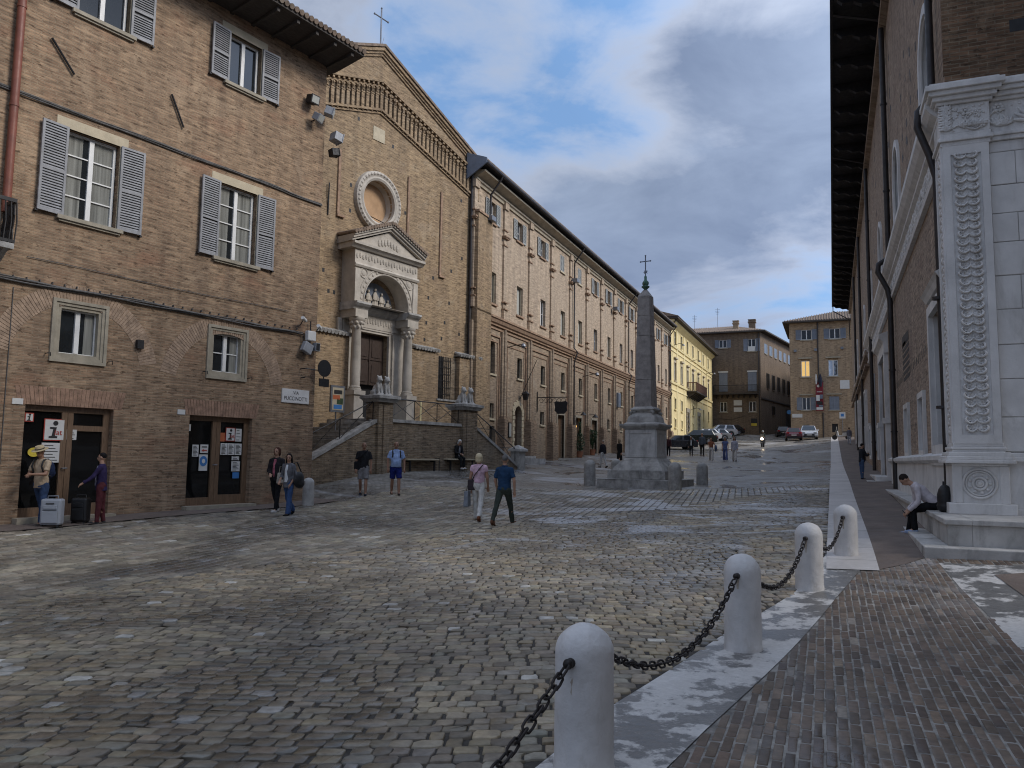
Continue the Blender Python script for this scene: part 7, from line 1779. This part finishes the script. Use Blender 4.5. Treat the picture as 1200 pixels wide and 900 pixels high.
    if w.get('panel'):   # shirt front showing between the edges of an open jacket
        m = MB(); lofted(m, [(0, .035, .95, .075, .118), (0, .035+b_, 1.1, .075, .112), (0, .032, 1.3, .07, .112), (0, .03, 1.44, .045, .07)]); remesh(sc_(m), 'shirt_front', cloth('shirt', w['panel'], w.get('pat2', .3)), vox*K*.8, t, 2)
    if w.get('collar'):
        m = MB(); m.tube([T((.068*cos(a), -.004+.064*sin(a), 1.495)) for a in np.linspace(0, 2*pi, 15)[:-1]], .013, 6, closed=True); sc_(m).build('collar', cloth('collar', w['collar']), t, smooth=60)
    if w.get('belt'):
        m = MB(); m.loft([(0, 0, 1.0, .161*slim, .124), (0, 0, 1.035, .158*slim, .121)], 18); m.V = [tuple(V(q)+up) for q in m.V]; sc_(m).build('belt', MT['black'], t)
    # shoes
    for s in (-1, 1):
        hp, kn, an, b = J[s]; tilt = b if seat is None else 0; Rf = Matrix.Rotation(tilt*.9 if tilt < 0 else tilt*.5, 3, 'X')
        m = MB()
        for c, r in (((0, .0, -.035), (.046, .06, .048)), ((0, .085, -.048), (.048, .085, .036)), ((0, .15, -.052), (.040, .05, .028))):
            i0 = len(m.V); m.ell((0, 0, 0), r, 10); m.V[i0:] = [tuple(an+Rf @ (V(q)+V(c))) for q in m.V[i0:]]
        i0 = len(m.V); m.loft([(0, .07, -.088, .046, .125), (0, .07, -.066, .047, .127)], 12); m.V[i0:] = [tuple(an+Rf @ V(q)) for q in m.V[i0:]]
        remesh(sc_(m), 'shoe', cloth('shoe', w['shoes']), .011*K, t, 1)
    if w.get('hat'):
        m = MB(); i0 = 0; m.lathe([(.155, 0), (.16, .008), (.088, .018), (.084, .075), (.075, .092), (.04, .097)], (0, 0, 0), 22, 0, 1, 1.15); m.V = [tuple(HD(V(q)+V((0, .0, 1.695)))) for q in m.V]; h_ = sc_(m).build('hat', cloth('straw', w['hat'], .12), t, smooth=50)
        m = MB(); m.lathe([(.089, 0), (.088, .022)], (0, 0, 0), 22, 0, 1, 1.15); m.V = [tuple(HD(V(q)+V((0, .0, 1.715)))) for q in m.V]; sc_(m).build('hat_band', MT['ink'], h_)
    if w.get('helmet'):
        m = MB(); hell(m, (0, 0, 1.665), (.115, .13, .12), 16); sc_(m).build('helmet', M('helmet', w['helmet'], .3), t, smooth=80)
    t['_k'] = K
    return t, dict(A=A, J=J, T=T, HD=HD, K=K, rz=rz, P=Vector(P))
def W_of(d, p):
    p = Vector(p)*d['K']; c, s = cos(d['rz']), sin(d['rz']); return (d['P'].x+p.x*c-p.y*s, d['P'].y+p.x*s+p.y*c, d['P'].z+p.z)
def stand(px, pf, ph, dmin=None):
    P, d = hit(px, pf); return Vector(P), (pf-ph)*d/F*1.0
def bag(name, d, p, mb, mats, label, cat, rz=0, smooth=None, extra=None):
    o = mb.build(name, mats, None, 0, smooth, loc=W_of(d, p), rz=d['rz']+rz); return tag(o, label, cat)
def backpack(d, label, col, y=-.20, z=1.22, s=1.0, T_=True):
    t = empty('backpack', W_of(d, d['T']((0, y, z))), d['rz'], label, 'backpack'); cm = cloth('pack', col)
    m = MB(); m.ell((0, 0, 0), (.15*s, .10*s, .21*s), 14); m.ell((0, -.06, -.06), (.12*s, .07*s, .12*s), 12); m.build('pack', cm, t, smooth=80)
    m = MB()
    for sg in (-1, 1): m.tube([(sg*.09, .06, .17), (sg*.11, .15, .24), (sg*.12, .28, .22), (sg*.125, .33, .08), (sg*.13, .25, -.08), (sg*.12, .06, -.14)], .020, 6)
    m.build('strap', MT['ink'], t, smooth=60); return t
def sling(d, label, bp, col, pts, size=(.10, .05, .13)):
    t = empty('shoulder_bag', W_of(d, bp), d['rz'], label, 'bag'); cm = cloth('bag', col); K = d['K']
    m = MB(); m.box(-size[0], size[0], -size[1], size[1], -size[2], size[2]); m.build('pouch', cm, t, bevel=.03)
    m = MB(); m.tube([tuple((Vector(q)-Vector(bp))*K) for q in pts], .012, 6); m.build('strap', cm, t, smooth=60); return t
pi_ = pi; toward = lambda P: atan2(-(P.x-0), (P.y-0)) + pi       # heading that faces the viewer
# couple walking away, in the middle
P, H = stand(560, 611, 531); pk, dk = person('person in pink top and white trousers walking away with a grey bag', P, H, radians(14), ((16, 4), (-14, 22)), ((4, 10, 12, 4), (10, 10, 20, 0)), 2, (0, 0), wear=dict(top=(.62, .42, .50), sleeve='cap', bottom=(.62, .60, .56), shoes=(.16, .06, .03), hair=(.62, .52, .34), hairs='bob', hem=1.0, flare=.012, pat=.3), slim=.98, vox=.013)
sling(dk, 'dark crossbody bag on the back of the white-trousered walker', dk['T']((-.17, -.03, .95)), (.05, .04, .045), [dk['T'](q) for q in ((-.17, -.03, 1.05), (-.08, -.15, 1.2), (.04, -.135, 1.36), (.12, -.05, 1.475), (.10, .08, 1.42), (-.02, .16, 1.25), (-.15, .08, 1.05))])
t = empty('carrier_bag', W_of(dk, (-.30, .05, .62)), dk['rz'], 'grey carrier bag held low by walker in pink', 'bag')
m = MB(); m.tbox((0, 0), (.06, .19), (.05, .15), -.24, .14); m.build('bag', cloth('grey_bag', (.22, .24, .27)), t, bevel=.02); m = MB(); m.tube([(0, -.1, .14), (0, -.04, .26), (0, .04, .26), (0, .1, .14)], .008, 5); m.build('handles', MT['ink'], t)
P, H = stand(590, 615.5, 531.5); pn, dn = person('person in navy shirt and dark olive trousers striding away', P, H, radians(-2), ((-27, 6), (24, 6)), ((6, 14, 20, 2), (-4, 18, 14, 0)), 3, (0, 8), wear=dict(top=(.018, .05, .11), sleeve='short', bottom=(.045, .055, .045), shoes=(.13, .06, .035), hair=(.16, .15, .14), hairs='short', hem=.90, collar=(.018, .05, .11)), slim=1.08, vox=.013, belly=.01)
# two men walking toward the viewer
P, H = stand(463, 580.5, 517.5); pb, db = person('person in pale blue polo and navy shorts walking with backpack straps', P, H, toward(P)+radians(6), ((12, 4), (-8, 14)), ((4, 16, 12, 0), (4, 16, 14, 0)), 0, (4, -6), wear=dict(top=(.30, .40, .62), sleeve='short', bottom=(.012, .02, .14), length='short', shoes=(.04, .03, .025), hair=(.20, .17, .14), hairs='bald', hem=.92, collar=(.34, .44, .66)), slim=1.1, belly=.045, vox=.013, skin=SKIN2)
backpack(db, 'dark backpack worn by walker in pale blue polo', (.03, .035, .05))
P, H = stand(425, 581, 518); pk2, d2_ = person('person in black polo and grey shorts with a sling bag, one foot raised', P, H, toward(P)+radians(-4), ((14, 2), (2, 40)), ((4, 12, 10, 0), (-6, 12, 30, 0)), 0, (6, 4), wear=dict(top=(.018, .018, .020), sleeve='short', bottom=(.21, .20, .20), length='short', shoes=(.03, .035, .05), hair=(.15, .12, .10), hairs='bald', hem=.92), slim=1.05, vox=.013, skin=SKIN2)
sling(d2_, 'black pouch on a strap at hip of walker in black polo', (.20, .06, .98+.0), (.012, .012, .013), [(.2, .05, 1.1), (.1, .16, 1.25), (-.04, .13, 1.4), (-.12, .03, 1.49), (-.08, -.1, 1.4), (.1, -.15, 1.2), (.2, -.05, 1.08)])
# two women by the house corner
P, H = stand(322.5, 600.5, 524.5); pw, dw = person('person in patterned pink blouse and open black jacket by house corner', P, H, toward(P)+radians(-34), ((10, 2), (-10, 14)), ((8, 10, 12, 2), (10, 8, 55, 40)), 2, (4, 8), wear=dict(top=(.02, .018, .02), sleeve='long', bottom=(.012, .012, .014), shoes=(.5, .48, .46), hair=(.07, .028, .018), hairs='bob', hem=.86, panel=(.36, .11, .14), pat2=.5, topname='jacket'), slim=1.06, belly=.02, vox=.013)
P, H = stand(336.5, 605, 532); pg, dg_ = person('person in grey blazer, white shirt and blue flared jeans by house corner', P, H, toward(P)+radians(-40), ((6, 2), (-14, 18)), ((-6, 12, 30, 20), (0, 14, 55, 20)), 1, (12, 30), wear=dict(top=(.13, .13, .14), sleeve='rolled', bottom=(.045, .085, .19), shoes=(.012, .012, .012), hair=(.012, .009, .008), hairs='long', hem=.80, panel=(.62, .62, .62), pat2=.06, flare=.03, topname='blazer'), slim=.95, vox=.013)
t = empty('shoulder_bag', W_of(dg_, (-.24, -.14, 1.02)), dg_['rz'], 'big black shoulder bag on the person in grey blazer', 'bag'); m = MB(); m.ell((0, 0, 0), (.09, .19, .21), 14); m.ell((0, -.04, -.08), (.10, .17, .14), 10); m.build('sack', MT['black'], t, smooth=80); m = MB(); m.tube([(0, .15, .1), (.06, .13, .42), (.05, .02, .44), (0, -.15, .1)], .016, 6); m.build('strap', MT['black'], t)
t = empty('handbag', W_of(dw, (-.22, .14, .95)), dw['rz'], 'pale beige handbag held by the person in pink blouse', 'bag'); m = MB(); m.tbox((0, 0), (.05, .14), (.035, .11), -.16, .12); m.build('body', cloth('beige_bag', (.36, .32, .27)), t, bevel=.02); m = MB(); m.tube([(0, -.08, .12), (0, -.05, .28), (0, .05, .28), (0, .08, .12)], .009, 6); m.build('handle', cloth('beige_strap', (.3, .26, .2)), t)
# travellers at the left door
P, H = stand(45, 617, 524); ph_, dh_ = person('person in straw hat and beige tee looking down beside the glass door', P, H, radians(190), ((4, 2), (-16, 10)), ((28, 10, 66, 30), (18, 14, 70, 40)), 4, (16, 0), wear=dict(top=(.48, .37, .25), sleeve='short', bottom=(.035, .06, .12), shoes=(.10, .085, .07), hair=(.05, .035, .03), hat=(.50, .40, .24), hem=.84), slim=1.05, vox=.013, skin=SKIN2)
backpack(dh_, 'navy backpack worn by the straw-hatted person', (.02, .03, .07), -.19)
P, H = stand(116, 614.5, 531.5); pv, dv_ = person('person in purple jacket and maroon trousers beside the black suitcase', P, H, radians(132), ((3, 0), (-3, 4)), ((34, 8, 22, 0), (0, 8, 10, 0)), 2, (0, -4), wear=dict(top=(.035, .025, .075), sleeve='long', bottom=(.085, .022, .026), shoes=(.03, .03, .032), hair=(.012, .010, .010), hairs='short', hem=.82, panel=(.28, .28, .36), pat2=.5, topname='jacket'), slim=1.0, vox=.013)
def suitcase(px, py, h, w, dpt, rz, col, label, grey):
    P, d = hit(px, py); t = empty('suitcase', tuple(P), rz, label, 'suitcase', 'suitcases at the glass door'); mt = M('case_'+('grey' if grey else 'black'), col, .45, var=.1)
    m = MB(); m.box(-w/2, w/2, -dpt/2, dpt/2, .07, h); m.build('shell', mt, t, bevel=.045)
    m = MB(); m.box(-w/2+.05, w/2-.05, -dpt/2-.03, -dpt/2, .12, h*.58); m.box(-w/2+.07, w/2-.07, -dpt/2-.02, -dpt/2, h*.66, h*.80); m.build('front_pocket', mt, t, bevel=.012)
    m = MB(); m.box(-w/2+.07, w/2-.07, -dpt/2-.024, -dpt/2-.019, h*.60, h*.62); m.box(-w*.2, w*.2, -dpt/2-.026, -dpt/2-.02, h*.82, h*.86); m.build('zip', MT['ink'], t)
    m = MB(); m.tube([(-.11, 0, h-.01), (-.10, 0, h+.06), (.10, 0, h+.06), (.11, 0, h-.01)], .014, 8); m.build('handle', MT['greymetal'] if grey else MT['black'], t, smooth=60)
    for sx in (-1, 1):
        for sy in (-1, 1):
            m = MB(); m.M = Matrix.Translation((sx*(w/2-.05), sy*(dpt/2-.05), .04)) @ Matrix.Rotation(pi/2, 4, 'Y'); m.lathe([(.04, -.015), (.04, .015)], (0, 0, 0), 12); m.build('wheel', MT['black'], t)
    return t
suitcase(60, 619, .63, .42, .24, radians(30), (.34, .36, .39), 'silver grey suitcase nearest the straw-hatted person', True); suitcase(93.5, 615, .60, .36, .23, radians(24), (.012, .012, .013), 'black suitcase between the grey one and the purple jacket', False)
m = MB(); 
# seated figure on the bench, seated reader on the palace bench
def on_bench(t): return Vector(t.location)
b2 = on_bench(BENCH2); ps, ds_ = person('person in black sitting on the bench with white cap', b2+Vector((nC[0]*.02-tC[0]*.1, nC[1]*.02-tC[1]*.1, 0)), 1.55, atan2(-nC[0], nC[1])+radians(-14), ((80, 84), (78, 74)), ((20, 8, 60, 35), (22, 8, 60, 35)), 10, (20, 0), seat=.48, wear=dict(top=(.015, .015, .017), sleeve='long', bottom=(.013, .014, .015), shoes=(.55, .54, .52), hair=(.55, .53, .5), hairs='bob', panel=(.22, .22, .24), topname='coat'), vox=.016)
cl_, dcl = hit(1079, 627); Yb = float(cl_[1])+.18
pr_, dr_ = person('person in white hoodie and black trousers bent over a phone on palace bench', Vector((XR-.30, Yb, CAMH-1.21)), 1.60, pi/2+radians(4), ((80, 84), (72, 62)), ((44, 6, 42, 14), (40, 6, 48, 14)), 46, (12, 0), seat=.40, wear=dict(top=(.60, .55, .57), sleeve='long', bottom=(.010, .010, .011), length='long', shoes=(.34, .42, .58), hair=(.02, .014, .012), hairs='short', hem=.88, topname='hoodie'), vox=.012)
t = empty('phone', W_of(dr_, dr_['A'][1][2]+dr_['A'][1][3]*.09), dr_['rz'], 'dark phone held by the seated hoodie wearer', 'phone'); m = MB(); m.M = Matrix.Rotation(.9, 4, 'X'); m.box(-.10, -.02, -.075, .075, -.005, .005); m.build('case', MT['black'], t, bevel=.004); m = MB(); m.M = Matrix.Rotation(.9, 4, 'X'); m.box(-.097, -.023, -.07, .07, .005, .0065); m.build('screen', MT['lead'], t)
t = empty('backpack', (XR-.22, Yb-.62, CAMH-.82), radians(80), 'grey and black backpack on the bench behind the hoodie wearer', 'backpack')
m = MB(); m.ell((0, 0, .24), (.17, .13, .24), 14); m.ell((0, 0, .10), (.17, .14, .12), 12); remesh(m, 'pack', MT['black'], .02, t, 2); m = MB(); m.ell((0, -.09, .2), (.13, .08, .16), 12); m.build('front_panel', cloth('pack_grey', (.11, .11, .12)), t, smooth=80); m = MB(); m.tube([(-.04, .02, .46), (-.03, .02, .52), (.03, .02, .52), (.04, .02, .46)], .012, 6); m.build('handle', MT['black'], t)
# person on the pavement by the palace wall
P, H = stand(1010.5, 562, 520); pp, dp = person('person in dark jacket and jeans standing by the palace wall', P, H, radians(-62), ((2, 0), (-2, 2)), ((8, 6, 30, 10), (30, 8, 80, 40)), 2, (8, 0), wear=dict(top=(.02, .022, .028), sleeve='long', bottom=(.05, .085, .16), shoes=(.012, .012, .012), hair=(.012, .010, .009), hairs='short', hem=.84, topname='jacket'), vox=.018)
# walkers further off
def far(label, px, pf, ph, rz, wear, legs=((12, 4), (-12, 14)), slim=1.0, arms=((8, 8, 14, 0), (-8, 8, 10, 0)), vox=.024, group='walkers beyond the obelisk'):
    P, H = stand(px, pf, ph); H = min(1.9, max(1.5, H)); r_ = person(label, P, H, rz if rz is not None else toward(P), legs, arms, 0, wear=wear, vox=vox, slim=slim, group=group); return r_
far('person in long black coat walking just left of obelisk', 726, 547, 514.5, radians(-30), dict(top=(.012, .012, .012), sleeve='long', bottom=(.012, .012, .012), length='coat', shoes=(.012,)*3, hair=(.22, .16, .10), hairs='bob', topname='coat'), group='walkers near the doorways')
far('person in dark jacket and white trousers near the doorways', 706.5, 548, 515.5, radians(60), dict(top=(.014, .014, .018), sleeve='long', bottom=(.46, .45, .43), shoes=(.02,)*3, hair=(.3, .25, .2), hairs='short', topname='jacket'), group='walkers near the doorways')
far('person in dark red jacket half hidden by obelisk pedestal', 783.5, 534.7, 511, None, dict(top=(.045, .016, .018), sleeve='long', bottom=(.012, .012, .014), shoes=(.012,)*3, topname='jacket'))
far('person in dark coat open over a white shirt, right of obelisk', 810, 534.7, 511.5, None, dict(top=(.03, .03, .03), sleeve='long', bottom=(.03, .03, .032), shoes=(.012,)*3, panel=(.6, .6, .6), pat2=.05, hairs='long', topname='coat'))
far('person in grey sweater and black trousers beside the parked cars', 823, 534.7, 507.5, None, dict(top=(.085, .095, .11), sleeve='long', bottom=(.012, .012, .012), shoes=(.012,)*3, hair=(.2, .14, .1), hairs='bald'))
r_ = far('person in rust top and white trousers, jacket over arm', 833.5, 540, 513, None, dict(top=(.22, .085, .045), sleeve='cap', bottom=(.5, .48, .45), shoes=(.4, .38, .35), hair=(.10, .04, .025), hairs='long', flare=.03, hem=1.0), arms=((10, 25, 70, 10), (10, 10, 70, 10)))
m = MB(); m.ell((0, 0, 0), (.10, .16, .26), 8); bag('jacket', r_[1], (-.34, .14, .95), m, cloth('denim', (.07, .10, .17)), 'blue jacket draped over arm of the rust-topped walker', 'jacket', smooth=80)
far('person in long blue dungarees walking toward the obelisk', 850, 540.2, 512.5, None, dict(top=(.10, .13, .26), sleeve='cap', bottom=(.09, .12, .25), shoes=(.4, .4, .4), hair=(.015, .01, .01), hairs='long', flare=.05))
far('person all in pale grey and white beside the blue dungarees', 861, 540.7, 512, None, dict(top=(.36, .36, .42), sleeve='long', bottom=(.52, .50, .48), shoes=(.05,)*3, hair=(.03, .02, .015), hairs='long', flare=.03, hem=.8))
far('person in pale jeans far up the pavement by palace wall', 995.5, 521, 505, radians(0), dict(top=(.15, .15, .18), sleeve='long', bottom=(.4, .42, .47), shoes=(.3,)*3), vox=.03, group='figures at the street head')
# ================================================================ vehicles: local y forward
def car(label, P, rz, col, kind='suv', metal=.2, group='cars parked along the yellow building', rough=.28):
    t = empty('parked_car', tuple(P), rz, label, 'car', group)
    L_, W_, H_ = {'suv': (4.45, 1.84, 1.62), 'hatch': (4.1, 1.76, 1.47), 'estate': (4.6, 1.8, 1.48)}[kind]
    pm = M('car_paint', col, rough, metal=metal, var=.05, vs=1, coat=.6)
    x = L_/2; belt = H_*.60; g = .22; wr = .34; wx = L_*.295
    def wa(c): return [(c+(wr+.05)*cos(a), .33+(wr+.05)*sin(a)) for a in np.linspace(pi, 0, 9)]
    side = [(-x+.05, g+.12)]+[(-wx-wr-.06, g)]+wa(-wx)+[(-wx+wr+.06, g), (wx-wr-.06, g)]+wa(wx)+[(wx+wr+.06, g), (x-.06, g+.1), (x, .5), (x-.05, .72), (x-.16, .84), (x-1.15, belt+.04), (-x+.35, belt+.06), (-x+.1, belt-.04), (-x, .68), (-x, .45)]
    m = MB(); m.prism(side, -W_/2, W_/2, 'x'); b = m.build('body', pm, t, bevel=.07)
    # greenhouse
    f0, f1, r1, r0 = x-1.12, x-1.85, -x+.75, -x+.22
    if kind == 'suv': r1 = -x+.5
    m = MB(); hw0, hw1 = W_/2-.07, W_/2-.24; zt = H_-.06
    A_ = [(-hw0, f0, belt), (hw0, f0, belt), (hw0, r0, belt), (-hw0, r0, belt)]; B_ = [(-hw1, f1, zt), (hw1, f1, zt), (hw1, r1, zt), (-hw1, r1, zt)]
    ia = [m.v(*p) for p in A_]; ib = [m.v(*p) for p in B_]
    for i in range(4): j = (i+1) % 4; m.f((ia[i], ia[j], ib[j], ib[i]))
    m.f(ib); m.f(ia[::-1]); m.build('cabin', pm, t, bevel=.06)
    def lerp(a, b, u): return tuple(p+(q-p)*u for p, q in zip(a, b))
    def pane(nm, a, b, c, d, ins, out):
        m = MB(); q = [Vector(p) for p in (a, b, c, d)]; cen = (q[0]+q[1]+q[2]+q[3])/4; n = (q[1]-q[0]).cross(q[3]-q[0]).normalized()
        if n.dot(cen-Vector((0, 0, 1))) < 0: n = -n
        fr_ = [cen+(p-cen)*ins+n*out for p in q]; bk = [p-n*.03 for p in fr_]
        i1 = [m.v(*p) for p in fr_]; i2 = [m.v(*p) for p in bk]; m.f(i1); m.f(i2[::-1])
        for i in range(4): m.f((i1[i], i1[(i+1) % 4], i2[(i+1) % 4], i2[i]))
        m.build(nm, MT['glass'], t)
    pane('windscreen', A_[0], A_[1], B_[1], B_[0], .88, .012); pane('rear_window', A_[2], A_[3], B_[3], B_[2], .82, .012)
    for s in (0, 1):
        a0, a1 = (A_[0], A_[3]) if s == 0 else (A_[1], A_[2]); b0, b1 = (B_[0], B_[3]) if s == 0 else (B_[1], B_[2])
        for u0, u1 in ((.10, .50), (.54, .94)):
            pane('side_window', lerp(a0, a1, u0), lerp(a0, a1, u1), lerp(b0, b1, u1), lerp(b0, b1, u0), .86, .012)
    for sx in (-1, 1):
        for sy in (-1, 1):
            m = MB(); m.M = Matrix.Translation((sx*(W_/2-.10), sy*wx, .33)) @ Matrix.Rotation(pi/2, 4, 'Y'); m.lathe([(.20, -.1), (wr-.02, -.11), (wr, -.07), (wr, .07), (wr-.02, .11), (.20, .1)], (0, 0, 0), 20); w_ = m.build('wheel', MT['black'], t, smooth=40)
            m = MB(); m.M = Matrix.Translation((sx*(W_/2-.10), sy*wx, .33)) @ Matrix.Rotation(pi/2, 4, 'Y'); z = sx*.1
            m.lathe([(.215, z-.012), (.215, z+.012)], (0, 0, 0), 16); m.build('rim', MT['greymetal'], w_)
        m = MB(); m.box(sx*(W_/2-.30)-.17, sx*(W_/2-.30)+.17, x-.12, x+.005, .62, .76); m.build('headlight', MT['glassC'], t, bevel=.02)
        m = MB(); m.box(sx*(W_/2-.22)-.15, sx*(W_/2-.22)+.15, -x-.012, -x+.12, .72, .90); m.build('tail_light', M('tail_lens', (.30, .01, .01), .25), t, bevel=.02)
        m = MB(); m.ell((sx*(W_/2+.05), f0-.35, belt+.06), (.11, .06, .07), 8); m.build('wing_mirror', pm, t, smooth=60)
    m = MB(); m.box(-.55, .55, x-.05, x+.012, .36, .56); m.box(-.62, .62, x-.02, x+.018, .22, .32); m.build('grille', MT['black'], t)
    m = MB(); m.box(-.27, .27, -x-.018, -x, .50, .61); m.build('number_plate', MT['paper'], t); m = MB(); m.box(-.27, .27, x+.012, x+.026, .40, .51); m.build('number_plate', MT['paper'], t)
    m = MB(); m.box(-W_/2+.15, W_/2-.15, -x-.01, -x+.06, .24, .42); m.build('rear_bumper', MT['black'], t)
    return t
def park(label, px, py, rz, col, kind='suv', **k):
    P, d = hit(px, py); return car(label, P, radians(rz), col, kind, **k)
DG = (.035, .038, .045)
park('dark grey car, nearest of the parked row beside the pedestal', 792, 526.5, 118, DG, 'hatch')
park('black sport utility car behind the nearest dark car', 815, 520.5, 112, (.012, .017, .015), 'suv')
park('white hatchback behind the black sport utility car', 824, 516.5, 112, (.62, .63, .64), 'hatch')
park('silver car in the middle of the parked row', 835.5, 516.5, 112, (.36, .38, .40), 'hatch', metal=.6)
park('white car at the right part of the parked row', 843.5, 511.6, 112, (.60, .61, .63), 'suv')
park('black car farthest along the parked row', 854, 509.6, 112, (.012, .014, .018), 'hatch')
park('dull red car seen from behind at street head', 930, 516.2, 4, (.12, .028, .04), 'hatch', group='cars at the street head')
park('white sport utility car facing the viewer at the street head', 947.5, 515, 184, (.62, .64, .67), 'suv', group='cars at the street head')
park('dark car behind the red one at mouth of the lane', 917, 512.2, 8, (.02, .016, .018), 'hatch', group='cars at the street head')
# scooter with lamp lit
P, d = hit(894, 524.3); rzs = toward(Vector(P))+radians(-8)
t = empty('motor_scooter', tuple(P), rzs, 'dark motor scooter with its headlamp lit coming down the square', 'scooter')
for y in (-.58, .68):
    m = MB(); m.M = Matrix.Translation((0, y, .25)) @ Matrix.Rotation(pi/2, 4, 'Y'); m.lathe([(.12, -.05), (.24, -.06), (.25, 0), (.24, .06), (.12, .05)], (0, 0, 0), 18); m.build('wheel', MT['black'], t)
m = MB(); m.prism([(-.75, .42), (-.1, .34), (.35, .28), (.5, .5), (.42, .92), (.36, .92), (.30, .46), (-.05, .44), (-.12, .72), (-.75, .78)], -.17, .17, 'x'); m.build('body', M('scooter_paint', (.02, .02, .022), .3), t, bevel=.04)
m = MB(); m.box(-.15, .15, -.8, -.1, .76, .86); m.build('seat', MT['black'], t, bevel=.03)
m = MB(); m.tube([(-.34, .36, 1.05), (0, .42, 1.0), (.34, .36, 1.05)], .022, 6); m.tube([(0, .42, 1.0), (0, .66, .3)], .04, 6); m.build('handlebar', MT['iron'], t)
m = MB(); m.ell((0, .53, .86), (.15, .06, .12), 12); m.build('headlamp', MT['lampon'], t)
m = MB(); m.box(-.2, .2, .46, .48, 1.0, 1.35); m.build('windshield', MT['glassC'], t)
sc2 = copy_tree(t); Ps_, _ = hit(986.5, 515.5); sc2.location = tuple(Ps_); sc2.rotation_euler = (0, 0, radians(80)); tag(sc2, 'pale parked scooter at the end of the pavement', 'scooter')
for o in kids(sc2):
    if o.name.startswith('headlamp'): o.data = o.data.copy(); o.data.materials[0] = MT['glassC']
    if o.name.startswith('body'): o.data = o.data.copy(); o.data.materials[0] = M('pale_scooter_paint', (.6, .6, .58), .35)
person('person in helmet riding the scooter', Vector(P)+Vector((sin(-rzs)*-.25, cos(rzs)*-.25, .22)), 1.68, rzs, ((72, 80), (72, 80)), ((38, 12, 22, 4), (38, 12, 22, 4)), 6, (0, 0), seat=.62, wear=dict(top=(.03, .045, .035), sleeve='long', bottom=(.015, .015, .018), shoes=(.012,)*3, helmet=(.42, .45, .42), hairs=None, topname='jacket'), vox=.025)
# traffic signs
P, d = hit(991, 516.5)
t = empty('parking_sign', (float(P[0]), 99.0, G(float(P[0]), 99)), 0, 'square white sign with blue parking disc on a thin pole', 'road sign')
m = MB(); m.tube([(0, .03, 0), (0, .03, 3.0)], .03, 8); m.build('pole', MT['greymetal'], t)
m = MB(); m.box(-.33, .33, -.02, .0, 2.2, 2.95); m.box(-.17, .17, -.026, -.02, 2.42, 2.76, 1); m.build('panel', [MT['paper'], MT['bluep']], t)
m = MB(); m.lathe([(.28, -.02), (.28, .02)], (0, 0, 0), 20); m.V = [(a, c, b) for a, b, c in m.V]; o = m.build('blue_disc_sign', MT['bluep'], None, loc=tuple(at(924.7, 483, 101))); tag(o, 'round blue traffic sign at the mouth of the dark lane', 'road sign')
